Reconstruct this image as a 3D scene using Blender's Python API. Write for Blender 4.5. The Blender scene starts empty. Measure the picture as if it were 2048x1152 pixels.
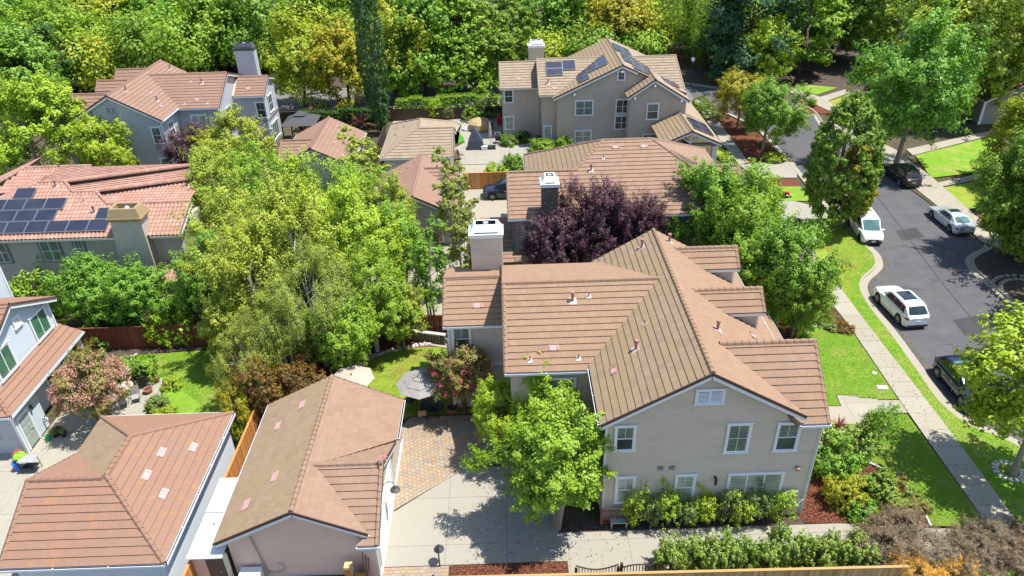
import bpy, bmesh, math, random
import numpy as np
from mathutils import Vector, Matrix

SC = bpy.context.scene
COL = SC.collection
RAD = math.radians
random.seed(7)

# ---------------------------------------------------------------- camera
CAM_H = 30.0
PITCH, YAW, ROLL = RAD(31.367), RAD(0.4031), RAD(-1.6383)
cp, sp_, cy_, sy_ = math.cos(PITCH), math.sin(PITCH), math.cos(YAW), math.sin(YAW)
FWD = Vector((sy_*cp, cy_*cp, -sp_)); RT = Vector((cy_, -sy_, 0)); UP = RT.cross(FWD)
cr_, sr_ = math.cos(ROLL), math.sin(ROLL)
CR = RT*cr_ + UP*sr_; CU = UP*cr_ - RT*sr_
cam_d = bpy.data.cameras.new('camera'); cam = bpy.data.objects.new('camera', cam_d); COL.objects.link(cam)
cam_d.sensor_width = 36; cam_d.lens = 36*1456.19/2048; cam_d.clip_start = 0.5; cam_d.clip_end = 3000
cam.matrix_world = Matrix(((CR.x, CU.x, -FWD.x, 0), (CR.y, CU.y, -FWD.y, 0), (CR.z, CU.z, -FWD.z, CAM_H), (0, 0, 0, 1)))
SC.camera = cam
def in_view(p, m=0.06):
    d = Vector(p) - Vector((0, 0, CAM_H)); w = d.dot(FWD)
    if w <= 1: return False
    x = 1456.19*d.dot(CR)/w/1024; y = 1456.19*d.dot(CU)/w/576
    return abs(x) < 1+m and abs(y) < 1+m
def cam_dist(p): return (Vector(p) - Vector((0, 0, CAM_H))).length

# ---------------------------------------------------------------- sky, sun, exposure
SUN_DIR = Vector((0.385, 0.03, 1.0)).normalized()
w = bpy.data.worlds.new('World'); SC.world = w; w.use_nodes = True
nt = w.node_tree; bg = nt.nodes['Background']
sky = nt.nodes.new('ShaderNodeTexSky'); sky.sky_type = 'NISHITA'; sky.sun_disc = False
sky.sun_elevation = math.asin(SUN_DIR.z); sky.sun_rotation = math.atan2(SUN_DIR.x, SUN_DIR.y)
sky.altitude = 50; sky.air_density = 1.0; sky.dust_density = 0.6; sky.ozone_density = 1.0
nt.links.new(sky.outputs[0], bg.inputs[0]); bg.inputs[1].default_value = 0.15
sl = bpy.data.lights.new('sun', 'SUN'); sl.energy = 5.0; sl.angle = RAD(0.53); sl.color = (1.0, 0.965, 0.90)
so = bpy.data.objects.new('sun', sl); COL.objects.link(so)
so.rotation_euler = (-SUN_DIR).to_track_quat('-Z', 'Y').to_euler(); so.location = (30, 0, 80)
SC.view_settings.view_transform = 'Standard'; SC.view_settings.look = 'None'
SC.view_settings.exposure = 0.60; SC.view_settings.gamma = 1
SC.render.engine = 'CYCLES'
try:
    SC.cycles.max_bounces = 6; SC.cycles.diffuse_bounces = 3; SC.cycles.transparent_max_bounces = 8
except Exception: pass

# ---------------------------------------------------------------- materials
MATS = {}
def _mat(name):
    m = bpy.data.materials.new(name); m.use_nodes = True; MATS[name] = m
    N = m.node_tree.nodes; Lk = m.node_tree.links; b = N['Principled BSDF']
    return m, N, Lk, b
def _pos(N, Lk, scale):
    g = N.new('ShaderNodeNewGeometry'); mp = N.new('ShaderNodeMapping'); mp.inputs['Scale'].default_value = scale if hasattr(scale, '__len__') else (scale,)*3
    Lk.new(g.outputs['Position'], mp.inputs['Vector']); return mp.outputs[0]
def _noise(N, Lk, scale, detail=4, rough=.55, vec=None):
    n = N.new('ShaderNodeTexNoise'); n.inputs['Scale'].default_value = 1; n.inputs['Detail'].default_value = detail; n.inputs['Roughness'].default_value = rough
    Lk.new(vec if vec is not None else _pos(N, Lk, scale), n.inputs['Vector']); return n.outputs['Fac']
def _ramp(N, Lk, fac, stops):
    r = N.new('ShaderNodeValToRGB'); e = r.color_ramp.elements
    while len(e) < len(stops): e.new(0.5)
    for i, (p, c) in enumerate(stops): e[i].position = p; e[i].color = (*c, 1)
    Lk.new(fac, r.inputs[0]); return r.outputs[0]
def _mix(N, Lk, fac, a, b, mode='MIX'):
    m = N.new('ShaderNodeMix'); m.data_type = 'RGBA'; m.blend_type = mode
    for s, v in ((m.inputs[0], fac), (m.inputs[6], a), (m.inputs[7], b)):
        if isinstance(v, (int, float)): s.default_value = v
        elif isinstance(v, tuple): s.default_value = (*v, 1)
        else: Lk.new(v, s)
    return m.outputs[2]
def _bump(N, Lk, b, h, strength, dist=.02):
    u = N.new('ShaderNodeBump'); u.inputs['Strength'].default_value = strength; u.inputs['Distance'].default_value = dist
    Lk.new(h, u.inputs['Height']); Lk.new(u.outputs[0], b.inputs['Normal'])
def _rand(N, Lk):
    g = N.new('ShaderNodeNewGeometry'); o = N.new('ShaderNodeObjectInfo')
    a = N.new('ShaderNodeMath'); a.operation = 'ADD'; Lk.new(g.outputs['Random Per Island'], a.inputs[0]); Lk.new(o.outputs['Random'], a.inputs[1])
    f = N.new('ShaderNodeMath'); f.operation = 'FRACT'; Lk.new(a.outputs[0], f.inputs[0]); return f.outputs[0]
def mul(c, k): return tuple(min(1, x*k) for x in c)
def plain(name, c, rough=.6, var=.12, scale=3, metal=0, bump=0, spec=None, coat=0):
    m, N, Lk, b = _mat(name)
    f = _noise(N, Lk, scale)
    Lk.new(_ramp(N, Lk, f, [(.3, mul(c, 1-var)), (.7, mul(c, 1+var))]), b.inputs['Base Color'])
    b.inputs['Roughness'].default_value = rough; b.inputs['Metallic'].default_value = metal
    if spec is not None: b.inputs['Specular IOR Level'].default_value = spec
    if coat: b.inputs['Coat Weight'].default_value = coat
    if bump: _bump(N, Lk, b, _noise(N, Lk, 60), bump, .01)
    return m
def pieces_mat(name, cols, rough=.8, stain=None, stain_amt=.5, stain_scale=.35, streak=None, bump=.3, bscale=40):
    """cols: ramp over the random value of each piece; stain: a second colour laid on in broad patches"""
    m, N, Lk, b = _mat(name)
    n = len(cols); c = _ramp(N, Lk, _rand(N, Lk), [(i/(n-1), k) for i, k in enumerate(cols)])
    if stain:
        f = _noise(N, Lk, stain_scale, 5, .65)
        r = N.new('ShaderNodeMapRange'); r.inputs[1].default_value = .38; r.inputs[2].default_value = .68; r.inputs[3].default_value = 0; r.inputs[4].default_value = stain_amt
        Lk.new(f, r.inputs[0]); c = _mix(N, Lk, r.outputs[0], c, stain)
    f2 = _noise(N, Lk, streak or 9, 4, .7)
    c = _mix(N, Lk, 1.0, c, _ramp(N, Lk, f2, [(.25, (.84,)*3), (.75, (1.0,)*3)]), 'MULTIPLY')
    Lk.new(c, b.inputs['Base Color']); b.inputs['Roughness'].default_value = rough
    b.inputs['Specular IOR Level'].default_value = .25
    if bump: _bump(N, Lk, b, _noise(N, Lk, bscale), bump, .01)
    return m
def leaf_mat(name, cols, trans=.27, rough=.5):
    m, N, Lk, b = _mat(name)
    n = len(cols); c = _ramp(N, Lk, _rand(N, Lk), [(i/(n-1), k) for i, k in enumerate(cols)])
    f = _noise(N, Lk, 1.3, 2)
    c = _mix(N, Lk, 1.0, c, _ramp(N, Lk, f, [(.3, (.80, .86, .85)), (.7, (1.0, 1.0, .9))]), 'MULTIPLY')
    o = N.new('ShaderNodeObjectInfo')
    c = _mix(N, Lk, 1.0, c, _ramp(N, Lk, o.outputs['Random'], [(0, (.92, 1.0, .95)), (.5, (1, 1, .9)), (1, (1.0, .95, .85))]), 'MULTIPLY')
    Lk.new(c, b.inputs['Base Color']); b.inputs['Roughness'].default_value = rough; b.inputs['Specular IOR Level'].default_value = .3
    t = N.new('ShaderNodeBsdfTranslucent'); Lk.new(_mix(N, Lk, 1.0, c, (1.0, 1.0, .35), 'MULTIPLY'), t.inputs[0])
    s = N.new('ShaderNodeMixShader'); s.inputs[0].default_value = trans
    Lk.new(b.outputs[0], s.inputs[1]); Lk.new(t.outputs[0], s.inputs[2]); Lk.new(s.outputs[0], N['Material Output'].inputs[0])
    return m

TILE_TAN = pieces_mat('tile_tan', [(0.288, 0.178, 0.114), (0.310, 0.192, 0.123), (0.297, 0.183, 0.116), (0.328, 0.206, 0.132), (0.279, 0.172, 0.113)], stain=(.30, .21, .135), stain_amt=.45, streak=(6, 6, 6))
TILE_OLIVE = pieces_mat('tile_olive_tan', [(.255, .180, .120), (.29, .208, .142), (.27, .192, .130), (.305, .218, .148), (.245, .172, .115)], stain=(.28, .21, .095), stain_amt=.65, stain_scale=.45)  # olive-tan tile with golden patches, laid on the west-facing slopes
TILE_RUST = pieces_mat('tile_brown', [(0.284, 0.160, 0.108), (0.301, 0.169, 0.114), (0.288, 0.162, 0.111), (0.292, 0.165, 0.113), (0.297, 0.166, 0.113), (0.280, 0.160, 0.111), (0.301, 0.169, 0.114), (0.288, 0.163, 0.113), (0.310, 0.169, 0.110), (0.327, 0.176, 0.096)], stain=(.27, .175, .125), stain_amt=.5)
TILE_RED = pieces_mat('tile_redbrown', [(0.262, 0.163, 0.117), (0.290, 0.179, 0.129), (0.276, 0.169, 0.123), (0.304, 0.189, 0.139)], stain=(.34, .2, .15), stain_amt=.4)
TILE_SAND = pieces_mat('tile_sand', [(0.320, 0.248, 0.172), (0.360, 0.280, 0.200), (0.336, 0.264, 0.188), (0.296, 0.232, 0.164)], stain=(.27, .21, .13), stain_amt=.4)
TILE_PINK = pieces_mat('tile_pinkish', [(0.281, 0.177, 0.120), (0.318, 0.202, 0.140), (0.298, 0.188, 0.130), (0.267, 0.169, 0.115), (0.306, 0.192, 0.133)], stain=(.30, .205, .14), stain_amt=.5)
TILE_TERRA = pieces_mat('tile_terracotta', [(0.363, 0.189, 0.138), (0.422, 0.235, 0.176), (0.388, 0.208, 0.152), (0.465, 0.287, 0.224), (0.345, 0.185, 0.138)], stain=(.46, .28, .21), stain_amt=.5)
SIDE_BEIGE = pieces_mat('siding_beige', [(0.648, 0.544, 0.436), (0.674, 0.565, 0.457)], stain=(.52, .44, .35), stain_amt=.5, stain_scale=(.5, .5, 1.5), bump=.1, rough=.6)
SIDE_OCHRE = pieces_mat('siding_ochre', [(.40, .27, .11), (.42, .285, .12)], bump=.1, rough=.6)
SIDE_BLUE = pieces_mat('siding_pale_blue', [(.60, .67, .73), (.635, .70, .755)], bump=.1, rough=.55)
SIDE_GREY = pieces_mat('siding_blue_grey', [(0.451, 0.474, 0.493), (0.477, 0.493, 0.512)], bump=.1, rough=.6)
SIDE_PINK = pieces_mat('siding_pinkish_beige', [(0.756, 0.541, 0.437), (0.799, 0.572, 0.463)], bump=.1, rough=.6)
SHINGLE_GREY = pieces_mat('shingle_grey', [(.30, .30, .29), (.38, .38, .36), (.34, .34, .33)], bump=.1)
STUCCO_TAN = plain('stucco_tan', (0.475, 0.400, 0.324), .85, .06, 1.2, bump=.6)
STUCCO_GREY = plain('stucco_grey_beige', (.47, .43, .365), .85, .08, 2, bump=.6)
STUCCO_OLIVE = plain('stucco_olive', (.30, .28, .22), .85, .06, 2, bump=.5)
WHITE = plain('white_paint', (.76, .77, .78), .5, .04, 2)
CREAM = plain('cream_paint', (.70, .64, .52), .5, .04, 2)
BROWN_TRIM = plain('brown_edge', (.10, .055, .045), .7, .15, 4)
TAUPE = plain('taupe_trim', (.25, .21, .18), .7, .1, 4)
DARK = plain('dark_void', (.012, .012, .014), .8, .2, 4)
BLACK = plain('black_metal', (.02, .02, .022), .4, .2, 4)
CHARCOAL = plain('charcoal', (.06, .062, .068), .6, .2, 4)
METAL = plain('galvanised_metal', (.62, .66, .70), .45, .08, 3, metal=.6)
FLASH = plain('pink_primer', (.47, .28, .255), .7, .1, 3)
FLASHW = plain('pale_flashing', (.50, .38, .34), .6, .08, 3)
PIPE = plain('painted_pipe', (.34, .17, .15), .6, .15, 5)
STONE = pieces_mat('ledge_stone', [(.09, .075, .065), (.15, .13, .115), (.12, .10, .085), (.2, .17, .15)], bump=.6)
ROCK = pieces_mat('rubble_stone', [(.35, .25, .15), (.44, .34, .22), (.28, .22, .17), (.5, .41, .3)], bump=.8, bscale=12)
PEBBLE = pieces_mat('pale_pebble', [(.5, .47, .42), (.62, .58, .52), (.4, .37, .33)], bump=.4)
WOOD_OR = pieces_mat('cedar_board', [(.58, .24, .07), (.66, .30, .09), (.50, .19, .055), (.70, .36, .13)], streak=(14, 14, 1.2), bump=.3)
WOOD_RED = pieces_mat('stained_board', [(.20, .065, .035), (.26, .085, .045), (.17, .055, .03), (.23, .075, .04)], streak=(14, 14, 1.2))
WOOD_DK = pieces_mat('old_board', [(.075, .05, .038), (.1, .065, .048), (.06, .042, .034)], streak=(14, 14, 1.2))
WOOD_PALE = pieces_mat('pale_cedar_board', [(.55, .34, .14), (.62, .40, .18), (.48, .27, .10), (.66, .46, .24), (.40, .20, .07)], streak=(14, 14, 1.2))
CONC = pieces_mat('concrete', [(0.350, 0.322, 0.258), (0.373, 0.340, 0.272), (0.362, 0.329, 0.265)], stain=(.33, .32, .28), stain_amt=.4, stain_scale=.9, streak=(3, 3, 3), bump=.25, bscale=60)
CONC_W = pieces_mat('light_concrete', [(0.335, 0.310, 0.252), (0.345, 0.321, 0.261)], stain=(.31, .30, .26), stain_amt=.35, stain_scale=.8, bump=.25, bscale=60)
CONC_WALK = pieces_mat('walk_concrete', [(0.335, 0.299, 0.229), (0.367, 0.329, 0.257), (0.351, 0.314, 0.243), (0.382, 0.348, 0.274)], stain=(.31, .285, .23), stain_amt=.45, stain_scale=.7, bump=.25, bscale=60)
PAVER = pieces_mat('paver', [(0.361, 0.245, 0.142), (0.404, 0.284, 0.172), (0.310, 0.249, 0.189), (0.430, 0.310, 0.181), (0.267, 0.241, 0.215), (0.387, 0.249, 0.138)], stain=(.33, .30, .26), stain_amt=.5, stain_scale=.8, bump=.4)
TERRACOTTA = plain('terracotta_pot', (.42, .13, .07), .8, .15, 6)
FABRIC = plain('umbrella_fabric', (.27, .255, .235), .9, .05, 4)
FABRIC2 = plain('pale_umbrella_fabric', (.42, .355, .28), .9, .05, 4)

def ground_mat(name, cols, scale, fine=40, bump=.5, bd=.03, rough=.95, patch=None, patch_scale=.25, patch_amt=.6):
    m, N, Lk, b = _mat(name)
    n = len(cols); c = _ramp(N, Lk, _noise(N, Lk, scale, 6, .7), [(.28+.44*i/(n-1), k) for i, k in enumerate(cols)])
    if patch:
        f = _noise(N, Lk, patch_scale, 4, .6); r = N.new('ShaderNodeMapRange'); r.inputs[1].default_value = .48; r.inputs[2].default_value = .68; r.inputs[4].default_value = patch_amt
        Lk.new(f, r.inputs[0]); c = _mix(N, Lk, r.outputs[0], c, patch)
    f2 = _noise(N, Lk, fine, 3, .7); c = _mix(N, Lk, 1.0, c, _ramp(N, Lk, f2, [(.25, (.68,)*3), (.75, (1.12,)*3)]), 'MULTIPLY')
    Lk.new(c, b.inputs['Base Color']); b.inputs['Roughness'].default_value = rough; b.inputs['Specular IOR Level'].default_value = .15
    _bump(N, Lk, b, f2, bump, bd); return m
GRASS = ground_mat('lawn_grass', [(0.137, 0.258, 0.020), (0.189, 0.340, 0.030), (0.247, 0.402, 0.045)], 1.6, 22, .8, .05, patch=(.36, .34, .09), patch_scale=.55, patch_amt=.8)
GRASS_DRY = ground_mat('dry_lawn_grass', [(.18, .29, .03), (.26, .35, .04), (.36, .36, .07)], 1.2, 22, .8, .05, patch=(.30, .19, .06), patch_scale=.5, patch_amt=.7)
GRASS_NEW = ground_mat('artificial_grass', [(.07, .26, .015), (.09, .3, .02)], 2, 30, .5, .02)
MULCH = ground_mat('red_mulch', [(.10, .035, .022), (.17, .062, .036), (.25, .10, .06)], 7, 24, 1.0, .05, patch=(.12, .05, .03), patch_scale=.8)
MULCH_DK = ground_mat('dark_mulch', [(.05, .035, .028), (.10, .075, .062), (.16, .13, .11)], 7, 24, 1.0, .05)
SOIL = ground_mat('bare_soil', [(.055, .045, .03), (.10, .085, .05), (.15, .12, .075)], 1.5, 20, .8, .05, patch=(.06, .08, .02), patch_scale=.2)
FIELD = ground_mat('dry_field', [(.42, .33, .22), (.50, .40, .27)], .05, 2, .3, .05)
ASPH = ground_mat('asphalt', [(0.090, 0.088, 0.094), (0.111, 0.108, 0.113), (0.131, 0.125, 0.126)], .8, 60, .35, .01, rough=.85, patch=(.12, .108, .096), patch_scale=.35, patch_amt=.35)
ASPH_OLD = ground_mat('worn_asphalt', [(.17, .165, .16), (.21, .20, .19)], .6, 40, .3, .01)
PEBBLES = ground_mat('gravel_fill', [(.2, .16, .12), (.4, .34, .28), (.5, .45, .38)], 8, 16, 1, .05)

def glass_mat(name, c, rough=.06, stripes=0, c2=None):
    m, N, Lk, b = _mat(name)
    f = _noise(N, Lk, 1.1, 3); c2 = c2 or mul(c, 2.2)
    col = _ramp(N, Lk, f, [(.35, c), (.65, c2)])
    if stripes:
        g = N.new('ShaderNodeNewGeometry'); s = N.new('ShaderNodeSeparateXYZ'); Lk.new(g.outputs['Position'], s.inputs[0])
        a = N.new('ShaderNodeMath'); a.operation = 'MULTIPLY'; a.inputs[1].default_value = stripes; Lk.new(s.outputs[2], a.inputs[0])
        d = N.new('ShaderNodeMath'); d.operation = 'FRACT'; Lk.new(a.outputs[0], d.inputs[0])
        col = _mix(N, Lk, 1.0, col, _ramp(N, Lk, d.outputs[0], [(.25, (.35,)*3), (.4, (1,)*3)]), 'MULTIPLY')
    Lk.new(col, b.inputs['Base Color']); b.inputs['Roughness'].default_value = rough; b.inputs['Specular IOR Level'].default_value = .7
    return m
GLASS = glass_mat('window_glass', (.03, .045, .04))
GLASS_BL = glass_mat('window_glass_with_blinds', (.13, .19, .15), .08, 11, (.2, .27, .22))  # blind slats; green of reflected trees is mixed into the colour
GLASS_G = glass_mat('green_reflection_glass', (.07, .18, .11), .05, 7, (.1, .26, .16))  # reflection of green trees painted into the base colour
GLASS_L = glass_mat('light_window_glass', (.30, .32, .25), .06, 9, (.6, .58, .48))
CARGLASS = glass_mat('car_glass', (.012, .016, .02), .03)
CARGLASS_L = glass_mat('car_glass_pale', (.05, .10, .10), .03)
def solar_mat():
    m, N, Lk, b = _mat('solar_cells')
    col = _ramp(N, Lk, _noise(N, Lk, .8), [(.3, (.022, .026, .045)), (.7, (.035, .04, .065))])
    Lk.new(col, b.inputs['Base Color']); b.inputs['Roughness'].default_value = .3; b.inputs['Specular IOR Level'].default_value = .5
    return m
SOLAR = solar_mat(); ALU = plain('aluminium_frame', (.45, .46, .48), .35, .05, 3, metal=.7)
def paint(name, c, metal=.1): return plain(name, c, .25, .03, 1, metal=metal, coat=.8, spec=.5)
P_WHITE = paint('white_car_paint', (.78, .79, .80), 0); P_SILVER = paint('silver_car_paint', (.52, .56, .60), .35)
P_NAVY = paint('navy_car_paint', (.008, .014, .065), .3); P_BLACK = paint('black_car_paint', (.015, .012, .012), .2); P_DBLUE = paint('dark_blue_car_paint', (.012, .022, .05), .3)
RUBBER = plain('tyre_rubber', (.018, .018, .019), .85, .1, 8); RIM = plain('alloy_rim', (.5, .5, .5), .3, .05, 4, metal=.7)
REDLIGHT = plain('tail_light', (.20, .008, .015), .15, .05, 4); HEADL = plain('head_light', (.35, .37, .4), .1, .05, 4); PLATE = plain('number_plate', (.55, .56, .62), .4, .05, 20)
PLASTIC = plain('dark_plastic', (.035, .035, .038), .5, .1, 6)

L_BRIGHT = leaf_mat('leaf_bright', [(0.192, 0.341, 0.032), (0.288, 0.462, 0.042), (0.384, 0.528, 0.058), (0.240, 0.396, 0.042)])
L_MAPLE = leaf_mat('leaf_maple', [(0.144, 0.297, 0.037), (0.228, 0.418, 0.053), (0.312, 0.495, 0.068), (0.180, 0.341, 0.042)])
L_DARK = leaf_mat('leaf_dark', [(0.044, 0.112, 0.021), (0.082, 0.178, 0.033), (0.112, 0.224, 0.039)], .25)
L_BLUE = leaf_mat('leaf_blue_green', [(.04, .10, .045), (.065, .15, .06), (.09, .19, .08)], .2)
L_YEL = leaf_mat('leaf_yellow_green', [(0.324, 0.418, 0.032), (0.432, 0.495, 0.042), (0.552, 0.539, 0.053), (0.252, 0.363, 0.032)])
L_GOLD = leaf_mat('leaf_gold', [(.42, .42, .035), (.55, .46, .04), (.34, .40, .035), (.56, .38, .05)])
L_LIME = leaf_mat('leaf_lime', [(0.312, 0.462, 0.032), (0.432, 0.550, 0.042), (0.516, 0.594, 0.063)])
L_BIRCH = leaf_mat('leaf_birch', [(0.324, 0.418, 0.042), (0.432, 0.506, 0.058), (0.528, 0.539, 0.084), (0.264, 0.363, 0.042), (0.600, 0.539, 0.116)])
L_BIRCH2 = leaf_mat('leaf_weeping_birch', [(0.220, 0.287, 0.045), (0.308, 0.368, 0.060), (0.396, 0.437, 0.090), (0.330, 0.299, 0.090)])
L_PLUM = leaf_mat('leaf_plum', [(0.053, 0.018, 0.042), (0.105, 0.038, 0.068), (0.165, 0.075, 0.105), (0.240, 0.135, 0.165)], .2)
L_HORN = leaf_mat('leaf_hornbeam', [(0.156, 0.264, 0.032), (0.228, 0.363, 0.042), (0.312, 0.418, 0.053), (0.132, 0.231, 0.032)], .25)
L_EGG = leaf_mat('leaf_egg_tree', [(.15, .27, .03), (.23, .37, .045), (.31, .43, .06), (.12, .22, .03)], .25)
L_CYP = leaf_mat('leaf_cypress', [(0.045, 0.112, 0.034), (0.080, 0.168, 0.046), (0.112, 0.214, 0.063)], .15)
L_PINK = leaf_mat('blossom_pink', [(.70, .34, .34), (.76, .46, .42), (.62, .24, .28)], .3)
L_CRIM = leaf_mat('leaf_pink_green', [(.16, .26, .05), (.34, .30, .09), (.46, .20, .15), (.22, .32, .05), (.50, .32, .18)])
L_RUST = leaf_mat('leaf_rust', [(0.145, 0.072, 0.022), (0.290, 0.145, 0.036), (0.116, 0.116, 0.029), (0.406, 0.217, 0.043)])
L_BROWN = leaf_mat('dry_twigs', [(0.230, 0.149, 0.101), (0.338, 0.230, 0.162), (0.176, 0.135, 0.081), (0.270, 0.216, 0.189)], .15)
L_ORANGE = leaf_mat('leaf_orange', [(0.725, 0.348, 0.058), (0.800, 0.478, 0.116), (0.580, 0.246, 0.043)], .3)
L_OLIVE = leaf_mat('leaf_olive', [(0.217, 0.290, 0.072), (0.304, 0.377, 0.116), (0.160, 0.232, 0.058)])
L_HEDGE = leaf_mat('leaf_hedge', [(0.192, 0.330, 0.042), (0.288, 0.418, 0.063), (0.396, 0.495, 0.126), (0.480, 0.528, 0.189)])
L_CORD = leaf_mat('leaf_cordyline', [(0.319, 0.087, 0.102), (0.464, 0.232, 0.189), (0.232, 0.072, 0.087)], .2)
BARK = pieces_mat('bark', [(.10, .075, .055), (.13, .10, .07)], streak=(5, 5, 1.5), bump=.6, bscale=12)
BARK_W = pieces_mat('birch_bark', [(.62, .59, .54), (.68, .66, .6)], stain=(.15, .12, .1), stain_amt=.8, stain_scale=(3, 3, 8), bump=.3)
BARK_P = pieces_mat('pale_bark', [(.30, .25, .19), (.35, .3, .23)], bump=.4)

# ---------------------------------------------------------------- mesh building
class MB:
    def __init__(s): s.v = []; s.f = []; s.m = []; s.mi = 0
    def add(s, vs, fs):
        b = len(s.v); s.v += [tuple(v) for v in vs]
        for f in fs: s.f.append([b+i for i in f]); s.m.append(s.mi)
        return s
    def box(s, a, b):
        (x0, y0, z0), (x1, y1, z1) = a, b
        x0, x1 = min(x0, x1), max(x0, x1); y0, y1 = min(y0, y1), max(y0, y1); z0, z1 = min(z0, z1), max(z0, z1)
        return s.add([(x0, y0, z0), (x1, y0, z0), (x1, y1, z0), (x0, y1, z0), (x0, y0, z1), (x1, y0, z1), (x1, y1, z1), (x0, y1, z1)],
              [(0, 3, 2, 1), (4, 5, 6, 7), (0, 1, 5, 4), (1, 2, 6, 5), (2, 3, 7, 6), (3, 0, 4, 7)])
    def obox(s, c, ax, dims):
        c = Vector(c); ax = [Vector(a).normalized() for a in ax]
        vs = []
        for k in (-1, 1):
            for j, i in ((-1, -1), (-1, 1), (1, 1), (1, -1)):
                vs.append(c + ax[0]*i*dims[0]/2 + ax[1]*j*dims[1]/2 + ax[2]*k*dims[2]/2)
        return s.add(vs, [(0, 3, 2, 1), (4, 5, 6, 7), (0, 1, 5, 4), (1, 2, 6, 5), (2, 3, 7, 6), (3, 0, 4, 7)])
    def bar(s, a, b, w, h, up=(0, 0, 1)):
        a = Vector(a); b = Vector(b); d = (b-a); L = d.length; d.normalize()
        n = d.cross(Vector(up)); 
        if n.length < 1e-4: n = Vector((1, 0, 0))
        n.normalize(); u = n.cross(d)
        return s.obox((a+b)/2, (d, n, u), (L, w, h))
    def prism(s, poly, d):
        """poly: 3D points; d: extrusion vector"""
        n = len(poly); p = [Vector(q) for q in poly]; d = Vector(d)
        return s.add(p + [q+d for q in p], [list(range(n))[::-1], list(range(n, 2*n))] + [(i, (i+1) % n, n+(i+1) % n, n+i) for i in range(n)])
    def tube(s, pts, rad, n=8, cap=True):
        pts = [Vector(p) for p in pts]; k = len(pts)
        if not hasattr(rad, '__len__'): rad = [rad]*k
        b = len(s.v); prev = None
        for i, p in enumerate(pts):
            d = (pts[min(i+1, k-1)] - pts[max(i-1, 0)]).normalized()
            u = d.cross(Vector((0, 0, 1))) if prev is None else prev - d*prev.dot(d)
            if u.length < 1e-3: u = Vector((1, 0, 0)) - d*d.x
            u.normalize(); v = d.cross(u); prev = u
            for j in range(n):
                a = 2*math.pi*j/n; s.v.append(tuple(p + (u*math.cos(a)+v*math.sin(a))*rad[i]))
        for i in range(k-1):
            for j in range(n):
                s.f.append([b+i*n+j, b+i*n+(j+1) % n, b+(i+1)*n+(j+1) % n, b+(i+1)*n+j]); s.m.append(s.mi)
        if cap:
            s.f.append([b+j for j in range(n)][::-1]); s.m.append(s.mi); s.f.append([b+(k-1)*n+j for j in range(n)]); s.m.append(s.mi)
        return s
    def lathe(s, c, prof, n=12):
        """prof: (radius, z) pairs"""
        c = Vector(c); b = len(s.v)
        for r, z in prof:
            for j in range(n):
                a = 2*math.pi*j/n; s.v.append((c.x+r*math.cos(a), c.y+r*math.sin(a), c.z+z))
        k = len(prof)
        for i in range(k-1):
            for j in range(n): s.f.append([b+i*n+j, b+i*n+(j+1) % n, b+(i+1)*n+(j+1) % n, b+(i+1)*n+j]); s.m.append(s.mi)
        s.f.append([b+j for j in range(n)][::-1]); s.m.append(s.mi); s.f.append([b+(k-1)*n+j for j in range(n)]); s.m.append(s.mi)
        return s
    def mesh(s, name, mats, off=(0, 0, 0), smooth=0):
        me = bpy.data.meshes.new(name); ox, oy, oz = off
        me.from_pydata([(x-ox, y-oy, z-oz) for x, y, z in s.v], [], s.f)
        for m in (mats if isinstance(mats, (list, tuple)) else [mats]): me.materials.append(m)
        if any(s.m): me.polygons.foreach_set('material_index', s.m)
        if smooth:
            me.polygons.foreach_set('use_smooth', [True]*len(me.polygons))
            me.set_sharp_from_angle(angle=RAD(smooth))
        me.update(); return me
    def build(s, name, mats, parent=None, smooth=0):
        """vertices are in world space when the parent is an Empty placed in the world"""
        off = parent['_o'] if parent is not None and '_o' in parent else (0, 0, 0)
        o = bpy.data.objects.new(name, s.mesh(name, mats, off, smooth)); COL.objects.link(o)
        if parent is not None: o.parent = parent; o['_o'] = tuple(off)
        return o
def thing(name, label, cat, loc, group=None, rz=0, local=False):
    o = bpy.data.objects.new(name, None); COL.objects.link(o); o.empty_display_size = .3
    o.location = loc; o.rotation_euler = (0, 0, rz)
    if not local: o['_o'] = tuple(float(x) for x in loc)
    tag(o, label, cat, group); return o
def tag(o, label=None, cat=None, group=None, kind=None):
    if label: o['label'] = label
    if cat: o['category'] = cat
    if group: o['group'] = group
    if kind: o['kind'] = kind
    return o
def struct(o): o['kind'] = 'structure'; return o
def link_obj(name, me, parent=None, loc=(0, 0, 0), mat=None):
    o = bpy.data.objects.new(name, me); COL.objects.link(o); o.location = loc
    if parent is not None: o.parent = parent
    if mat is not None:
        o.material_slots[0].link = 'OBJECT'; o.material_slots[0].material = mat
    return o
def copy_tree(o, parent=None):
    c = o.copy(); COL.objects.link(c)
    if parent is not None: c.parent = parent
    for ch in o.children: copy_tree(ch, c)
    return c

# ---------------------------------------------------------------- many small pieces (tiles, boards, pavers, slabs)
def clip(poly, rect):
    x0, x1, y0, y1 = rect
    for ax, lim, sgn in ((0, x0, 1), (0, x1, -1), (1, y0, 1), (1, y1, -1)):
        out = []; n = len(poly)
        for i in range(n):
            a, b = poly[i], poly[(i+1) % n]; da = (a[ax]-lim)*sgn; db = (b[ax]-lim)*sgn
            if da >= 0: out.append(a)
            if (da >= 0) != (db >= 0):
                t = da/(da-db); out.append((a[0]+t*(b[0]-a[0]), a[1]+t*(b[1]-a[1])))
        poly = out
        if len(poly) < 3: return []
    r = []
    for p in poly:
        if not r or abs(p[0]-r[-1][0])+abs(p[1]-r[-1][1]) > 1e-4: r.append(p)
    if len(r) > 1 and abs(r[0][0]-r[-1][0])+abs(r[0][1]-r[-1][1]) < 1e-4: r.pop()
    return r if len(r) >= 3 else []
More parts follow.
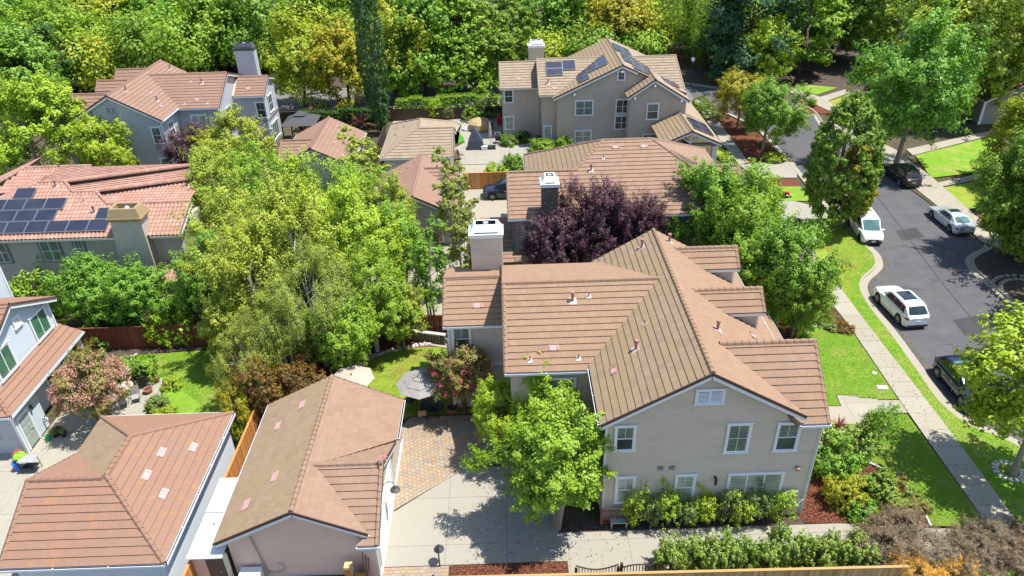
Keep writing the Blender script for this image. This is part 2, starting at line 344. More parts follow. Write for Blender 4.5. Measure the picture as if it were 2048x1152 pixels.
def area(p): return abs(sum(p[i][0]*p[(i+1) % len(p)][1]-p[(i+1) % len(p)][0]*p[i][1] for i in range(len(p))))/2
def inside(p, poly):
    c = False; n = len(poly)
    for i in range(n):
        a, b = poly[i], poly[(i+1) % n]
        if (a[1] > p[1]) != (b[1] > p[1]) and p[0] < (b[0]-a[0])*(p[1]-a[1])/(b[1]-a[1])+a[0]: c = not c
    return c
class Pieces:
    def __init__(s, name, mat, parent, limit=300): s.name = name; s.mat = mat; s.parent = parent; s.limit = limit; s.it = []; s.cache = {}
    def put(s, M, vs, fs, key=None, mat=None, w=1.0):
        c = M @ Vector(vs[0]); vis = in_view(c, 0)
        s.it.append((cam_dist(c)/w if vis else 1e5+cam_dist(c), len(s.it), M, vs, fs, key, mat))
    def flush(s):
        off = Vector(s.parent['_o']) if '_o' in s.parent else Vector((0, 0, 0))
        s.it.sort(key=lambda t: t[:2]); rest = {}
        for i, (d, _, M, vs, fs, key, mat) in enumerate(s.it):
            mat = mat or s.mat
            if i < s.limit and d < 1e5:
                k = (key, mat.name) if key is not None else None
                me = s.cache.get(k) if k else None
                if me is None:
                    me = bpy.data.meshes.new(s.name); me.from_pydata(vs, [], fs); me.materials.append(mat)
                    if k: s.cache[k] = me
                o = bpy.data.objects.new(s.name, me); COL.objects.link(o); o.parent = s.parent
                Mo = M.copy(); Mo.translation = M.translation - off; o.matrix_local = Mo
            else:
                mb = rest.setdefault(mat.name, (MB(), mat))[0]; mb.add([M @ Vector(v) for v in vs], fs)
        if rest:
            mb = MB(); mats = []
            for n, (m_, mt) in rest.items():
                mb.mi = len(mats); mats.append(mt); mb.add(m_.v, m_.f)
            o = mb.build(s.name, mats, s.parent); o['kind'] = 'stuff'
        s.it = []
def slabpiece(poly, c, zl, zh):
    n = len(poly)
    vs = [(x, y, 0) for x, y in poly] + [(x, y, zl*(1-y/c)+zh*y/c) for x, y in poly]
    return vs, [list(range(n, 2*n))] + [(i, (i+1) % n, n+(i+1) % n, n+i) for i in range(n)]
def frame(pts):
    """local frame of a planar polygon whose first edge is its low edge"""
    p = [Vector(q) for q in pts]; n = Vector((0, 0, 0))
    for i in range(len(p)): n += (p[i]-p[0]).cross(p[(i+1) % len(p)]-p[0])
    n.normalize()
    if n.z < -1e-6: n = -n
    e = (p[1]-p[0]).normalized(); u = n.cross(e)
    ref = sum(((q-p[0]).dot(u) for q in p[2:]))
    if ref < 0: e = -e; u = -u
    return p[0], e, u, n, [((q-p[0]).dot(e), (q-p[0]).dot(u)) for q in p]
def lay(P, pts, course=.36, width=.33, zl=.045, zh=.012, stagger=True, gap=.003, mat=None, start=0.0, fr=None, jit=.0015, off=0, mingap=None, cut=None):
    o, e, u, n, poly = fr or frame(pts)
    if sum(poly[i][0]*poly[(i+1) % len(poly)][1]-poly[(i+1) % len(poly)][0]*poly[i][1] for i in range(len(poly))) < 0: poly = poly[::-1]
    xs = [p[0] for p in poly]; ys = [p[1] for p in poly]; R = Matrix((e, u, n)).transposed().to_4x4()
    k = 0; y = min(ys)+start
    while y < max(ys)-1e-3:
        x = min(xs) - (width*.5 if stagger and k % 2 else 0)
        while x < max(xs)-1e-3:
            wd = width if width < 50 else max(xs)-x+.01
            q = clip(poly, (x+gap/2, x+wd-gap/2, y, y+course-(mingap or 0)))
            if q and area(q) > .004:
                if not (cut and any(inside((sum(a[0] for a in q)/len(q), sum(a[1] for a in q)/len(q)), c) for c in cut)):
                    full = area(q) > .998*(wd-gap)*(course-(mingap or 0)) and width < 50
                    ql = [(a-x, b-y) for a, b in q]
                    if full: ql = [(gap/2, 0), (wd-gap/2, 0), (wd-gap/2, course-(mingap or 0)), (gap/2, course-(mingap or 0))]
                    vs, fs = slabpiece(ql, course, zl, zh)
                    M = Matrix.Translation(o+e*x+u*y+n*(off+random.uniform(0, jit))) @ R
                    P.put(M, vs, fs, (round(course, 3), round(wd, 3), zl) if full else None, mat)
            x += wd
        y += course; k += 1
def barrels(P, pts, course=.40, width=.30, mat=None):
    o, e, u, n, poly = frame(pts)
    if sum(poly[i][0]*poly[(i+1) % len(poly)][1]-poly[(i+1) % len(poly)][0]*poly[i][1] for i in range(len(poly))) < 0: poly = poly[::-1]
    xs = [p[0] for p in poly]; ys = [p[1] for p in poly]; R = Matrix((e, u, n)).transposed().to_4x4()
    sec = [(0, .004), (.03, .004), (.07, .045), (.13, .075), (.19, .075), (.25, .045), (.29, .004), (.30, .004)]
    y = min(ys)
    while y < max(ys):
        x = min(xs)
        while x < max(xs):
            q = clip(poly, (x, x+width, y, y+course))
            if q and area(q) > .45*width*course:
                vs = [(a, 0, b+.035) for a, b in sec]+[(a, course+.04, b+.004) for a, b in sec]+[(a, 0, 0) for a, b in sec]
                k = len(sec); fs = [(i, i+1, k+i+1, k+i) for i in range(k-1)]+[(2*k+i, 2*k+i+1, i+1, i) for i in range(k-1)]
                P.put(Matrix.Translation(o+e*x+u*y) @ R, vs, fs, 'b', mat)
            x += width
        y += course
def caps(P, a, b, w=.26, h=.10, step=.34, mat=None):
    """ridge or hip tiles from low point a to high point b"""
    a = Vector(a); b = Vector(b); d = (b-a); L = d.length; d.normalize(); x = d.cross(Vector((0, 0, 1))).normalized(); z = x.cross(d)
    R = Matrix((x, d, z)).transposed().to_4x4(); k = max(1, int(L/step)); st = L/k
    sec = [(-w/2, -.05), (-w*.36, h*.55), (-w*.14, h), (w*.14, h), (w*.36, h*.55), (w/2, -.05)]
    vs = [(p, 0, q+.025) for p, q in sec]+[(p*.86, st+.03, q*.9) for p, q in sec]
    fs = [(i, i+1, 7+i, 6+i) for i in range(5)]+[(0, 5, 4, 3, 2, 1)]
    for i in range(k): P.put(Matrix.Translation(a+d*st*i) @ R, vs, fs, ('cap', round(st, 3)), mat)
# ================================================================ building helpers
ANG = {'S': 0, 'E': 90, 'N': 180, 'W': -90}
def window(h, c, face, w, ht, style='dh', trim=WHITE, glass=None, tw=.11, head=True, label=None, glass2=None):
    """c: centre of the opening's bottom edge on the wall plane"""
    g1 = glass or GLASS_BL; g2 = glass2 or glass or GLASS
    T = Matrix.Translation(Vector(c) - Vector(h['_o'])) @ Matrix.Rotation(RAD(ANG[face] if isinstance(face, str) else face), 4, 'Z')
    mb = MB()
    mb.box((-w/2-tw, -.05, 0), (-w/2, 0, ht)); mb.box((w/2, -.05, 0), (w/2+tw, 0, ht))
    mb.box((-w/2-tw, -.052, ht), (w/2+tw, 0, ht+tw))
    if head: mb.box((-w/2-tw-.06, -.085, ht+tw), (w/2+tw+.06, 0, ht+tw+.045))
    o = mb.build('window', trim); o.parent = h; o.matrix_local = T
    if label: o['label'] = label
    s = MB().box((-w/2-tw-.05, -.09, -.075), (w/2+tw+.05, 0, 0)).build('sill', trim); s.parent = o
    fr = MB(); b = .045
    fr.box((-w/2, -.03, 0), (-w/2+b, .0, ht)); fr.box((w/2-b, -.03, 0), (w/2, 0, ht)); fr.box((-w/2+b, -.03, 0), (w/2-b, 0, b)); fr.box((-w/2+b, -.03, ht-b), (w/2-b, 0, ht))
    pan = []
    if style == 'dh':
        fr.box((-w/2+b, -.033, ht/2-.025), (w/2-b, 0, ht/2+.025)); fr.box((-.01, -.022, ht/2+.025), (.01, 0, ht-b))
        pan = [(-w/2+b, w/2-b, b, ht/2-.025, g2), (-w/2+b, w/2-b, ht/2+.025, ht-b, g1)]
    elif style == 'pair':
        fr.box((-.03, -.033, b), (.03, 0, ht-b))
        for sx in (-1, 1):
            x0, x1 = sorted((sx*.03, sx*(w/2-b))); fr.box((x0, -.031, ht/2-.02), (x1, 0, ht/2+.02))
            pan += [(x0, x1, b, ht/2-.02, g2), (x0, x1, ht/2+.02, ht-b, g1)]
    elif style == 'slide':
        fr.box((-.03, -.033, b), (.03, 0, ht-b)); pan = [(-w/2+b, -.03, b, ht-b, g1), (.03, w/2-b, b, ht-b, g2)]
    elif style == 'triple':
        for x in (-w/6, w/6): fr.box((x-.03, -.033, b), (x+.03, 0, ht-b))
        xs = [-w/2+b, -w/6-.03, -w/6+.03, w/6-.03, w/6+.03, w/2-b]
        for i in range(3): pan.append((xs[2*i], xs[2*i+1], b, ht-b, g1))
    elif style == 'grid':
        fr.box((-.012, -.024, b), (.012, 0, ht-b)); fr.box((-w/2+b, -.024, ht*.5-.01), (w/2-b, 0, ht*.5+.01)); pan = [(-w/2+b, w/2-b, b, ht-b, g1)]
    elif style == 'louvre':
        fr.box((-.05, -.035, b), (.05, 0, ht-b)); z = b+.02; lv = MB()
        while z < ht-b-.03:
            for x0, x1 in ((-w/2+b, -.05), (.05, w/2-b)):
                lv.add([(x0, -.035, z), (x1, -.035, z), (x1, -.012, z+.034), (x0, -.012, z+.034)], [(0, 1, 2, 3)])
            z += .075
        l = lv.build('louvre', trim); l.parent = o; l['kind'] = 'stuff'
        pan = [(-w/2+b, w/2-b, b, ht-b, DARK)]
    f = fr.build('sash', trim); f.parent = o
    for x0, x1, z0, z1, g in pan:
        p = MB().box((x0, -.012, z0), (x1, -.002, z1)).build('pane', g); p.parent = o
    return o
class House:
    def __init__(s, name, label, cat, base, T=None, tile=TILE_TAN, limit=300, group=None):
        s.T = T or (lambda p: tuple(p)); b = s.T((base[0], base[1], 0)); s.h = thing(name, label, cat, (b[0], b[1], 0), group)
        s.deck = MB(); s.caplist = []; s.planes = []; s.tilemat = tile; s.limit = limit; s.walls = MB(); s.trim = []; s.course = .38; s.tw = .33
    def t(s, pts): return [s.T(p) for p in pts]
    def plane(s, pts, mat=None, th=.14, tiles=True, cut=None, kind=None):
        q = s.t(pts); s.planes.append((q, mat, tiles, cut, kind)); o, e, u, n, _ = frame(q)
        s.deck.prism([Vector(p)-n*th for p in q], n*(th-.004))
    def cap(s, a, b, mat=None, **k): s.caplist.append((s.T(a), s.T(b), mat, k))
    def tr(s, name, mat):
        m = MB(); s.trim.append((name, m, mat)); return m
    def rake(s, a, b, out, white=None, hh=.2):
        """edge boards along a sloping roof edge, a low, b high; out: outward direction"""
        a, b = Vector(s.T(a)), Vector(s.T(b)); o = Vector(s.T(out))-Vector(s.T((0, 0, 0))); o.normalize()
        s.tr('barge_tile', BROWN_TRIM).bar(a+o*.02+Vector((0, 0, -.03)), b+o*.02+Vector((0, 0, -.03)), .05, .15)
        s.tr('barge_board', white or WHITE).bar(a-o*.012+Vector((0, 0, -.21)), b-o*.012+Vector((0, 0, -.21)), .035, hh)
    def gutter(s, a, b, out, mat=None):
        a, b = Vector(s.T(a)), Vector(s.T(b)); o = Vector(s.T(out))-Vector(s.T((0, 0, 0))); o.normalize(); z = Vector((0, 0, -.07))
        m = s.tr('gutter', mat or WHITE); m.bar(a+o*.115+z, b+o*.115+z, .02, .12); m.bar(a+o*.065+z*1.8, b+o*.065+z*1.8, .115, .02); m.bar(a+o*.01+z, b+o*.01+z, .02, .12)
        s.tr('gutter_trough', DARK).bar(a+o*.06+z, b+o*.06+z, .08, .015)
        L = (b-a).length; k = max(1, int(L/1.9))
        for i in range(k+1):
            p = a.lerp(b, min(.99, max(.01, i/k))); m.bar(p+o*.0+z*.15, p+o*.12+z*.15, .035, .012)
    def gwall(s, x0, x1, y0, y1, ze, zr, axis, mat, ridge=None):
        """gabled wall block; axis: ridge direction"""
        if axis == 'y':
            r = ridge if ridge is not None else (x0+x1)/2
            ze0, ze1 = ze if hasattr(ze, '__len__') else (ze, ze)
            pts = [(x0, y0, 0), (x1, y0, 0), (x1, y0, ze1), (r, y0, zr), (x0, y0, ze0)]; d = (0, y1-y0, 0)
        else:
            r = ridge if ridge is not None else (y0+y1)/2
            ze0, ze1 = ze if hasattr(ze, '__len__') else (ze, ze)
            pts = [(x0, y0, 0), (x0, y1, 0), (x0, y1, ze1), (x0, r, zr), (x0, y0, ze0)]; d = (x1-x0, 0, 0)
        q = s.t(pts); dd = Vector(s.T(d))-Vector(s.T((0, 0, 0)))
        s.tr('wall', mat).prism(q, dd)
    def boxwall(s, a, b, mat): s.tr('wall', mat).box(s.T(a), s.T(b))
    def siding(s, pts, mat, hgt=.19, limit=0, width=1e3, name='siding_board', zl=.022, zh=.005, stagger=False, gap=0.):
        P = Pieces(name, mat, s.h, limit); q = s.t(pts)
        o = Vector(q[0]); e = (Vector(q[1])-o).normalized(); u = Vector((0, 0, 1)); n = e.cross(u)
        if n.dot(Vector((0, 0, CAM_H))-o) < 0 and n.dot(Vector((0,0,0))-Vector((o.x,o.y,0))) < 0: pass
        # outward side is the one away from the building's middle
        c = sum((Vector(p) for p in q), Vector())/len(q); hc = s.mid if hasattr(s, 'mid') else Vector(s.h['_o'])
        if n.dot(c-Vector((hc[0], hc[1], c.z))) < 0: e = -e; n = -n
        poly = [((Vector(p)-o).dot(e), (Vector(p)-o).dot(u)) for p in q]
        lay(P, q, hgt, width, zl, zh, stagger, gap, fr=(o+n*.001, e, u, n, poly), jit=0)
        P.flush()
    def vent(s, kind, p, nrm):
        p = Vector(s.T(p)); n = (Vector(s.T(nrm))-Vector(s.T((0, 0, 0)))).normalized(); e = n.cross(Vector((0, 0, 1))).normalized(); u = n.cross(e); u = u if u.z > 0 else -u
        if kind == 'flat':
            mb = MB(); mb.obox(p+n*.055, (e, u, n), (.60, .30, .02)); mb.mi = 1; mb.obox(p+n*.075-e*.22, (e, u, n), (.1, .3, .04)); mb.obox(p+n*.075+e*.22, (e, u, n), (.1, .3, .04))
            mb.build('roof_vent', [FLASH, PIPE], s.h)
        elif kind == 'pipe':
            mb = MB(); mb.obox(p+n*.05, (e, u, n), (.42, .42, .015)); mb.mi = 1; z = Vector((0, 0, 1)); mb.tube([p, p+z*.48], .075, 10); mb.tube([p+z*.48, p+z*.53, p+z*.6], [.1, .12, .1], 10)
            mb.build('vent_pipe', [FLASHW, PIPE], s.h, smooth=40)
        else:
            mb = MB(); mb.obox(p+n*.05, (e, u, n), (.26, .26, .015)); mb.mi = 1; z = Vector((0, 0, 1)); mb.tube([p, p+z*.33], .035, 8); mb.build('vent_pipe', [FLASHW, PIPE], s.h, smooth=40)
    def finish(s, barrel=False):
        r = s.deck.build('roof', BROWN_TRIM, s.h)
        P = Pieces('tile', s.tilemat, r, s.limit)
        for q, mat, tiles, cut, kind in s.planes:
            if not tiles: continue
            if barrel and kind != 'flat': barrels(P, q, mat=mat)
            else: lay(P, q, s.course, s.tw, .06, .012, mat=mat, cut=cut, mingap=.008)
        P.flush(); C = Pieces('ridge_tile', s.tilemat, r, min(s.limit, 300))
        for a, b, mat, k in s.caplist: caps(C, a, b, mat=mat, **k)
        if C.it: C.flush()
        for nm, mb, mat in s.trim:
            if mb.v: mb.build(nm, mat, s.h)
def chimney(H, x0, x1, y0, y1, z0, z1, mat, capmat=WHITE, style='metal', siding=None):
    h = H.h; (ax, ay, _), (bx, by, _) = H.T((x0, y0, 0)), H.T((x1, y1, 0)); x0, x1 = sorted((ax, bx)); y0, y1 = sorted((ay, by))
    mb = MB().box((x0, y0, z0), (x1, y1, z1)); c = mb.build('chimney', mat, h)
    cx, cy, w, d = (x0+x1)/2, (y0+y1)/2, x1-x0, y1-y0
    k = MB(); k.box((x0-.07, y0-.07, z1), (x1+.07, y1+.07, z1+.2)); k.box((x0-.1, y0-.1, z1+.2), (x1+.1, y1+.1, z1+.26))
    if style == 'metal':
        t0, t1 = z1+.26, z1+.75; a = .22
        B = [(x0-.02, y0-.02, t0), (x1+.02, y0-.02, t0), (x1+.02, y1+.02, t0), (x0-.02, y1+.02, t0)]; U = [(x0+a, y0+a, t1), (x1-a, y0+a, t1), (x1-a, y1-a, t1), (x0+a, y1-a, t1)]
        I = [(x0+a+.12, y0+a+.1, t1), (x1-a-.12, y0+a+.1, t1), (x1-a-.12, y1-a-.1, t1), (x0+a+.12, y1-a-.1, t1)]; D = [(p[0], p[1], t1-.3) for p in I]
        k.add(B+U+I+D, [(0, 1, 5, 4), (1, 2, 6, 5), (2, 3, 7, 6), (3, 0, 4, 7)]+[(4+i, 4+(i+1) % 4, 8+(i+1) % 4, 8+i) for i in range(4)])
        cp = k.build('chimney_cap', capmat, c)
        q = MB().add(I+D, [(4+i, 4+(i+1) % 4, (i+1) % 4, i) for i in range(4)]+[(4, 5, 6, 7)])
        q.box((x0+.25, y0-.035, t0+.05), (x1-.25, y0-.021, t0+.12)); q.build('flue_opening', CHARCOAL, c)
        MB().lathe((cx, cy, t1-.3), [(.14, 0), (.14, .25), (.17, .27), (.17, .3)], 10).build('flue', METAL, c)
    return c, (x0, x1, y0, y1, z0, z1)

# ================================================================ two-storey house plan A, used twice (once mirrored)
def plan_a(H, side, side_lo, trim=WHITE, detail=True, west_tile=TILE_OLIVE):
    s = .58
    H.plane([(4.1, 25.45, 6.85), (4.1, 30.06, 6.85), (8.41, 34.37, 9.35), (5.84, 38.94, 7.85), (4.1, 38.94, 6.85), (4.1, 39.6, 6.85), (9, 39.6, 9.7), (9, 25.45, 9.7)], west_tile)
    H.plane([(14.35, 31.62, 6.6), (14.35, 39.6, 6.6), (9, 39.6, 9.7), (9, 25.45, 9.7), (13.7, 25.45, 6.977), (10.2, 28.6, 9.0)])
    H.plane([(13.3, 25.45, 6.5), (14.85, 25.45, 6.5), (14.92, 28.6, 9.0), (10.2, 28.6, 9.0)])
    H.plane([(14.85, 31.75, 6.5), (14.45, 31.75, 6.5), (10.2, 28.6, 9), (14.92, 28.6, 9)])
    H.plane([(-.3, 29.8, 6.7), (4.1, 29.8, 6.7), (4.1, 30.06, 6.85), (8.41, 34.37, 9.35), (-.3, 34.37, 9.35)])
    H.plane([(-.3, 38.94, 7.85), (5.84, 38.94, 7.85), (8.41, 34.37, 9.35), (-.3, 34.37, 9.35)])
    H.plane([(-3.8, 34.7, 6.4), (-.3, 34.7, 6.4), (-.3, 37.45, 8.0), (-3.8, 37.45, 8.0)])
    H.plane([(-3.8, 39.6, 7.36), (-.3, 39.6, 7.36), (-.3, 37.45, 8.0), (-3.8, 37.45, 8.0)])
    for yc in (38.2, 33.45):
        H.plane([(11.6, yc-1.05, 8.2), (13.8, yc-1.05, 8.2), (13.8, yc, 9.1), (10.03, yc, 9.1)]); H.plane([(13.8, yc+1.05, 8.2), (11.6, yc+1.05, 8.2), (10.03, yc, 9.1), (13.8, yc, 9.1)])
        H.cap((10.03, yc, 9.1), (13.8, yc, 9.1)); H.boxwall((11.6, yc-.85, 6.4), (13.55, yc+.85, 8.2), side)
        H.tr('wall', side).prism(H.t([(13.5, yc-.85, 8.2), (13.5, yc+.85, 8.2), (13.5, yc, 8.9)]), Vector(H.T((.05, 0, 0)))-Vector(H.T((0, 0, 0))))
        H.tr('fascia', trim).bar(H.T((11.7, yc-1.03, 8.06)), H.T((13.8, yc-1.03, 8.06)), .03, .17); H.tr('corner_board', trim).box(H.T((13.46, yc-.87, 6.9)), H.T((13.57, yc-.8, 8.2)))
        H.rake((13.8, yc-1.05, 8.2), (13.8, yc, 9.1), (1, 0, 0)); H.rake((13.8, yc+1.05, 8.2), (13.8, yc, 9.1), (1, 0, 0))
    H.plane([(17.05, 31.9, 3.1), (17.05, 41.0, 3.1), (14.0, 41.0, 4.7), (14.0, 31.9, 4.7)])
    for a, b in (((9, 25.45, 9.72), (9, 39.6, 9.72)), ((10.2, 28.6, 9.02), (14.9, 28.6, 9.02)), ((8.41, 34.37, 9.37), (-.3, 34.37, 9.37)), ((-.3, 37.45, 8.02), (-3.8, 37.45, 8.02))): H.cap(a, b)
    # edge tiles on the rakes
    for a, b in (((-3.72, 34.7, 6.42), (-3.72, 37.45, 8.02)), ((-.2, 29.8, 6.72), (-.2, 34.37, 9.37)), ((14.8, 25.45, 6.52), (14.86, 28.6, 9.02)), ((13.72, 32.4, 8.22), (13.72, 33.45, 9.12)), ((13.72, 37.15, 8.22), (13.72, 38.2, 9.12))): H.cap(a, b, w=.2, h=.05)
    H.gwall(4.5, 13.95, 25.83, 39.2, (6.9, 6.65), 9.52, 'y', side, 9.0); H.gwall(10.3, 14.7, 25.84, 31.4, 6.62, 8.8, 'x', side, 28.6)
    H.gwall(0.02, 5, 30.2, 38.5, (6.75, 7.8), 9.15, 'x', side, 34.37); H.gwall(-3.5, .1, 35.1, 39.3, (6.45, 7.25), 7.82, 'x', side, 37.45)
    H.rake((4.1, 25.45, 6.85), (9, 25.45, 9.7), (0, -1, 0)); H.rake((13.7, 25.45, 6.977), (9, 25.45, 9.7), (0, -1, 0))
    H.rake((4.1, 39.6, 6.85), (9, 39.6, 9.7), (0, 1, 0)); H.rake((14.35, 39.6, 6.6), (9, 39.6, 9.7), (0, 1, 0))
    H.rake((-.3, 29.8, 6.7), (-.3, 34.37, 9.35), (-1, 0, 0)); H.rake((-3.8, 34.7, 6.4), (-3.8, 37.45, 8), (-1, 0, 0)); H.rake((-.3, 38.94, 7.85), (-.3, 34.37, 9.35), (-1, 0, 0)); H.rake((-3.8, 39.6, 7.36), (-3.8, 37.45, 8), (-1, 0, 0))
    H.rake((14.85, 25.45, 6.5), (14.92, 28.6, 9), (1, 0, 0))
    H.gutter((-.3, 29.8, 6.7), (4.0, 29.8, 6.7), (0, -1, 0)); H.gutter((4.1, 25.5, 6.85), (4.1, 29.75, 6.85), (-1, 0, 0)); H.gutter((-3.8, 34.7, 6.4), (-.3, 34.7, 6.4), (0, -1, 0))
    H.gutter((13.45, 25.45, 6.5), (14.9, 25.45, 6.5), (0, -1, 0)); H.gutter((14.35, 31.8, 6.6), (14.35, 39.6, 6.6), (1, 0, 0)); H.gutter((17.05, 31.9, 3.1), (17.05, 41, 3.1), (1, 0, 0))
    H.boxwall((14.7, 31.5, 0), (15.2, 40.6, 3.6), side)
    H.tr('downspout', trim).tube([H.T((4.42, 25.6, 6.7)), H.T((4.42, 25.78, 6.3)), H.T((4.42, 25.78, 3.2))], .04, 6); H.tr('downspout', trim).tube([H.T((14.74, 25.74, 6.4)), H.T((14.74, 25.74, .2))], .04, 6)
    H.tr('downspout', trim).tube([H.T((-3.56, 35.02, 6.3)), H.T((-3.56, 35.02, .2))], .04, 6)
def plan_a_siding(H, side, hgt=.19):
    H.mid = Vector(H.T((8, 33, 0)))
    H.siding([(4.5, 25.83, 0), (14.7, 25.83, 0), (14.7, 25.83, 6.6), (13.95, 25.83, 6.6), (9, 25.83, 9.45), (4.5, 25.83, 6.85)], side, hgt)
    H.siding([(4.5, 25.83, 0), (4.5, 30.2, 0), (4.5, 30.2, 6.85), (4.5, 25.83, 6.85)], side, hgt); H.siding([(0.02, 30.2, 0), (4.5, 30.2, 0), (4.5, 30.2, 6.75), (0.02, 30.2, 6.75)], side, hgt)
    H.mid = Vector(H.T((4, 37, 0))); H.siding([(-3.5, 35.1, 0), (.02, 35.1, 0), (.02, 35.1, 6.45), (-3.5, 35.1, 6.45)], side, hgt)
    H.siding([(0.02, 30.2, 0), (0.02, 35.1, 0), (0.02, 35.1, 9.0), (.02, 34.37, 9.15), (0.02, 30.2, 6.75)], side, hgt)
    H.siding([(-3.5, 35.1, 0), (-3.5, 39.8, 0), (-3.5, 39.8, 6.45), (-3.5, 37.45, 7.8), (-3.5, 35.1, 6.45)], side, hgt)
    if H.T((1, 0, 0))[0] > H.T((0, 0, 0))[0]: H.siding([(14.7, 25.84, 0), (14.7, 31.4, 0), (14.7, 31.4, 6.6), (14.7, 28.6, 8.75), (14.7, 25.84, 6.6)], side, hgt)

NS = Vector((0, -.58, 1)); NW = Vector((-.58, 0, 1)); NE = Vector((.58, 0, 1))
A = House('house', 'large beige two-storey house with tan roof and white-trimmed windows beside the street', 'house', (9, 32), tile=TILE_TAN)
plan_a(A, STUCCO_GREY, None); plan_a_siding(A, SIDE_BEIGE)
zs = lambda y: 6.7+.58*(y-29.8); zw = lambda x: 6.85+.58*(x-4.1); ze = lambda x: 9.7-.58*(x-9)
for k, x, y in (('pipe', 3.5, 33.3), ('small', 4.4, 33.5), ('flat', 2.3, 30.95), ('small', 1.04, 30.35), ('small', 3.57, 30.37)): A.vent(k, (x, y, zs(y)), NS)
A.vent('flat', (-1.8, 35.8, 7.04), NS)
for k, x, y in (('pipe', 8.1, 38.3), ('small', 7.05, 31.1), ('pipe', 6.34, 29.5), ('flat', 5.16, 28.7)): A.vent(k, (x, y, zw(x)), NW)
for k, x, y in (('pipe', 10.5, 30.0), ('pipe', 9.85, 40.0-1.2), ('flat', 12.9, 31.3)): A.vent(k, (x, y, ze(x)), NE)
wl = A.h; Yw = 25.79
for c, w, ht, st, kw in (((5.36, Yw, 4.95), .82, 1.45, 'dh', {}), ((10.78, Yw, 4.6), .98, 1.7, 'grid', dict(glass=GLASS_BL)), ((13.16, Yw, 4.6), .95, 1.65, 'dh', {}),
        ((8.54, Yw, 1.45), .84, 1.6, 'dh', dict(glass=GLASS_L)), ((12.05, Yw, 1.35), 2.6, 1.65, 'triple', dict(glass=GLASS_L)), ((5.55, Yw, 1.4), .8, 1.65, 'dh', dict(glass=GLASS_L))):
    window(wl, c, 'S', w, ht, st, **kw)
window(wl, (9.14, Yw, 7.72), 'S', 1.15, .72, 'louvre')
window(wl, (-2.8, 35.06, 4.5), 'S', .95, 1.5, 'dh'); window(wl, (2.6, 30.16, 4.6), 'S', 1.5, 1.3, 'slide'); window(wl, (13.56, 33.45, 7.3), 'E', .9, .7, 'slide'); window(wl, (13.56, 38.2, 7.3), 'E', .9, .7, 'slide')
window(wl, (14.74, 28.6, 4.4), 'E', 1.6, 1.5, 'pair')
cch, bb = chimney(A, -2.15, -.25, 38.9, 40.1, 0, 9.85, SIDE_BEIGE)
A.mid = Vector((-1.2, 39.5, 0)); A.siding([(-2.15, 38.9, 7), (-.25, 38.9, 7), (-.25, 38.9, 9.85), (-2.15, 38.9, 9.85)], SIDE_BEIGE, .13); A.siding([(-.25, 38.9, 7), (-.25, 40.1, 7), (-.25, 40.1, 9.85), (-.25, 38.9, 9.85)], SIDE_BEIGE, .13)
A.tr('corner_board', CREAM).box((14.64, 25.77, 0), (14.76, 25.83, 6.6)); A.tr('corner_board', CREAM).box((4.44, 25.77, 0), (4.54, 25.83, 6.9)); A.tr('corner_board', CREAM).box((-3.56, 35.04, 0), (-3.42, 35.1, 6.4))
A.tr('belt_board', WHITE).box((-3.5, 35.04, 3.25), (0, 35.07, 3.45)); A.tr('belt_board', WHITE).box((0.02, 30.14, 3.25), (4.44, 30.17, 3.45)); A.tr('belt_board', WHITE).box((4.44, 25.84, 3.25), (4.47, 30.14, 3.45))
A.tr('meter_cabinet', STUCCO_GREY).box((13.6, 25.6, .2), (14.25, 25.8, 1.9)); A.tr('conduit', WHITE).tube([(14.5, 25.7, .3), (14.5, 25.7, .8), (14.35, 25.6, .9), (14.6, 25.6, 1.3)], .03, 6)
A.tr('outlet_vent', TAUPE).box((7.1, 25.72, 3.55), (7.35, 25.8, 3.75)); A.tr('outlet_vent', TAUPE).box((7.65, 25.72, 3.55), (7.9, 25.8, 3.75))
A.tr('wall_lamp', BLACK).tube([(10.0, 25.8, 2.9), (10.0, 25.6, 2.95), (10.0, 25.58, 2.6)], .07, 8); A.tr('alarm_bell', PIPE).lathe((14.0, 25.68, 3.3), [(.1, 0), (.12, .05), (.12, .15), (.06, .2)], 8)
A.finish()

F_T = lambda p: (-30.8-p[0], p[1]+48.1, p[2]*.965)
F = House('house', 'blue-grey two-storey house with brown tiled roof at the upper left of the neighbourhood', 'house', (9, 32), F_T, TILE_RED, 0)
F.course = .42; plan_a(F, STUCCO_GREY, None, west_tile=TILE_RED); plan_a_siding(F, SIDE_GREY, .24)
for k, x, y in (('small', 3.5, 33.3), ('pipe', 2.2, 33.0), ('flat', 2.3, 30.9), ('small', 1.1, 30.4), ('small', 3.6, 30.4)): F.vent(k, (x, y, zs(y)), NS)
F.vent('flat', (-1.8, 35.8, 7.04), NS)
for k, x, y in (('pipe', 8.3, 28.3), ('pipe', 7.6, 38.3), ('small', 6.9, 30.5), ('pipe', 5.8, 29.2), ('flat', 5.2, 28.4)): F.vent(k, (x, y, zw(x)), NW)
Yw = 73.9
for c, w, ht, st in (((-36.0, Yw, 4.1), .85, 1.7, 'dh'), ((-39.05, Yw, .9), .8, 1.6, 'dh'), ((-35.95, Yw, .8), .8, 1.6, 'dh'), ((-43.6, Yw, 4.3), .9, 1.5, 'dh')): window(F.h, c, 'S', w, ht, st)
window(F.h, (-39.95, Yw, 7.4), 'S', 1.0, .7, 'louvre', trim=SIDE_GREY)
window(F.h, (-33.1, 78.25, 4.1), 'S', 1.5, 1.5, 'pair', glass=GLASS_L); window(F.h, (-27.8, 83.15, 3.6), 'S', .95, 1.75, 'dh', glass=GLASS); window(F.h, (-27.7, 83.15, .5), 'S', 1.2, 1.6, 'dh', glass=GLASS_L)
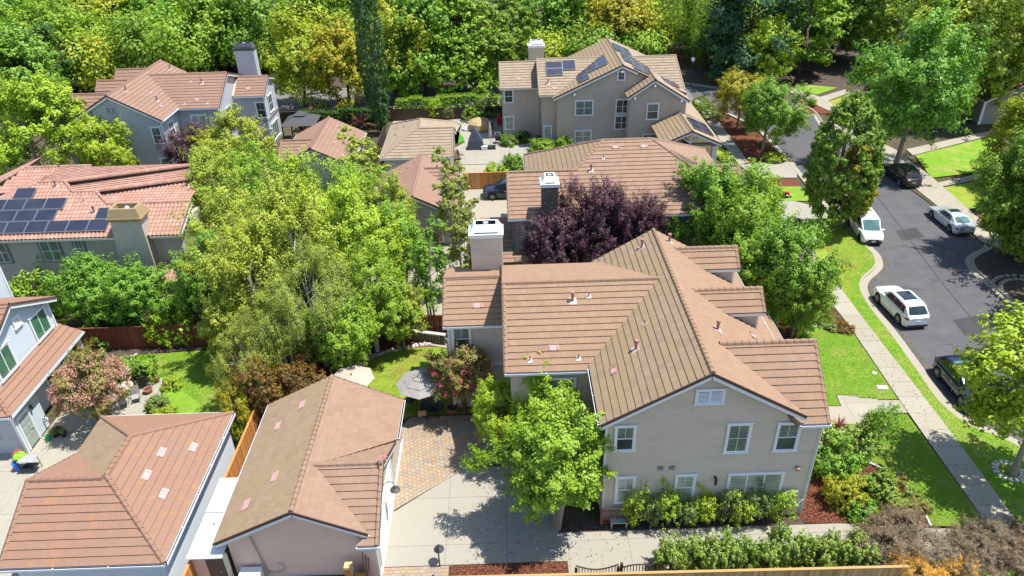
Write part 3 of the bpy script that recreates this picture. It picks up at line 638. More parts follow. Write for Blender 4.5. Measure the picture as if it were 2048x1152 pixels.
window(F.h, (-30.78, 81, 4.0), 'E', 1.3, 1.5, 'pair'); window(F.h, (-27.26, 85.4, 3.7), 'E', 1.4, 1.8, 'pair', glass=GLASS); window(F.h, (-27.26, 85.4, .5), 'E', 2.4, 1.8, 'triple'); window(F.h, (-35.28, 76.0, 4.2), 'E', 1.2, 1.5, 'pair')
F.tr('belt_board', TAUPE).box((-27.25, 83.1, 3.1), (-30.8, 83.16, 3.35)); F.tr('belt_board', TAUPE).box((-27.28, 83.16, 3.1), (-27.2, 87.9, 3.35))
chimney(F, -2.3, -.1, 38.6, 39.8, 0, 10.4, SIDE_GREY, CHARCOAL)
for a in ((-35.3, 73.85), (-27.3, 83.1)): F.tr('corner_board', WHITE).box((a[0]-.06, a[1], 0), (a[0]+.06, a[1]+.08, 6.2))
F.finish()

CONDUIT = plain('painted_conduit', (.38, .27, .21), .6, .1, 4)
# ================================================================ gabled garages (plan B), three of them
def plan_b(H, wall, side, west_tile=None, board=.19, trim=WHITE):
    zr = lambda x: 4.8-.5*abs(x+10)
    H.plane([(-13.85, 22.75, 2.9), (-13.85, 32.5, 2.9), (-10, 32.5, 4.8), (-10, 22.75, 4.8)], west_tile)
    H.plane([(-6.2, 29.2, 2.9), (-6.2, 32.5, 2.9), (-10, 32.5, 4.8), (-10, 22.75, 4.8), (-6.75, 22.75, 3.17), (-9.6, 25.8, 4.6)])
    H.plane([(-7.35, 22.45, 2.75), (-6.3, 22.45, 2.75), (-6.3, 25.8, 4.6), (-9.6, 25.8, 4.6), (-6.9, 22.8, 2.95)])
    H.plane([(-6.3, 29.2, 2.75), (-6.35, 29.2, 2.75), (-9.6, 25.8, 4.6), (-6.3, 25.8, 4.6)])
    H.cap((-10, 22.75, 4.82), (-10, 32.5, 4.82)); H.cap((-9.6, 25.8, 4.62), (-6.3, 25.8, 4.62)); H.cap((-6.38, 22.45, 2.77), (-6.38, 25.8, 4.62), w=.2, h=.05)
    H.gwall(-13.45, -6.65, 23.1, 32.15, (2.95, 2.85), 4.63, 'y', wall, -10); H.gwall(-7.3, -6.55, 22.85, 28.8, 2.8, 4.42, 'x', wall, 25.8)
    H.rake((-13.85, 22.75, 2.9), (-10, 22.75, 4.8), (0, -1, 0)); H.rake((-6.75, 22.75, 3.17), (-10, 22.75, 4.8), (0, -1, 0)); H.rake((-13.85, 32.5, 2.9), (-10, 32.5, 4.8), (0, 1, 0)); H.rake((-6.2, 32.5, 2.9), (-10, 32.5, 4.8), (0, 1, 0))
    H.rake((-6.3, 22.45, 2.75), (-6.3, 25.8, 4.6), (1, 0, 0)); H.rake((-6.3, 29.2, 2.75), (-6.3, 25.8, 4.6), (1, 0, 0))
    H.gutter((-13.85, 22.75, 2.9), (-13.85, 32.5, 2.9), (-1, 0, 0)); H.gutter((-6.2, 29.3, 2.9), (-6.2, 32.5, 2.9), (1, 0, 0)); H.gutter((-7.3, 22.45, 2.75), (-6.3, 22.45, 2.75), (0, -1, 0))
    H.mid = Vector(H.T((-10, 27, 0))); 
    H.siding([(-13.45, 23.1, 0), (-7.3, 23.1, 0), (-7.3, 23.1, 3.15), (-10, 23.1, 4.6), (-13.45, 23.1, 2.9)] if H.T((0, 1, 0))[1] > H.T((0, 0, 0))[1] else [(-13.45, 32.15, 0), (-6.65, 32.15, 0), (-6.65, 32.15, 2.85), (-10, 32.15, 4.6), (-13.45, 32.15, 2.9)], side, board)
    H.siding([(-7.3, 22.85, 0), (-6.55, 22.85, 0), (-6.55, 22.85, 2.8), (-7.3, 22.85, 2.8)], side, board)
    # garage door in the side gable
    H.tr('door_frame', trim).box(H.T((-6.56, 23.35, 0)), H.T((-6.50, 23.55, 2.3))); H.tr('door_frame', trim).box(H.T((-6.56, 28.15, 0)), H.T((-6.50, 28.35, 2.3))); H.tr('door_frame', trim).box(H.T((-6.56, 23.35, 2.3)), H.T((-6.48, 28.35, 2.5)))
    for k in range(4): H.tr('garage_door', trim).box(H.T((-6.56, 23.55, .04+k*.565)), H.T((-6.53, 28.15, .57+k*.565)))
    H.tr('sill_board', WHITE).box(H.T((-6.56, 22.85, 0)), H.T((-6.47, 32.2, .14)))
B = House('garage', 'pinkish beige garage with tan tiled gable roof between the patio and the orange fence', 'garage', (-10, 27), tile=TILE_PINK)
B.course = .36; plan_b(B, STUCCO_GREY, SIDE_PINK, TILE_OLIVE)
for x, y in ((-12.5, 25.5), (-12.6, 24.0), (-11.9, 29.0), (-12.8, 28.2), (-11.0, 26.0)): B.vent('flat', (x, y, 4.8-.5*abs(x+10)), (-.5, 0, 1)) if False else None
for x, y in ((-11.4, 30.9), (-12.6, 29.9), (-11.6, 25.7), (-12.75, 24.5)):
    p = Vector((x, y, 4.8-.49*abs(x+10)-.005)); n = Vector((-.49, 0, 1)).normalized(); MB().obox(p+n*.052, (Vector((0, 1, 0)), Vector((1, 0, .49)), n), (.62, .36, .02)).build('roof_vent', FLASH, B.h)
B.tr('conduit', CONDUIT).tube([(-12.3, 23.0, 2.95), (-12.25, 23.0, 2.9), (-12.0, 23.0, .9), (-11.9, 23.0, .3)], .035, 6); B.tr('conduit', CONDUIT).tube([(-11.9, 23.0, .5), (-11.5, 23.0, .42), (-11.1, 23.0, .6), (-11.1, 23.0, 1.0), (-11.35, 23.0, 1.05)], .02, 6)
B.tr('downspout', WHITE).tube([(-6.45, 32.2, 2.8), (-6.5, 32.3, 2.4), (-6.5, 32.3, .1)], .04, 6)
B.tr('lamp_arm', BLACK).tube([(-6.5, 26.0, 2.9), (-6.25, 26.0, 3.15), (-5.98, 26.0, 3.05), (-5.95, 26.0, 2.8)], .02, 6)
B.tr('barn_lamp_shade', CHARCOAL).lathe((-5.95, 26.0, 2.55), [(.26, 0), (.24, .05), (.1, .14), (.06, .26)], 14)
B.finish()
G_T = lambda p: (-29.1-p[0], p[1]+46.3, p[2])
G = House('garage', 'garage with brown gable roof and blue-grey end wall behind the yellow-green trees', 'garage', (-10, 27), G_T, TILE_RED, 0)
G.course = .42; plan_b(G, STUCCO_GREY, SIDE_GREY, board=.24)
for x, y in ((-11.2, 30.8), (-12.6, 28.9), (-11.6, 26.4), (-12.8, 24.2)): G.vent('flat', (x, y, 4.8-.494*abs(x+10)), (-.49, 0, 1))
G.finish()
I_T = lambda p: (p[0]+2.2, 89.2-p[1], p[2])
I = House('garage', 'grey garage with red-brown gable roof behind the slender birch trees', 'garage', (-10, 27), I_T, TILE_RED, 0)
I.course = .42; plan_b(I, STUCCO_GREY, SIDE_GREY, board=.24)
for x, y in ((-11.2, 24.4),): I.vent('flat', (x, y, 4.8-.494*abs(x+10)), (-.49, 0, 1))
window(I.h, (-6.0, 56.98, .3), 'S', .95, 1.9, 'grid', glass=STUCCO_OLIVE, head=False)
I.finish()
# ================================================================ hipped garages (plan C), two of them
def plan_c(H, wall, side, west_tile=None, board=.19):
    e = 2.9; zr = 4.72; s = .492
    H.plane([(-23.2, 21.75, e), (-15.75, 21.75, e), (-19.45, 25.45, zr), (-19.6, 25.35, 4.67), (-23.2, 25.35, 4.67)])
    H.plane([(-15.75, 21.75, e), (-15.75, 31.85, e), (-19.45, 28.15, zr), (-19.45, 25.45, zr)])
    H.plane([(-15.75, 31.85, e), (-23.15, 31.85, e), (-19.45, 28.15, zr)])
    H.plane([(-23.15, 31.85, e), (-23.15, 28.95, e), (-19.58, 25.38, 4.67), (-19.45, 25.45, zr), (-19.45, 28.15, zr)], west_tile)
    H.plane([(-23.2, 28.95, e), (-23.15, 28.95, e), (-19.58, 25.38, 4.67), (-23.2, 25.35, 4.67)])
    for a, b in (((-15.75, 21.75, e+.02), (-19.45, 25.45, zr+.02)), ((-15.75, 31.85, e+.02), (-19.45, 28.15, zr+.02)), ((-23.15, 31.85, e+.02), (-19.45, 28.15, zr+.02)), ((-19.45, 25.45, zr+.02), (-19.45, 28.15, zr+.02)), ((-19.6, 25.35, 4.69), (-23.2, 25.35, 4.69))): H.cap(a, b)
    H.cap((-23.12, 21.75, e+.02), (-23.12, 25.35, 4.69), w=.2, h=.05)
    H.boxwall((-22.8, 22.15, 0), (-16.1, 31.5, 2.85), wall); H.tr('wall', wall).prism(H.t([(-22.8, 22.2, 2.85), (-22.8, 28.5, 2.85), (-22.8, 25.35, 4.4)]), Vector(H.T((2, 0, 0)))-Vector(H.T((0, 0, 0))))
    H.rake((-23.2, 21.75, e), (-23.2, 25.35, 4.67), (-1, 0, 0)); H.rake((-23.2, 28.95, e), (-23.2, 25.35, 4.67), (-1, 0, 0))
    H.gutter((-23.2, 21.75, e), (-15.75, 21.75, e), (0, -1, 0)); H.gutter((-15.75, 21.75, e), (-15.75, 31.85, e), (1, 0, 0)); H.gutter((-15.75, 31.85, e), (-23.15, 31.85, e), (0, 1, 0))
    H.mid = Vector(H.T((-19.4, 27, 0)))
    for q in ([(-22.8, 22.15), (-16.1, 22.15)], [(-16.1, 22.15), (-16.1, 31.5)]):
        (a, b), (c, d) = q; H.siding([(a, b, 0), (c, d, 0), (c, d, 2.8), (a, b, 2.8)], side, board, limit=40)
Cg = House('garage', 'pale blue garage with rust-brown hipped roof and pink vents at the lower left', 'garage', (-19.5, 27), tile=TILE_RUST)
Cg.course = .40; plan_c(Cg, STUCCO_GREY, SIDE_BLUE, TILE_OLIVE)
for x, y in ((-17.9, 27.7), (-18.0, 26.1), (-16.75, 28.6), (-17.0, 25.3)):
    z = 4.72-.492*(x+19.45); n = Vector((.492, 0, 1)).normalized(); p = Vector((x, y, z)); mb = MB(); mb.obox(p+n*.055, (Vector((0, 1, 0)), Vector((1, 0, -.492)), n), (.62, .34, .02)); mb.mi = 1
    for dy in (-.22, .22): mb.obox(p+n*.075+Vector((0, dy, 0)), (Vector((0, 1, 0)), Vector((1, 0, -.492)), n), (.08, .3, .03))
    mb.build('roof_vent', [FLASH, FLASHW], Cg.h)
Cg.finish()
H_T = lambda p: (-28.35-p[0], 70.5+(p[1]-21.75)*1.07, p[2])
Hg = House('garage', 'garage with sand-coloured hipped roof beside the curved lawn and pale patio', 'garage', (-19.5, 27), H_T, TILE_SAND, 0)
Hg.course = .42; plan_c(Hg, STUCCO_OLIVE, SIDE_GREY)
for x, y in ((-16.6, 29.4), (-16.8, 27.2), (-17.8, 29.8), (-17.6, 28.6)): Hg.vent('flat', (x, y, 4.72-.492*(x+19.45)), (.49, 0, 1))
Hg.finish()
# ================================================================ house K: middle house with ledge-stone chimney
K = House('house', 'long pinkish-brown roofed house with dark stone chimney behind the purple tree', 'house', (9, 55), tile=TILE_PINK)
K.course = .42
zk = 5.75
K.plane([(.2, 49.75, zk), (18.65, 49.75, zk), (18.65, 54.0, 7.8), (14.85, 54.0, 7.8), (12.1, 56.9, 9.15), (8.15, 56.9, 9.15), (5.7, 54.0, 7.8), (.2, 54.0, 7.8)])
K.plane([(1.9, 63.0, zk), (1.9, 58.3, zk), (5.7, 54.0, 7.8), (8.15, 56.9, 9.15)], TILE_OLIVE)
K.plane([(.2, 58.3, zk), (1.9, 58.3, zk), (5.7, 54.0, 7.8), (.2, 54.0, 7.8)])
K.plane([(18.4, 58.3, zk), (18.4, 63.0, zk), (12.1, 56.9, 9.15), (14.85, 54.0, 7.8)])
K.plane([(18.65, 58.3, zk), (18.4, 58.3, zk), (14.85, 54.0, 7.8), (18.65, 54.0, 7.8)])
K.plane([(18.4, 63.0, zk), (1.9, 63.0, zk), (8.15, 56.9, 9.15), (12.1, 56.9, 9.15)])
for a, b in (((.2, 54, 7.82), (5.7, 54, 7.82)), ((5.7, 54, 7.82), (8.15, 56.9, 9.17)), ((8.15, 56.9, 9.17), (12.1, 56.9, 9.17)), ((14.85, 54, 7.82), (12.1, 56.9, 9.17)), ((18.65, 54, 7.82), (14.85, 54, 7.82)), ((1.9, 63, zk+.02), (8.15, 56.9, 9.17)), ((18.4, 63, zk+.02), (12.1, 56.9, 9.17))): K.cap(a, b)
K.cap((.28, 49.75, zk+.02), (.28, 54, 7.82), w=.2, h=.05); K.cap((18.57, 49.75, zk+.02), (18.57, 54, 7.82), w=.2, h=.05)
K.rake((.2, 49.75, zk), (.2, 54, 7.8), (-1, 0, 0)); K.rake((18.65, 49.75, zk), (18.65, 54, 7.8), (1, 0, 0))
K.gwall(.55, 18.2, 50.2, 57.9, 5.75, 7.6, 'x', STUCCO_GREY, 54); K.boxwall((2.3, 57.8, 0), (18.0, 62.6, 5.7), STUCCO_OLIVE)
K.gutter((.2, 49.75, zk), (2.7, 49.75, zk), (0, -1, 0)); K.gutter((3.95, 49.75, zk), (18.65, 49.75, zk), (0, -1, 0)); K.gutter((1.9, 63, zk), (1.9, 58.4, zk), (-1, 0, 0))
K.mid = Vector((9, 55, 0)); K.siding([(.55, 50.2, 2.6), (18.2, 50.2, 2.6), (18.2, 50.2, 5.7), (.55, 50.2, 5.7)], SHINGLE_GREY, .22, width=.26, stagger=True, gap=.012)
K.siding([(.55, 50.2, 2.6), (.55, 57.9, 2.6), (.55, 57.9, 5.7), (.55, 54, 7.5), (.55, 50.2, 5.7)], SHINGLE_GREY, .22, width=.26, stagger=True, gap=.012)
K.tr('belt_board', TAUPE).box((.5, 50.1, 2.45), (18.25, 50.2, 2.62)); K.tr('corner_board', TAUPE).box((.5, 50.12, 0), (.64, 50.2, 5.6))
# low roofs at the west end
K.plane([(-2.2, 48.6, 2.65), (1.15, 48.6, 2.65), (1.15, 49.7, 3.1), (-2.2, 49.7, 3.1)], TILE_PINK); K.plane([(-2.2, 56.5, 2.65), (.5, 56.5, 2.65), (.5, 50.9, 4.2), (-2.2, 50.9, 4.2)], TILE_PINK); K.plane([(-2.2, 49.7, 2.9), (.5, 49.7, 2.9), (.5, 50.9, 4.2), (-2.2, 50.9, 4.2)])
K.boxwall((-1.9, 50.0, 0), (.5, 56.2, 2.8), STUCCO_OLIVE)
for k, x, y in (('small', 8.0, 55.0), ('pipe', 6.9, 53.9), ('flat', 9.1, 56.1), ('flat', 11.4, 56.1), ('flat', 9.4, 50.6)): K.vent(k, (x, y, zk+.482*(y-49.75)), Vector((0, -.48, 1)))
ch, bb = chimney(K, 2.75, 3.95, 49.45, 50.7, 0, 8.4, STONE)
def ledge(parent, x0, x1, y, z0, z1, mat, dirx=True):
    P = Pieces('ledge_stone', mat, parent, 0); z = z0
    while z < z1:
        h = random.uniform(.05, .13); x = x0
        while x < x1:
            w_ = random.uniform(.15, .45); b = random.uniform(.01, .05); xe = min(x+w_, x1)
            vs = [(x+.005, 0, z), (xe-.005, 0, z), (xe-.005, 0, min(z+h, z1)-.008), (x+.005, 0, min(z+h, z1)-.008)]
            M = Matrix.Translation((0, y, 0)) if dirx else Matrix.Translation((y, 0, 0)) @ Matrix.Rotation(RAD(90), 4, 'Z')
            P.put(M, [(a, -b, c) for a, _, c in vs]+vs, [(0, 1, 2, 3), (0, 4, 5, 1), (1, 5, 6, 2), (2, 6, 7, 3), (3, 7, 4, 0)]); x = xe
        z += h
    P.flush()
ledge(ch, 2.75, 3.95, 49.45, 2, 8.4, STONE); ledge(ch, 49.45, 50.7, 3.95, 5, 8.4, STONE, False)
K.finish()

# ================================================================ house J: tan house with solar panels
J = House('house', 'tan stucco house with three front gables and solar panels on its sand-coloured roof', 'house', (10, 85), tile=TILE_SAND, limit=0)
J.course = .44; z0 = 5.8; sl_ = .458
J.plane([(-.2, 83.9, 5.85), (4.2, 83.9, 5.85), (4.2, 87.9, 7.85), (-.2, 87.9, 7.85)]); J.plane([(4.2, 91.9, 5.85), (-.2, 91.9, 5.85), (-.2, 87.9, 7.85), (4.2, 87.9, 7.85)])
J.plane([(4.15, 80.6, 5.9), (6.0, 80.6, 5.9), (12.0, 86.1, 8.55), (4.15, 86.1, 8.55)]); J.plane([(12.0, 91.6, 5.9), (4.15, 91.6, 5.9), (4.15, 86.1, 8.55), (12.0, 86.1, 8.55)])
J.plane([(5.77, 79.9, 5.78), (5.77, 92.9, 5.78), (13.3, 92.9, 9.2), (13.3, 79.9, 9.2)], TILE_OLIVE)
J.plane([(20.6, 79.9, 5.85), (20.6, 92.9, 5.85), (13.3, 92.9, 9.2), (13.3, 79.9, 9.2)])
J.plane([(14.5, 81.2, 5.9), (20.75, 81.2, 5.9), (20.5, 86.1, 8.5), (14.5, 86.1, 8.5)]); J.plane([(20.75, 91, 5.9), (14.5, 91, 5.9), (14.5, 86.1, 8.5), (20.5, 86.1, 8.5)])
J.plane([(13.7, 78.0, 6.15), (13.7, 81.5, 6.15), (16.6, 81.5, 8.05), (16.6, 78.0, 8.05)], TILE_OLIVE); J.plane([(20.55, 78, 5.6), (20.55, 82, 5.6), (16.6, 82.0, 8.05), (16.6, 78.0, 8.05)])
J.plane([(16.5, 72, 2.95), (16.5, 78.3, 2.95), (19.55, 78.3, 4.3), (19.55, 72, 4.3)], TILE_OLIVE); J.plane([(22.75, 72, 2.85), (22.75, 78.3, 2.85), (19.55, 78.3, 4.3), (19.55, 72, 4.3)])
J.plane([(22.75, 78.3, 2.85), (22.75, 87, 2.85), (20.2, 87, 4.1), (20.2, 78.3, 4.1)])
for a, b in (((-.2, 87.9, 7.87), (4.2, 87.9, 7.87)), ((4.2, 86.1, 8.57), (12, 86.1, 8.57)), ((13.3, 79.9, 9.22), (13.3, 92.9, 9.22)), ((20.5, 86.1, 8.52), (14.5, 86.1, 8.52)), ((16.6, 78, 8.07), (16.6, 81.5, 8.07)), ((19.55, 72, 4.32), (19.55, 78.3, 4.32))): J.cap(a, b)
for a, b in (((-.12, 83.9, 5.87), (-.12, 87.9, 7.87)), ((4.23, 80.6, 5.92), (4.23, 86.1, 8.57)), ((20.65, 81.2, 5.92), (20.42, 86.1, 8.52))): J.cap(a, b, w=.22, h=.06)
for x0, x1, y0, y1, z1 in ((.05, 4.6, 84.3, 91.5, 5.85), (4.6, 6.6, 81.1, 91.2, 5.9), (20, 20.3, 82, 90.6, 5.6)): J.boxwall((x0, y0, 0), (x1, y1, z1), STUCCO_TAN)
J.gwall(.05, 4.7, 84.31, 91.5, 5.9, 7.65, 'x', STUCCO_TAN, 87.9); J.gwall(4.62, 20.2, 81.12, 91.1, 5.9, 8.3, 'x', STUCCO_TAN, 86.1)
J.gwall(6.25, 20.2, 80.3, 92.4, (5.85, 5.85), 9.0, 'y', STUCCO_TAN, 13.3); J.gwall(14.05, 20.25, 78.35, 82, (6.2, 5.65), 7.85, 'y', STUCCO_TAN, 16.6)
for a, b, o in (((5.77, 79.9, 5.78), (13.3, 79.9, 9.2), (0, -1, 0)), ((15.0, 79.9, 8.42), (13.3, 79.9, 9.2), (0, -1, 0)), ((13.7, 78, 6.15), (16.6, 78, 8.05), (0, -1, 0)), ((20.55, 78, 5.6), (16.6, 78, 8.05), (0, -1, 0)), ((16.5, 72, 2.95), (19.55, 72, 4.3), (0, -1, 0)), ((22.75, 72, 2.85), (19.55, 72, 4.3), (0, -1, 0)), ((-.2, 83.9, 5.85), (-.2, 87.9, 7.85), (-1, 0, 0))):
    J.rake(a, b, o, hh=.24)
J.gutter((-.2, 83.9, 5.85), (4.2, 83.9, 5.85), (0, -1, 0), CREAM); J.gutter((4.2, 80.6, 5.9), (5.7, 80.6, 5.9), (0, -1, 0), CREAM); J.gutter((5.77, 80, 5.78), (5.77, 80.6, 5.78), (-1, 0, 0), CREAM)
for x, z in ((13.3, 8.75), (8.1, 6.4)): J.tr('roof_bracket', WHITE).bar((x, 79.75, z-.25), (x, 80.3, z-.35), .16, .22)
for x, z in ((16.6, 7.6), (14.5, 6.3), (19.6, 5.85)): J.tr('roof_bracket', WHITE).bar((x, 77.85, z-.2), (x, 78.35, z-.3), .16, .22)
J.tr('downspout', CREAM).tube([(4.15, 84.2, 5.7), (4.2, 84.25, 5.3), (4.2, 84.25, .1)], .05, 6)
# porch: posts and open gable truss
for x in (17.2, 22.2): J.tr('porch_post', WHITE).box((x-.25, 72.35, 0), (x+.25, 72.85, 2.5))
J.tr('porch_beam', TAUPE).box((16.9, 72.45, 2.5), (22.5, 72.75, 2.78)); J.tr('porch_beam', TAUPE).box((22.0, 72.76, 2.5), (22.3, 86, 2.75)); J.tr('truss_post', WHITE).box((19.45, 72.45, 2.78), (19.65, 72.7, 4.1))
J.tr('truss_brace', WHITE).bar((19.6, 72.56, 2.9), (20.6, 72.56, 3.6), .15, .15, (0, 1, 0)); J.tr('truss_brace', WHITE).bar((19.5, 72.56, 2.9), (18.5, 72.56, 3.6), .15, .15, (0, 1, 0)); J.tr('porch_post', WHITE).box((21.9, 84.6, 0), (22.3, 85, 2.5))
for c, f_, w_, h_, st, kw in (((.85, 84.25, 4.15), 'S', .95, 1.4, 'dh', dict(glass=GLASS)), ((.85, 84.25, .9), 'S', .95, 1.5, 'dh', dict(glass=GLASS_L)), ((5.2, 81.05, .6), 'S', .8, 1.6, 'dh', dict(glass=GLASS_L)),
        ((9.25, 80.24, 3.65), 'S', 1.9, 1.6, 'pair', dict(glass=GLASS_BL)), ((9.2, 80.24, .5), 'S', 1.8, 1.3, 'pair', dict(glass=GLASS_L)), ((13.6, 80.24, 3.75), 'S', 1.45, 1.5, 'pair', dict(glass=GLASS)), ((13.55, 80.24, 1.9), 'S', 1.45, 1.5, 'pair', dict(glass=GLASS)),
        ((16.6, 78.29, 3.6), 'S', 1.2, 1.7, 'dh', {}), ((16.5, 78.29, .6), 'S', 1.5, 1.2, 'pair', {}), ((13.25, 80.24, 7.5), 'S', .7, .85, 'grid', dict(glass=CHARCOAL))): window(J.h, c, f_, w_, h_, st, **kw)
zz = lambda y: 5.9+.4818*(y-80.6)
for k, x, y in (('pipe', 5.3, 82.3), ('small', 6.6, 82.4), ('flat', 6.0, 81.6)): J.vent(k, (x, y, zz(y)), Vector((0, -.48, 1)))
J.vent('flat', (2.1, 85.3, 6.55), Vector((0, -.5, 1))); J.vent('pipe', (14.6, 79.4, 6.75), Vector((-.65, 0, 1))); J.vent('pipe', (13.9, 83.4, 8.95), NE)
chimney(J, 3.45, 5.3, 89.4, 90.6, 0, 9.1, STUCCO_TAN)
J.finish()
def solar(house, p0, e, u, nx, ny, w_=1.65, h_=1.0, label=None, skip=()):
    """solar modules laid on a roof; p0 lower left corner, e across, u up the slope"""
    p0 = Vector(p0); e = Vector(e).normalized(); u = Vector(u).normalized(); n = e.cross(u); n = n if n.z > 0 else -n; off = Vector(house.h['_o'])
    for j in range(ny):
        for i in range(nx):
            if (i, j) in skip: continue
            c = p0+e*(w_+.02)*(i+.5)+u*(h_+.02)*(j+.5)+n*.16
            o = MB().obox(c, (e, u, n), (w_-.05, h_-.05, .04)).build('solar_panel', SOLAR, house.h)
            fr = MB()
            for s_ in (-1, 1): fr.obox(c+u*s_*(h_/2-.0125), (e, u, n), (w_, .025, .045)); fr.obox(c+e*s_*(w_/2-.0125), (e, u, n), (.025, h_-.05, .045))
            fr.build('panel_frame', ALU, o)
us = (0, 1, .48)
solar(J, (5.2, 83.4, zz(83.4)), (1, 0, 0), us, 1, 2, 1.9, 1.15); solar(J, (7.12, 84.2, zz(84.2)), (1, 0, 0), us, 1, 1, 1.5, 1.6)
solar(J, (8.7, 80.5, 5.78+.454*2.93), (0, 1, 0), (1, 0, .454), 2, 1, 1.9, 1.25); solar(J, (9.9, 82.5, 5.78+.454*4.13), (0, 1, 0), (1, 0, .454), 2, 2, 1.9, 1.2)
solar(J, (19.9, 80.3, 5.85+.459*.7), (0, 1, 0), (-1, 0, .459), 1, 5, 1.9, 1.15); solar(J, (17.0, 82.3, 5.85+.459*3.6), (0, 1, 0), (-1, 0, .459), 2, 3, 1.9, 1.15); solar(J, (15.5, 86.5, 5.85+.459*5.1), (0, 1, 0), (-1, 0, .459), 2, 2, 1.9, 1.1)
solar(J, (22.2, 73.2, 2.85+.453*.55), (0, 1, 0), (-1, 0, .453), 2, 2, 1.9, 1.2)

# ================================================================ house E: Spanish-tiled house
E = House('house', 'stucco house with orange barrel-tile roof, solar panels and a tapering chimney', 'house', (-31, 53), tile=TILE_TERRA)
zsE = lambda y: 6.05+.4*(y-48.3)
E.plane([(-42, 48.3, 6.05), (-23.9, 48.3, 6.05), (-23.9, 51.4, 7.29), (-30.3, 51.4, 7.29), (-31.6, 52.7, 7.81), (-33.4, 52.7, 7.81), (-34.4, 53.8, 8.25), (-36.5, 53.8, 8.25)])
E.plane([(-42, 57.5, 6.05), (-42, 48.3, 6.05), (-36.5, 53.8, 8.25), (-36.5, 55.0, 8.25)])
E.plane([(-24.0, 51.4, 7.29), (-30.3, 51.4, 7.29), (-31.6, 52.7, 7.44), (-31.6, 54.8, 7.68), (-24.6, 54.8, 7.68)]); E.plane([(-24.6, 54.6, 7.86), (-31.6, 52.7, 7.81), (-33.4, 52.7, 7.81), (-34.4, 53.8, 7.88), (-34.4, 56.9, 8.0), (-25.5, 56.9, 8.0)], kind='flat'); E.plane([(-25.5, 56.6, 8.2), (-34.4, 53.8, 8.25), (-36.5, 53.8, 8.25), (-36.5, 57.0, 8.19), (-25.5, 57.0, 8.19)], kind='flat')
E.plane([(-42, 55.8, 6.6), (-34.8, 55.8, 6.6), (-34.8, 58.7, 7.6), (-40.4, 58.7, 7.6)]); E.plane([(-44.3, 61, 6.05), (-44.3, 55.5, 6.05), (-40.4, 58.7, 7.6), (-40.4, 61, 7.6)])
for a, b in (((-30.3, 51.4, 7.33), (-23.9, 51.4, 7.33)), ((-33.4, 52.7, 7.85), (-31.6, 52.7, 7.85)), ((-31.6, 52.7, 7.87), (-24.6, 54.6, 7.9)), ((-36.5, 53.8, 8.29), (-34.4, 53.8, 8.29)), ((-34.4, 53.8, 8.29), (-25.5, 56.6, 8.24)), ((-42, 48.3, 6.09), (-36.5, 53.8, 8.29)), ((-30.3, 51.4, 7.33), (-31.6, 52.7, 7.85)), ((-33.4, 52.7, 7.85), (-34.4, 53.8, 8.29)), ((-40.4, 58.7, 7.64), (-34.8, 58.7, 7.64)), ((-44.3, 55.5, 6.1), (-40.4, 58.7, 7.64))): E.cap(a, b, w=.3, h=.13)
E.boxwall((-41.6, 48.9, 0), (-28.6, 59, 6.0), STUCCO_GREY); E.boxwall((-28.6, 48.9, 0), (-24.3, 54.2, 6.0), STUCCO_GREY); E.boxwall((-36, 51.8, 6.0), (-25.9, 56.8, 7.1), STUCCO_GREY)
E.tr('fascia', CREAM).bar((-42, 48.27, 5.93), (-28.8, 48.27, 5.93), .04, .16); E.tr('fascia', CREAM).bar((-26.2, 48.27, 5.93), (-23.9, 48.27, 5.93), .04, .16); E.tr('fascia', WHITE).bar((-23.88, 48.3, 5.95), (-23.88, 51.4, 7.15), .04, .16)
for c, w_, h_, st in (((-34.15, 48.86, 3.95), 1.35, 1.65, 'pair'), ((-31.95, 48.86, 4.2), .6, 1.4, 'dh'), ((-37.9, 48.86, 3.95), 1.0, 1.65, 'pair')): 
    wd = window(E.h, c, 'S', w_, h_, st, trim=TAUPE, glass=GLASS_BL, head=False, tw=.16)
    for ch_ in wd.children:
        if ch_.name.startswith('sash'): ch_.data.materials[0] = WHITE
# tapering chimney
q = [(-29.3, 48.05), (-25.9, 48.05), (-25.9, 48.95), (-29.3, 48.95)]; t_ = [(-28.55, 48.05), (-26.4, 48.05), (-26.4, 49.3), (-28.55, 49.3)]
q = [(-29.35, 48.05), (-26.35, 48.05), (-26.35, 49.3), (-29.35, 49.3)]
cE = MB().add([(x, y, 0) for x, y in q]+[(x, y, 7.4) for x, y in t_], [(0, 1, 5, 4), (1, 2, 6, 5), (2, 3, 7, 6), (3, 0, 4, 7), (4, 5, 6, 7)]).build('chimney', STUCCO_GREY, E.h)
k = MB(); k.box((-28.65, 47.95, 7.4), (-26.3, 49.4, 7.55)); k.box((-28.75, 47.85, 7.55), (-26.2, 49.5, 7.66))
B_ = [(-28.7, 47.9, 7.66), (-26.25, 47.9, 7.66), (-26.25, 49.45, 7.66), (-28.7, 49.45, 7.66)]; U_ = [(-28.45, 48.1, 8.35), (-26.5, 48.1, 8.35), (-26.5, 49.25, 8.35), (-28.45, 49.25, 8.35)]
I_ = [(-28.25, 48.25, 8.35), (-26.7, 48.25, 8.35), (-26.7, 49.1, 8.35), (-28.25, 49.1, 8.35)]; D_ = [(x, y, 7.9) for x, y, z in I_]
k.add(B_+U_+I_+D_, [(0, 1, 5, 4), (1, 2, 6, 5), (2, 3, 7, 6), (3, 0, 4, 7)]+[(4+i, 4+(i+1) % 4, 8+(i+1) % 4, 8+i) for i in range(4)]+[(8+i, 8+(i+1) % 4, 12+(i+1) % 4, 12+i) for i in range(4)]+[(12, 13, 14, 15)])
k.build('chimney_cap', plain('tan_metal', (.33, .24, .12), .5, .08, 3), cE); MB().lathe((-27.4, 48.7, 7.9), [(.2, 0), (.2, .3), (.1, .42)], 12).build('flue', METAL, cE)
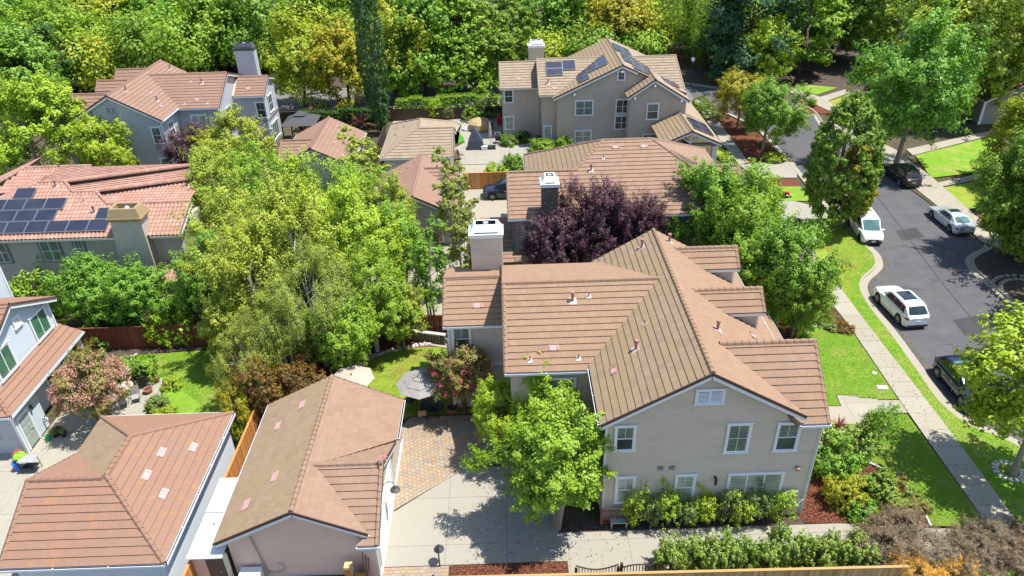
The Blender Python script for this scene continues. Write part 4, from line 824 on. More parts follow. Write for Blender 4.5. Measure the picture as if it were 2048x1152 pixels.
# lower tiled lean-to roof to the right of the chimney
E.plane([(-26.6, 47.1, 2.75), (-24.0, 47.1, 2.75), (-24.0, 48.85, 3.5), (-26.0, 48.85, 3.5)]); E.boxwall((-26.3, 47.4, 0), (-24.2, 48.9, 2.7), STUCCO_GREY)
E.vent('pipe', (-34.9, 53.3, 8.05), (0, -.4, 1)); E.vent('pipe', (-37, 57.8, 7.7), (0, -.4, 1)); E.vent('pipe', (-31.0, 50.6, 6.97), (0, -.4, 1)); E.vent('small', (-32.1, 51.6, 7.4), (0, -.4, 1))
E.finish(barrel=True)
for c, y in enumerate((48.75, 49.85, 50.95, 52.05)):
    xs = {0: range(8), 1: (0, 1, 2, 3, 4, 7), 2: (1, 2, 3, 4), 3: (2,)}[c]
    for i in xs: solar(E, (-41.6+i*1.52+c*.28, y, zsE(y)+.03), (1, 0, 0), (0, 1, .4), 1, 1, 1.48, 1.13)

# ================================================================ house D: pale blue house at the left edge
D = House('house', 'pale blue clapboard house with sage door and rust-brown porch roof at the left edge', 'house', (-32, 37), tile=TILE_RUST)
D.course = .42
D.plane([(-28.3, 31.9, 3.1), (-28.3, 40.4, 3.1), (-29.75, 40.4, 3.78), (-29.75, 33.3, 3.78)]); D.plane([(-33, 31.9, 3.1), (-28.3, 31.9, 3.1), (-29.75, 33.3, 3.78), (-33, 33.3, 3.78)])
D.cap((-28.3, 31.9, 3.12), (-29.75, 33.3, 3.8), w=.24, h=.09)
D.plane([(-35, 40.5, 5.75), (-29.2, 40.5, 5.75), (-29.2, 36.5, 7.75), (-35, 36.5, 7.75)]); D.plane([(-29.2, 32.5, 5.75), (-35, 32.5, 5.75), (-35, 36.5, 7.75), (-29.2, 36.5, 7.75)])
D.cap((-35, 36.5, 7.77), (-29.2, 36.5, 7.77)); D.rake((-29.2, 40.5, 5.75), (-29.2, 36.5, 7.75), (1, 0, 0)); D.rake((-29.2, 32.5, 5.75), (-29.2, 36.5, 7.75), (1, 0, 0))
D.gwall(-34.5, -29.65, 32.9, 40.1, 5.8, 7.55, 'x', STUCCO_GREY, 36.5); D.boxwall((-34.5, 32.3, 0), (-28.65, 34.75, 2.95), STUCCO_GREY)
D.boxwall((-40, 37.2, 0), (-33.2, 42.1, 8.6), SIDE_BLUE); D.boxwall((-29.66, 34.75, 0), (-29.6, 40.1, 3.1), STUCCO_GREY)
D.mid = Vector((-33, 36, 0))
D.siding([(-29.65, 32.9, 3.7), (-29.65, 40.1, 3.7), (-29.65, 40.1, 5.85), (-29.65, 36.5, 7.5), (-29.65, 32.9, 5.85)], SIDE_BLUE, .2, 300); D.siding([(-28.65, 32.3, 0), (-28.65, 34.75, 0), (-28.65, 34.75, 2.95), (-28.65, 32.3, 2.95)], SIDE_BLUE, .2, 300)
D.siding([(-33.2, 37.2, 5), (-33.2, 42.1, 5), (-33.2, 42.1, 8.6), (-33.2, 37.2, 8.6)], SIDE_BLUE, .2, 300); D.siding([(-34.5, 32.3, 0), (-28.65, 32.3, 0), (-28.65, 32.3, 2.95), (-34.5, 32.3, 2.95)], SIDE_GREY, .2, 300)
D.siding([(-29.6, 34.75, 0), (-29.6, 40.1, 0), (-29.6, 40.1, 3.0), (-29.6, 34.75, 3.0)], SIDE_BLUE, .2, 300)
D.gutter((-28.3, 31.9, 3.1), (-28.3, 40.4, 3.1), (1, 0, 0)); D.gutter((-33, 31.9, 3.1), (-28.3, 31.9, 3.1), (0, -1, 0)); D.tr('flashing', FLASHW).bar((-29.62, 33, 3.82), (-29.62, 40.2, 3.82), .04, .22)
D.tr('porch_beam', WHITE).box((-28.72, 34.8, 2.62), (-28.5, 40.2, 2.9)); D.tr('corner_board', WHITE).box((-28.68, 32.22, 0), (-28.52, 32.36, 2.95)); D.tr('corner_board', WHITE).box((-29.68, 40.02, 3.6), (-29.56, 40.14, 5.8)); D.tr('corner_board', WHITE).box((-33.26, 42.02, 0), (-33.14, 42.16, 8.6))
D.tr('porch_post', WHITE).box((-28.72, 40.0, 0), (-28.5, 40.2, 2.62)); D.tr('porch_post', WHITE).box((-28.72, 37.4, 0), (-28.5, 37.6, 2.62))
window(D.h, (-29.61, 38.8, 4.0), 'E', 1.55, 1.6, 'slide', glass=GLASS_G); window(D.h, (-29.61, 34.85, 4.0), 'E', 1.55, 1.6, 'slide', glass=GLASS_G); window(D.h, (-29.61, 37.0, 5.9), 'E', .5, .62, 'louvre', head=False)
window(D.h, (-29.55, 38.3, .3), 'E', 2.2, 2.0, 'slide', glass=GLASS); window(D.h, (-30.3, 32.25, 1.2), 'S', .8, 1.2, 'dh', glass=GLASS)
SAGE = plain('sage_door', (.36, .42, .38), .5, .05, 3)
dr = D.tr('door', SAGE); dr.box((-28.63, 32.6, .05), (-28.58, 33.5, 2.2))
for i in range(2):
    for z_, h_ in ((.25, .6), (1.0, .45), (1.6, .35)): D.tr('door_panel', SAGE).box((-28.58, 32.7+i*.4, z_), (-28.565, 33.0+i*.4, z_+h_))
for a, b in (((-28.63, 32.45, 0), (-28.55, 32.6, 2.3)), ((-28.63, 33.5, 0), (-28.55, 33.65, 2.3)), ((-28.63, 32.45, 2.2), (-28.54, 33.65, 2.4))): D.tr('door_frame', WHITE).box(a, b)
D.tr('door_handle', METAL).tube([(-28.55, 33.42, 1.1), (-28.5, 33.42, 1.1), (-28.5, 33.3, 1.1)], .02, 6); D.tr('wall_lamp', BLACK).lathe((-28.5, 33.85, 2.0), [(.05, 0), (.09, .1), (.09, .25), (.03, .35)], 8)
D.finish()

# ================================================================ buildings glimpsed at the far right and top
RG = House('garage', 'small garage with dark brown gable roof behind the leafy trees at the right edge', 'garage', (63.14, 86.28), tile=TILE_RED, limit=0)
RG.course = .45; gx, gy = (59.49, 83.79)
RG.plane([(gx-3.0, gy-1, 3.0), (gx-3.0, gy+9, 3.0), (gx+1, gy+9, 4.9), (gx+1, gy-1, 4.9)]); RG.plane([(gx+5.2, gy-1, 3.0), (gx+5.2, gy+9, 3.0), (gx+1, gy+9, 4.9), (gx+1, gy-1, 4.9)])
RG.cap((gx+1, gy-1, 4.92), (gx+1, gy+9, 4.92)); RG.gwall(gx-2.6, gx+4.7, gy-.4, gy+8.6, 3.0, 4.7, 'y', STUCCO_OLIVE, gx+1); RG.rake((gx-3, gy-1, 3), (gx+1, gy-1, 4.9), (0, -1, 0)); RG.rake((gx+5.2, gy-1, 3), (gx+1, gy-1, 4.9), (0, -1, 0)); RG.gutter((gx-3, gy-1, 3), (gx-3, gy+9, 3), (-1, 0, 0))
RG.tr('corner_board', WHITE).box((gx-2.7, gy-.5, 0), (gx-2.4, gy-.42, 2.9))
RG.finish()
RH = House('house', 'house almost hidden behind the tall yellow-green trees at the upper right', 'house', (55, 108), tile=TILE_SAND, limit=0)
RH.course = .5; hx, hy = (62.08, 117.97)
RH.plane([(hx-.5, hy, 6.0), (hx+13, hy, 6.0), (hx+11, hy+6, 9.0), (hx+3, hy+6, 9.0)]); RH.plane([(hx-.5, hy+12, 6), (hx-.5, hy, 6.0), (hx+3, hy+6, 9.0)]); RH.plane([(hx+13, hy+12, 6.0), (hx-.5, hy+12, 6.0), (hx+3, hy+6, 9.0), (hx+11, hy+6, 9.0)])
RH.boxwall((hx, hy+.5, 0), (hx+12.5, hy+11.5, 6), SIDE_GREY); RH.gutter((hx-.5, hy, 6.0), (hx+13, hy, 6.0), (0, -1, 0)); window(RH.h, (hx+1.6, hy+.45, 4), 'S', 1.2, 1.5, 'dh'); window(RH.h, (hx+1.6, hy+.45, .9), 'S', 1.2, 1.5, 'dh')
RH.finish()
bx_, by_ = (-51.55, 169.47)
WB = thing('building', 'white flat-roofed building with dark windows glimpsed beyond the treetops', 'building', (bx_, by_+10, 0))
MB().box((bx_-3, by_, 0), (bx_+3.4, by_+10, 9.5)).build('wall', P_WHITE, WB); MB().box((bx_+3.0, by_-.2, 4.5), (bx_+9, by_+8, 8.8)).build('wall', CHARCOAL, WB); MB().box((bx_-3.3, by_-.3, 9.5), (bx_+3.7, by_+10.3, 9.9)).build('roof', WHITE, WB)
for i in range(3): MB().box((bx_-2.6+i*2, by_-.05, 6.2), (bx_-1.2+i*2, by_-.01, 8.2)).build('window', GLASS, WB)
# ================================================================ ground
def sheet(name, pts, z, mat, kind='structure', top=None, h=.0, label=None):
    """flat sheet or thin slab with its top at z"""
    p3 = [(x, y, z) for x, y in pts]; a = sum(p3[i][0]*p3[(i+1) % len(p3)][1]-p3[(i+1) % len(p3)][0]*p3[i][1] for i in range(len(p3)))
    if a < 0: p3 = p3[::-1]
    mb = MB(); mb.add(p3, [list(range(len(p3)))])
    if h: mb.add([(x, y, z-h) for x, y, _ in p3]+p3, [(i, (i+1) % len(p3), len(p3)+(i+1) % len(p3), len(p3)+i) for i in range(len(p3))])
    o = mb.build(name, mat); o['kind'] = kind; return o
def ribbon(pts, w):
    """polygon strip of width w to the left of a polyline"""
    out = []
    for i, p in enumerate(pts):
        a = Vector(pts[max(i-1, 0)]); b = Vector(pts[min(i+1, len(pts)-1)]); d = (b-a).normalized(); n = Vector((-d.y, d.x)); out.append((p[0]+n.x*w, p[1]+n.y*w))
    return out
def smooth(pts, k=3):
    out = []
    n = len(pts)
    for i in range(n-1):
        p0, p1, p2, p3 = [Vector(pts[max(0, min(n-1, j))]) for j in (i-1, i, i+1, i+2)]
        for s_ in range(k):
            t = s_/k; out.append(tuple(.5*((2*p1)+(-p0+p2)*t+(2*p0-5*p1+4*p2-p3)*t*t+(-p0+3*p1-3*p2+p3)*t**3)))
    out.append(tuple(pts[-1])); return out
sheet('ground', [(-420, -60), (420, -60), (420, 600), (-420, 600)], -.03, SOIL)
sheet('dry_field', [(-300, 170), (-300, 420), (300, 420), (300, 150), (60, 150), (0, 165)], -.02, FIELD)
# ---- the street
kerbL = smooth([(31.70, 26.51), (30.29, 28.76), (29.43, 30.06), (28.55, 31.25), (27.69, 31.90), (27.31, 32.48), (26.93, 34.01), (27.01, 35.96), (27.29, 40.73), (27.34, 44.28), (27.53, 46.28), (27.87, 47.58), (28.58, 48.67), (29.68, 49.70), (30.54, 50.77), (31.09, 52.34), (31.12, 54.01), (31.01, 56.53), (30.73, 60.30), (30.78, 65.03), (31.10, 72.56), (31.13, 78.62), (30.98, 83.38), (29.78, 88.34), (27.70, 92.39), (26.05, 94.48)], 4)
kerbR = smooth([(37.65, 28.23), (37.11, 35.18), (36.86, 42.47), (36.94, 46.14), (36.96, 48.45), (37.01, 49.87), (37.53, 51.32), (38.61, 52.35), (39.90, 53.15), (40.54, 53.82), (40.66, 55.01), (40.41, 58.96), (40.34, 64.77), (40.38, 72.93), (39.56, 78.68), (38.45, 83.94), (38.72, 86.71), (39.11, 89.41), (38.69, 92.13), (35.94, 95.68), (30.84, 100.41), (26.10, 103.90)], 4)
road = sheet('road', kerbL+kerbR[::-1], .0, ASPH)
sheet('cross_road', [(-90, 97.2), (-40, 97.2), (-12, 97.4), (6, 97.2), (18, 96.0), (26.05, 94.48), (26.10, 103.90), (19, 106.5), (-90, 106.5)], -.004, ASPH_OLD)
ASPH_P = ground_mat('asphalt_patch', [(.055, .054, .056), (.066, .064, .066), (.078, .076, .076)], .8, 60, .35, .01, rough=.85)
TAR = plain('crack_sealer', (.028, .028, .03), .5, .15, 5)
for q_ in ([(34.36, 56.78), (36.49, 57.32), (36.36, 55.49), (34.16, 54.90)], [(31.91, 42.83), (35.44, 43.60), (35.36, 41.68), (31.71, 40.84)]): sheet('asphalt_patch', q_, .004, ASPH_P)
for pl_ in ([(31.96, 53.68), (33.48, 54.03), (34.96, 53.57), (37.79, 54.10), (39.15, 53.46)], [(38.05, 76.43), (36.28, 65.57), (35.36, 58.91), (34.34, 51.53), (33.69, 46.12), (32.96, 39.70), (32.45, 35.42)], [(28.77, 46.42), (30.32, 47.43), (32.02, 46.95), (33.89, 47.58)], [(28.18, 39.39), (30.13, 39.86), (30.67, 38.97), (33.46, 39.68)]):
    w__ = [(x+.035, y+.02) for x, y in smooth([(x+random.uniform(-.1, .1), y+random.uniform(-.1, .1)) for x, y in pl_], 6)]; c__ = [(x-.07, y-.04) for x, y in w__]; sheet('crack_seal', w__+c__[::-1], .006, TAR)
mh = (33.45, 48.36); struct(MB().lathe((mh[0], mh[1], 0), [(.36, 0), (.36, .012), (.30, .012), (.30, .008)], 20).build('manhole_cover', CHARCOAL))
def kerb(pts, side, w_, name='kerb', mat=CONC, z=.12, gut=.45):
    """kerb with gutter pan; side +1 puts the kerb to the left of the line"""
    g_ = ribbon(pts, -side*-.0); ga = pts; gb = ribbon(pts, side*gut); kc = ribbon(pts, side*(gut+w_))
    sheet('gutter_pan', ga+gb[::-1], .006, mat)
    mb = MB(); n = len(gb); vs = [(x, y, 0) for x, y in gb]+[(x, y, z) for x, y in gb]+[(x, y, z) for x, y in kc]+[(x, y, 0) for x, y in kc]
    mb.add(vs, [(i, i+1, n+i+1, n+i) for i in range(n-1)]+[(n+i, n+i+1, 2*n+i+1, 2*n+i) for i in range(n-1)]+[(2*n+i, 2*n+i+1, 3*n+i+1, 3*n+i) for i in range(n-1)]); struct(mb.build(name, mat))
    return kc
kl = kerb(kerbL, 1, .18, mat=CONC_WALK); kr = kerb(kerbR, -1, .18, mat=CONC_WALK)
gr = sheet('cross_road_kerb', [(-90, 97.2), (-90, 97.5), (16, 97.5), (16, 97.2)], .05, CONC, h=.1); sheet('cross_road_kerb', [(-90, 106.5), (-90, 106.8), (19, 106.8), (19, 106.5)], .05, CONC, h=.1)
# ---- sidewalk made of separate slabs
def walk(name, left, right, z, mat=CONC_WALK, panel=1.55, kindparts='slab', lim=300):
    """slabs between two rails given as polylines of equal count"""
    o = struct(MB().add([(left[0][0], left[0][1], z-.06), (left[-1][0], left[-1][1], z-.06), (right[-1][0], right[-1][1], z-.06), (right[0][0], right[0][1], z-.06)], [(0, 1, 2, 3)]).build(name, SOIL))
    o['_o'] = (0, 0, 0); P = Pieces(kindparts, mat, o, lim)
    for k in range(len(left)-1):
        a, b, c, d = (Vector(left[k]), Vector(left[k+1]), Vector(right[k+1]), Vector(right[k])); n = max(1, round((b-a).length/panel))
        for i in range(n):
            t0, t1 = i/n+.006/n, (i+1)/n-.006/n; q_ = [a.lerp(b, t0), a.lerp(b, t1), d.lerp(c, t1), d.lerp(c, t0)]; m_ = sum(q_, Vector((0, 0)))/4; dz = random.uniform(-.003, .003)
            vs = [(p.x-m_.x, p.y-m_.y, -.1) for p in q_]+[(p.x-m_.x, p.y-m_.y, dz) for p in q_]
            P.put(Matrix.Translation((m_.x, m_.y, z)), vs, [(0, 3, 2, 1), (4, 5, 6, 7), (0, 1, 5, 4), (1, 2, 6, 5), (2, 3, 7, 6), (3, 0, 4, 7)])
    P.flush(); return o
swL = [(24.07, 17.85), (23.81, 24.44), (23.93, 33.06), (24.24, 42.00), (24.11, 48.95), (24.05, 64.36), (24.01, 68.79)]
swR = [(25.95, 17.78), (25.39, 24.38), (25.58, 32.97), (25.59, 41.93), (25.73, 48.85), (25.87, 63.53), (26.07, 68.63)]
walk('sidewalk', swL, swR, .13)
walk('sidewalk', [(25.20, 72.91), (25.16, 79.96), (25.42, 88.95), (25.68, 96.28)], [(26.37, 73.38), (26.61, 81.00), (26.80, 89.41), (26.59, 95.30)], .13)
walk('sidewalk', [(41.50, 41.32), (42.19, 51.01), (40.54, 54.27), (40.42, 65.13), (40.26, 71.52), (38.64, 85.21)], [(43.98, 44.79), (43.65, 53.34), (42.55, 55.63), (43.38, 67.90), (43.39, 75.66), (40.86, 86.50)], .13)
def slabs(name, rect, z, mat, w_=3.0, l_=3.0, rot=0, poly=None, lim=300, piece='slab', h=.08, stagger=False, gap=.012):
    """rectangular area (or polygon) cut into slabs"""
    p = poly or [(rect[0], rect[1]), (rect[2], rect[1]), (rect[2], rect[3]), (rect[0], rect[3])]
    base = sheet(name, p, z-.03, SOIL if piece == 'slab' else PEBBLES); base['_o'] = (0, 0, 0); P = Pieces(piece, mat, base, lim)
    c, s_ = math.cos(rot), math.sin(rot); e = Vector((c, s_, 0)); u = Vector((-s_, c, 0)); o = Vector((p[0][0], p[0][1], z-h))
    pl = [((x-o.x)*e.x+(y-o.y)*e.y, (x-o.x)*u.x+(y-o.y)*u.y) for x, y in p]
    lay(P, None, l_, w_, h, h, stagger, gap, fr=(o, e, u, Vector((0, 0, 1)), pl), jit=.002, mingap=gap); P.flush(); return base
slabs('driveway', (0, 0, 0, 0), .02, CONC_W, 3.05, 3.1, poly=[(-6.55, 23.4), (2.5, 23.4), (2.5, 21.5), (20.5, 21.5), (20.5, 25.1), (2.2, 25.1), (2.2, 29.9), (-2.6, 29.9), (-3.9, 28.9), (-6.55, 26.7)])
slabs('driveway', (0, 0, 0, 0), .03, CONC_WALK, 3.0, 3.0, poly=[(19.34, 23.35), (20.52, 24.62), (24.07, 24.37), (24.29, 23.21)]); slabs('driveway', (0, 0, 0, 0), .02, CONC_WALK, 3.0, 3.0, poly=[(20.0, 20.2), (27, 20.2), (27, 21.3), (20.0, 21.3)])
slabs('driveway', (-29.5, 18, -13.9, 36.0), .01, CONC, 3.2, 3.2, poly=[(-34, 18), (-23.0, 18), (-23.0, 36.2), (-28.5, 36.2), (-28.5, 32.3), (-34, 32.3)])
slabs('apron', (0, 0, 0, 0), .1, CONC_W, 2.4, 2.4, poly=[(25.20, 72.91), (29.08, 73.59), (31.29, 73.12), (30.03, 68.96), (25.81, 69.30)]); slabs('apron', (0, 0, 0, 0), .1, CONC_W, 2.4, 2.4, poly=[(25.26, 63.57), (27.84, 63.38), (29.59, 61.68), (29.98, 58.89), (26.93, 59.52), (25.49, 60.68)])
slabs('side_path', (0, 0, 0, 0), .1, CONC_WALK, 2, 2, poly=[(42.62, 66.43), (49.85, 68.95), (49.05, 67.57), (42.76, 65.55)]); slabs('side_path', (0, 0, 0, 0), .1, CONC_WALK, 2, 2, poly=[(44.60, 75.86), (57.22, 80.96), (56.73, 79.63), (44.43, 74.05)])
slabs('front_walk', (0, 0, 0, 0), .11, CONC_WALK, 2.2, 1.9, poly=[(18.36, 32.44), (18.94, 33.95), (20.20, 33.88), (20.35, 34.92), (21.57, 34.86), (21.61, 34.57), (22.61, 34.51), (22.68, 34.32), (23.95, 34.26), (23.89, 33.10), (21.75, 33.21), (21.65, 32.99), (20.61, 32.24)])
slabs('front_walk', (0, 0, 0, 0), .1, CONC_WALK, 1.5, 1.5, poly=[(40.64, 99.85), (42.65, 95.66), (47.26, 98.66), (47.35, 97.24), (42.95, 93.85), (44.07, 86.20), (42.68, 85.39), (39.46, 98.07)])
slabs('patio', (0, 0, 0, 0), .02, CONC_W, 2.8, 2.8, poly=[(-4.9, 75.6), (6.2, 75.6), (6.2, 80.2), (4.1, 81.2), (4.1, 84.2), (-.1, 84.2), (-.1, 87.6), (-4.4, 87.6), (-4.33, 87.37), (-5.25, 85.63), (-4.48, 82.60), (-5.86, 80.56), (-4.9, 79)])
sheet('yard_ground', [(-13.5, 50.5), (.3, 50.5), (.3, 75.5), (-13.5, 75.5)], .0, CONC_WALK); sheet('yard_ground', [(-7, 43.5), (.2, 43.5), (.2, 50.4), (-7, 50.4)], .004, CONC_WALK)
slabs('patio', (0, 0, 0, 0), .02, CONC, 1.6, 1.6, poly=[(-22.32, 35.88), (-24.58, 35.42), (-27.20, 37.00), (-26.76, 38.51), (-25.46, 39.13), (-23.31, 39.02)]); slabs('stepping_path', (0, 0, 0, 0), .02, PEBBLE, .9, .8, poly=[(-26.05, 39.16), (-25.46, 39.13), (-26.24, 42.04), (-26.91, 41.55)], piece='stepping_stone', gap=.12, stagger=True)
# paver patio: each paver its own piece
pv = [(-6.69, 26.76), (-6.68, 33.49), (-6.2, 34.3), (-1.0, 34.3), (-.1, 33.0), (.02, 30.1), (-1.2, 30.1), (-2.6, 29.92), (-3.9, 28.92)]
slabs('paver_patio', None, .022, PAVER, .27, .24, rot=RAD(38), poly=pv, piece='paver', h=.07, stagger=True, gap=.014)
slabs('paver_band', None, .02, PAVER, .3, .2, poly=[(-6.55, 21.4), (-3.3, 21.4), (-3.3, 23.36), (-6.55, 23.36)], piece='paver', h=.07, stagger=True, gap=.012)
slabs('paver_edge', None, .024, PAVER, .12, .24, poly=[(-6.5, 26.72), (-6.38, 26.72), (-6.38, 34), (-6.5, 34)], piece='paver', h=.07)
# ---- lawns and beds
def kpart(a, b): return [p for p in kl][a:b]
lw = [(27.65, 17.72), (29.33, 22.94)]
ik = [i for i, p in enumerate(kl)]
strip = list(swR[1:5])+[(28.65, 59.71), (29.96, 59.30)]
kseg = [p for p in kl if 22 < p[0] and (29.96, 59.30)[1]+.5 > p[1] > 18]
sheet('lawn', [swR[0]]+strip+kseg[::-1], .115, GRASS)
sheet('lawn', [(25.73, 48.85), (25.74, 52.09), (26.39, 58.03), (28.65, 59.71), (29.92, 59.20), (30.05, 57.08), (30.06, 54.81), (29.67, 52.34), (28.59, 50.41), (27.40, 49.13), (26.54, 47.66), (26.24, 45.86), (25.72, 45.90)], .12, GRASS_DRY)
lawn1 = smooth([(18.94, 39.05), (19.76, 40.62), (20.27, 41.25), (21.13, 42.06), (22.26, 42.49), (23.54, 42.29), (24.16, 41.82)], 4)
sheet('lawn', lawn1+[(23.91, 34.35), (22.70, 34.37), (22.63, 34.56), (21.63, 34.61), (21.59, 34.90), (20.30, 34.97), (20.16, 33.93), (18.95, 33.99), (18.68, 36.65)], .12, GRASS)
mb = MB(); mb.tube([(x, y, .14) for x, y in lawn1], .07, 6); struct(mb.build('lawn_edging', CONC_WALK))
lawn2 = [(21.73, 33.16), (23.79, 32.97), (23.75, 24.51), (20.94, 24.66), (21.01, 25.14), (21.02, 26.40), (20.98, 27.41), (20.53, 28.42), (19.81, 29.09), (19.66, 30.24), (19.42, 31.40), (19.77, 32.24), (20.65, 32.20)]
sheet('lawn', lawn2, .12, GRASS); mb = MB(); mb.tube([(x, y, .14) for x, y in lawn2[3:9]], .05, 6); struct(mb.build('lawn_edging', WHITE))
sheet('mulch_bed', [(14.7, 25.15), (16.46, 25.11), (20.98, 24.63), (21.01, 25.14), (21.02, 26.40), (20.98, 27.41), (20.53, 28.42), (19.81, 29.09), (19.66, 30.24), (19.66, 32.33), (18.34, 32.40), (15.2, 33.0), (14.7, 31)], .03, MULCH)
sheet('mulch_bed', [(15.2, 33), (17.5, 33.0), (18.94, 39.05), (19.76, 40.62), (20.27, 41.25), (21.13, 42.06), (22.26, 42.49), (23.54, 42.29), (24.24, 42.00), (24.29, 45.14), (23.91, 48.97), (23.91, 58.71), (18.8, 50), (15.2, 50)], .03, MULCH)
sheet('planting_bed', [(2.2, 25.1), (14.7, 25.1), (14.7, 25.8), (2.2, 25.8)], .03, MULCH_DK); sheet('mulch_bed', [(-3.2, 21.4), (2.48, 21.4), (2.48, 23.36), (-3.2, 23.36)], .03, MULCH)
sheet('lawn', [(20.0, 21.35), (27.0, 21.35), (27.0, 22.0), (20.0, 22.0)], .05, GRASS)
sheet('lawn', smooth([(-8.83, 36.07), (-9.78, 39.22), (-9.47, 40.60), (-7.66, 41.37), (-5.93, 41.57), (-4.42, 41.55)], 3)+[(-4.40, 41.19), (-3.6, 38), (-1.8, 34.4), (-6.2, 34.4), (-8, 33)], .02, GRASS_DRY)
sheet('lawn', [(-26.20, 41.69), (-19.96, 42.23), (-18.31, 40.80), (-16.05, 34.08), (-15, 32), (-21.99, 35.20), (-22.43, 36.17), (-22.95, 38.94), (-25.46, 39.13)], .02, GRASS)
sheet('mulch_bed', [(-26.08, 41.92), (-19.98, 42.29), (-19.76, 44.52), (-23.41, 44.47), (-31.18, 43.90), (-28.56, 41.35)], .02, MULCH_DK); sheet('mulch_bed', [(-14.5, 33.0), (-16.05, 34.08), (-19.55, 42.63), (-16.78, 44.35), (-9.35, 43.61), (-4.60, 42.90), (-4.42, 41.61), (-7.66, 41.37), (-9.47, 40.60), (-10.01, 38.96), (-8.5, 33), (-9, 32.7)], .01, MULCH)
sheet('lawn', smooth([(-6.12, 89.81), (-5.21, 89.34), (-5.22, 87.82), (-5.41, 86.37), (-4.79, 84.52), (-4.63, 83.29), (-5.41, 82.17), (-6.22, 81.91)], 3)+[(-5.3, 82), (-5.3, 89)], .026, GRASS_NEW); sheet('gravel_bed', [(-14, 86), (0, 86), (0, 91.4), (-14, 91.4)], -.01, PEBBLES)
sheet('mulch_bed', [(25.94, 93.20), (27.44, 91.37), (30.11, 85.27), (30.55, 77.71), (31.08, 73.42), (29.13, 73.73), (26.37, 73.38), (26.61, 81.00), (26.80, 89.41)], .05, MULCH); sheet('lawn', [(24.52, 80.19), (24.86, 77.57), (24.73, 73.52), (23.55, 74.35), (23.59, 77.68)], .05, GRASS_DRY)
sheet('mulch_bed', [(26.32, 69.26), (29.98, 68.84), (29.57, 66.83), (26.39, 67.08)], .06, MULCH); sheet('lawn', [(26.39, 67.08), (29.57, 66.83), (29.52, 63.37), (26.47, 63.60)], .06, GRASS)
sheet('mulch_bed', [(40.09, 96.38), (43.58, 89.78), (41.20, 88.61), (38.13, 89.51)], .06, MULCH); sheet('lawn', [(41.62, 102.21), (46.64, 99.69), (42.75, 96.79), (40.74, 99.36)], .06, GRASS); sheet('lawn', [(42.87, 93.64), (47.58, 96.98), (49.88, 93.80), (44.54, 86.15)], .06, GRASS_DRY)
sheet('lawn', [(42.83, 65.30), (49.19, 67.30), (50.25, 63.89), (47.25, 59.09), (42.81, 58.38), (42.75, 61.14)], .1, GRASS_DRY); sheet('lawn', [(44.69, 74.03), (56.54, 79.31), (51.76, 69.47), (43.28, 67.90)], .09, GRASS); sheet('mulch_bed', [(42.85, 60.48), (45.93, 61.35), (46.63, 58.10), (44.86, 55.28), (42.66, 55.81)], .105, MULCH_DK)
sheet('planting_bed', [kr[i] for i in range(len(kr)) if kr[i][1] < 56 and kr[i][1] > 25]+[(41.69, 52.76), (42.09, 50.85), (41.50, 41.32), (42.03, 33.48)], .1, MULCH_DK)
sheet('mulch_bed', [(38.48, 112.99), (58.88, 113.59), (50.51, 93.74), (40.46, 97.03), (34.92, 101.19)], .0, MULCH_DK); sheet('lawn', [(-60, 90), (-60, 97), (-14, 97), (-14, 92.0), (-28, 91)], -.01, GRASS_DRY); sheet('hedge_bed', [(-14, 92), (0, 92), (0, 97), (-14, 97)], -.01, GRASS)  # mulch_bed here is dark ground with its shade put into the colour
sheet('lawn', [(-90, 107), (60, 107), (60, 150), (-90, 150)], -.012, MULCH_DK)

# ================================================================ fences, every board a piece
def fence(label, a, b, h, mat, z=0.0, board=.14, limit=300, post=2.4, cap=True, lat=0, name='fence', postmat=None, side=1):
    a = Vector((*a, z)); b = Vector((*b, z)); L = (b-a).length; e = (b-a).normalized(); n = e.cross(Vector((0, 0, 1)))*side
    t = thing(name, label, 'fence', tuple((a+b)/2)); pm = postmat or mat
    k = max(1, int(L/post))
    for i in range(k+1):
        p = a+e*(L*i/k); MB().box((p.x-.05, p.y-.05, z), (p.x+.05, p.y+.05, z+h-.02)).build('post', pm, t)
    for zz_ in (.25, h-.35): MB().bar(a-n*.07+Vector((0, 0, zz_)), b-n*.07+Vector((0, 0, zz_)), .04, .09).build('rail', pm, t)
    P = Pieces('board', mat, t, limit); x = 0
    while x < L:
        hh = h-lat-random.uniform(0, .012); wd = board-.006; th = .02
        M = Matrix((e, n, Vector((0, 0, 1)))).transposed().to_4x4(); M.translation = a+e*x+n*(.0 if int(x/board) % 2 else .012)
        P.put(M, [(0, 0, .03), (wd, 0, .03), (wd, th, .03), (0, th, .03), (0, 0, hh), (wd, 0, hh), (wd, th, hh), (0, th, hh)], [(0, 3, 2, 1), (4, 5, 6, 7), (0, 1, 5, 4), (1, 2, 6, 5), (2, 3, 7, 6), (3, 0, 4, 7)], 'bd'); x += board
    P.flush()
    if cap: MB().bar(a+Vector((0, 0, h)), b+Vector((0, 0, h)), .13, .035).build('cap_rail', pm, t)
    if lat: MB().bar(a+Vector((0, 0, h-lat)), b+Vector((0, 0, h-lat)), .05, .05).build('lattice_rail', pm, t)
    return t
fence('orange cedar fence between the two lower-left garages', (-15.22, 27.3), (-15.18, 33.4), 1.85, WOOD_OR); fence('low orange cedar fence at the bottom edge beside the narrow shed door', (-15.25, 20.0), (-15.2, 22.7), 1.85, WOOD_OR)
fence('pale new cedar fence along the bottom edge below the driveway', (-3.3, 21.3), (17.6, 21.05), 1.85, WOOD_PALE)
fence('dark red stained fence behind the dark mulch bed of the left garden', (-33, 42.6), (-17, 42.6), 1.85, WOOD_RED, board=.2); fence('dark red fence behind the central birch trees', (-17, 42.8), (-3.9, 42.8), 1.85, WOOD_RED, board=.2)
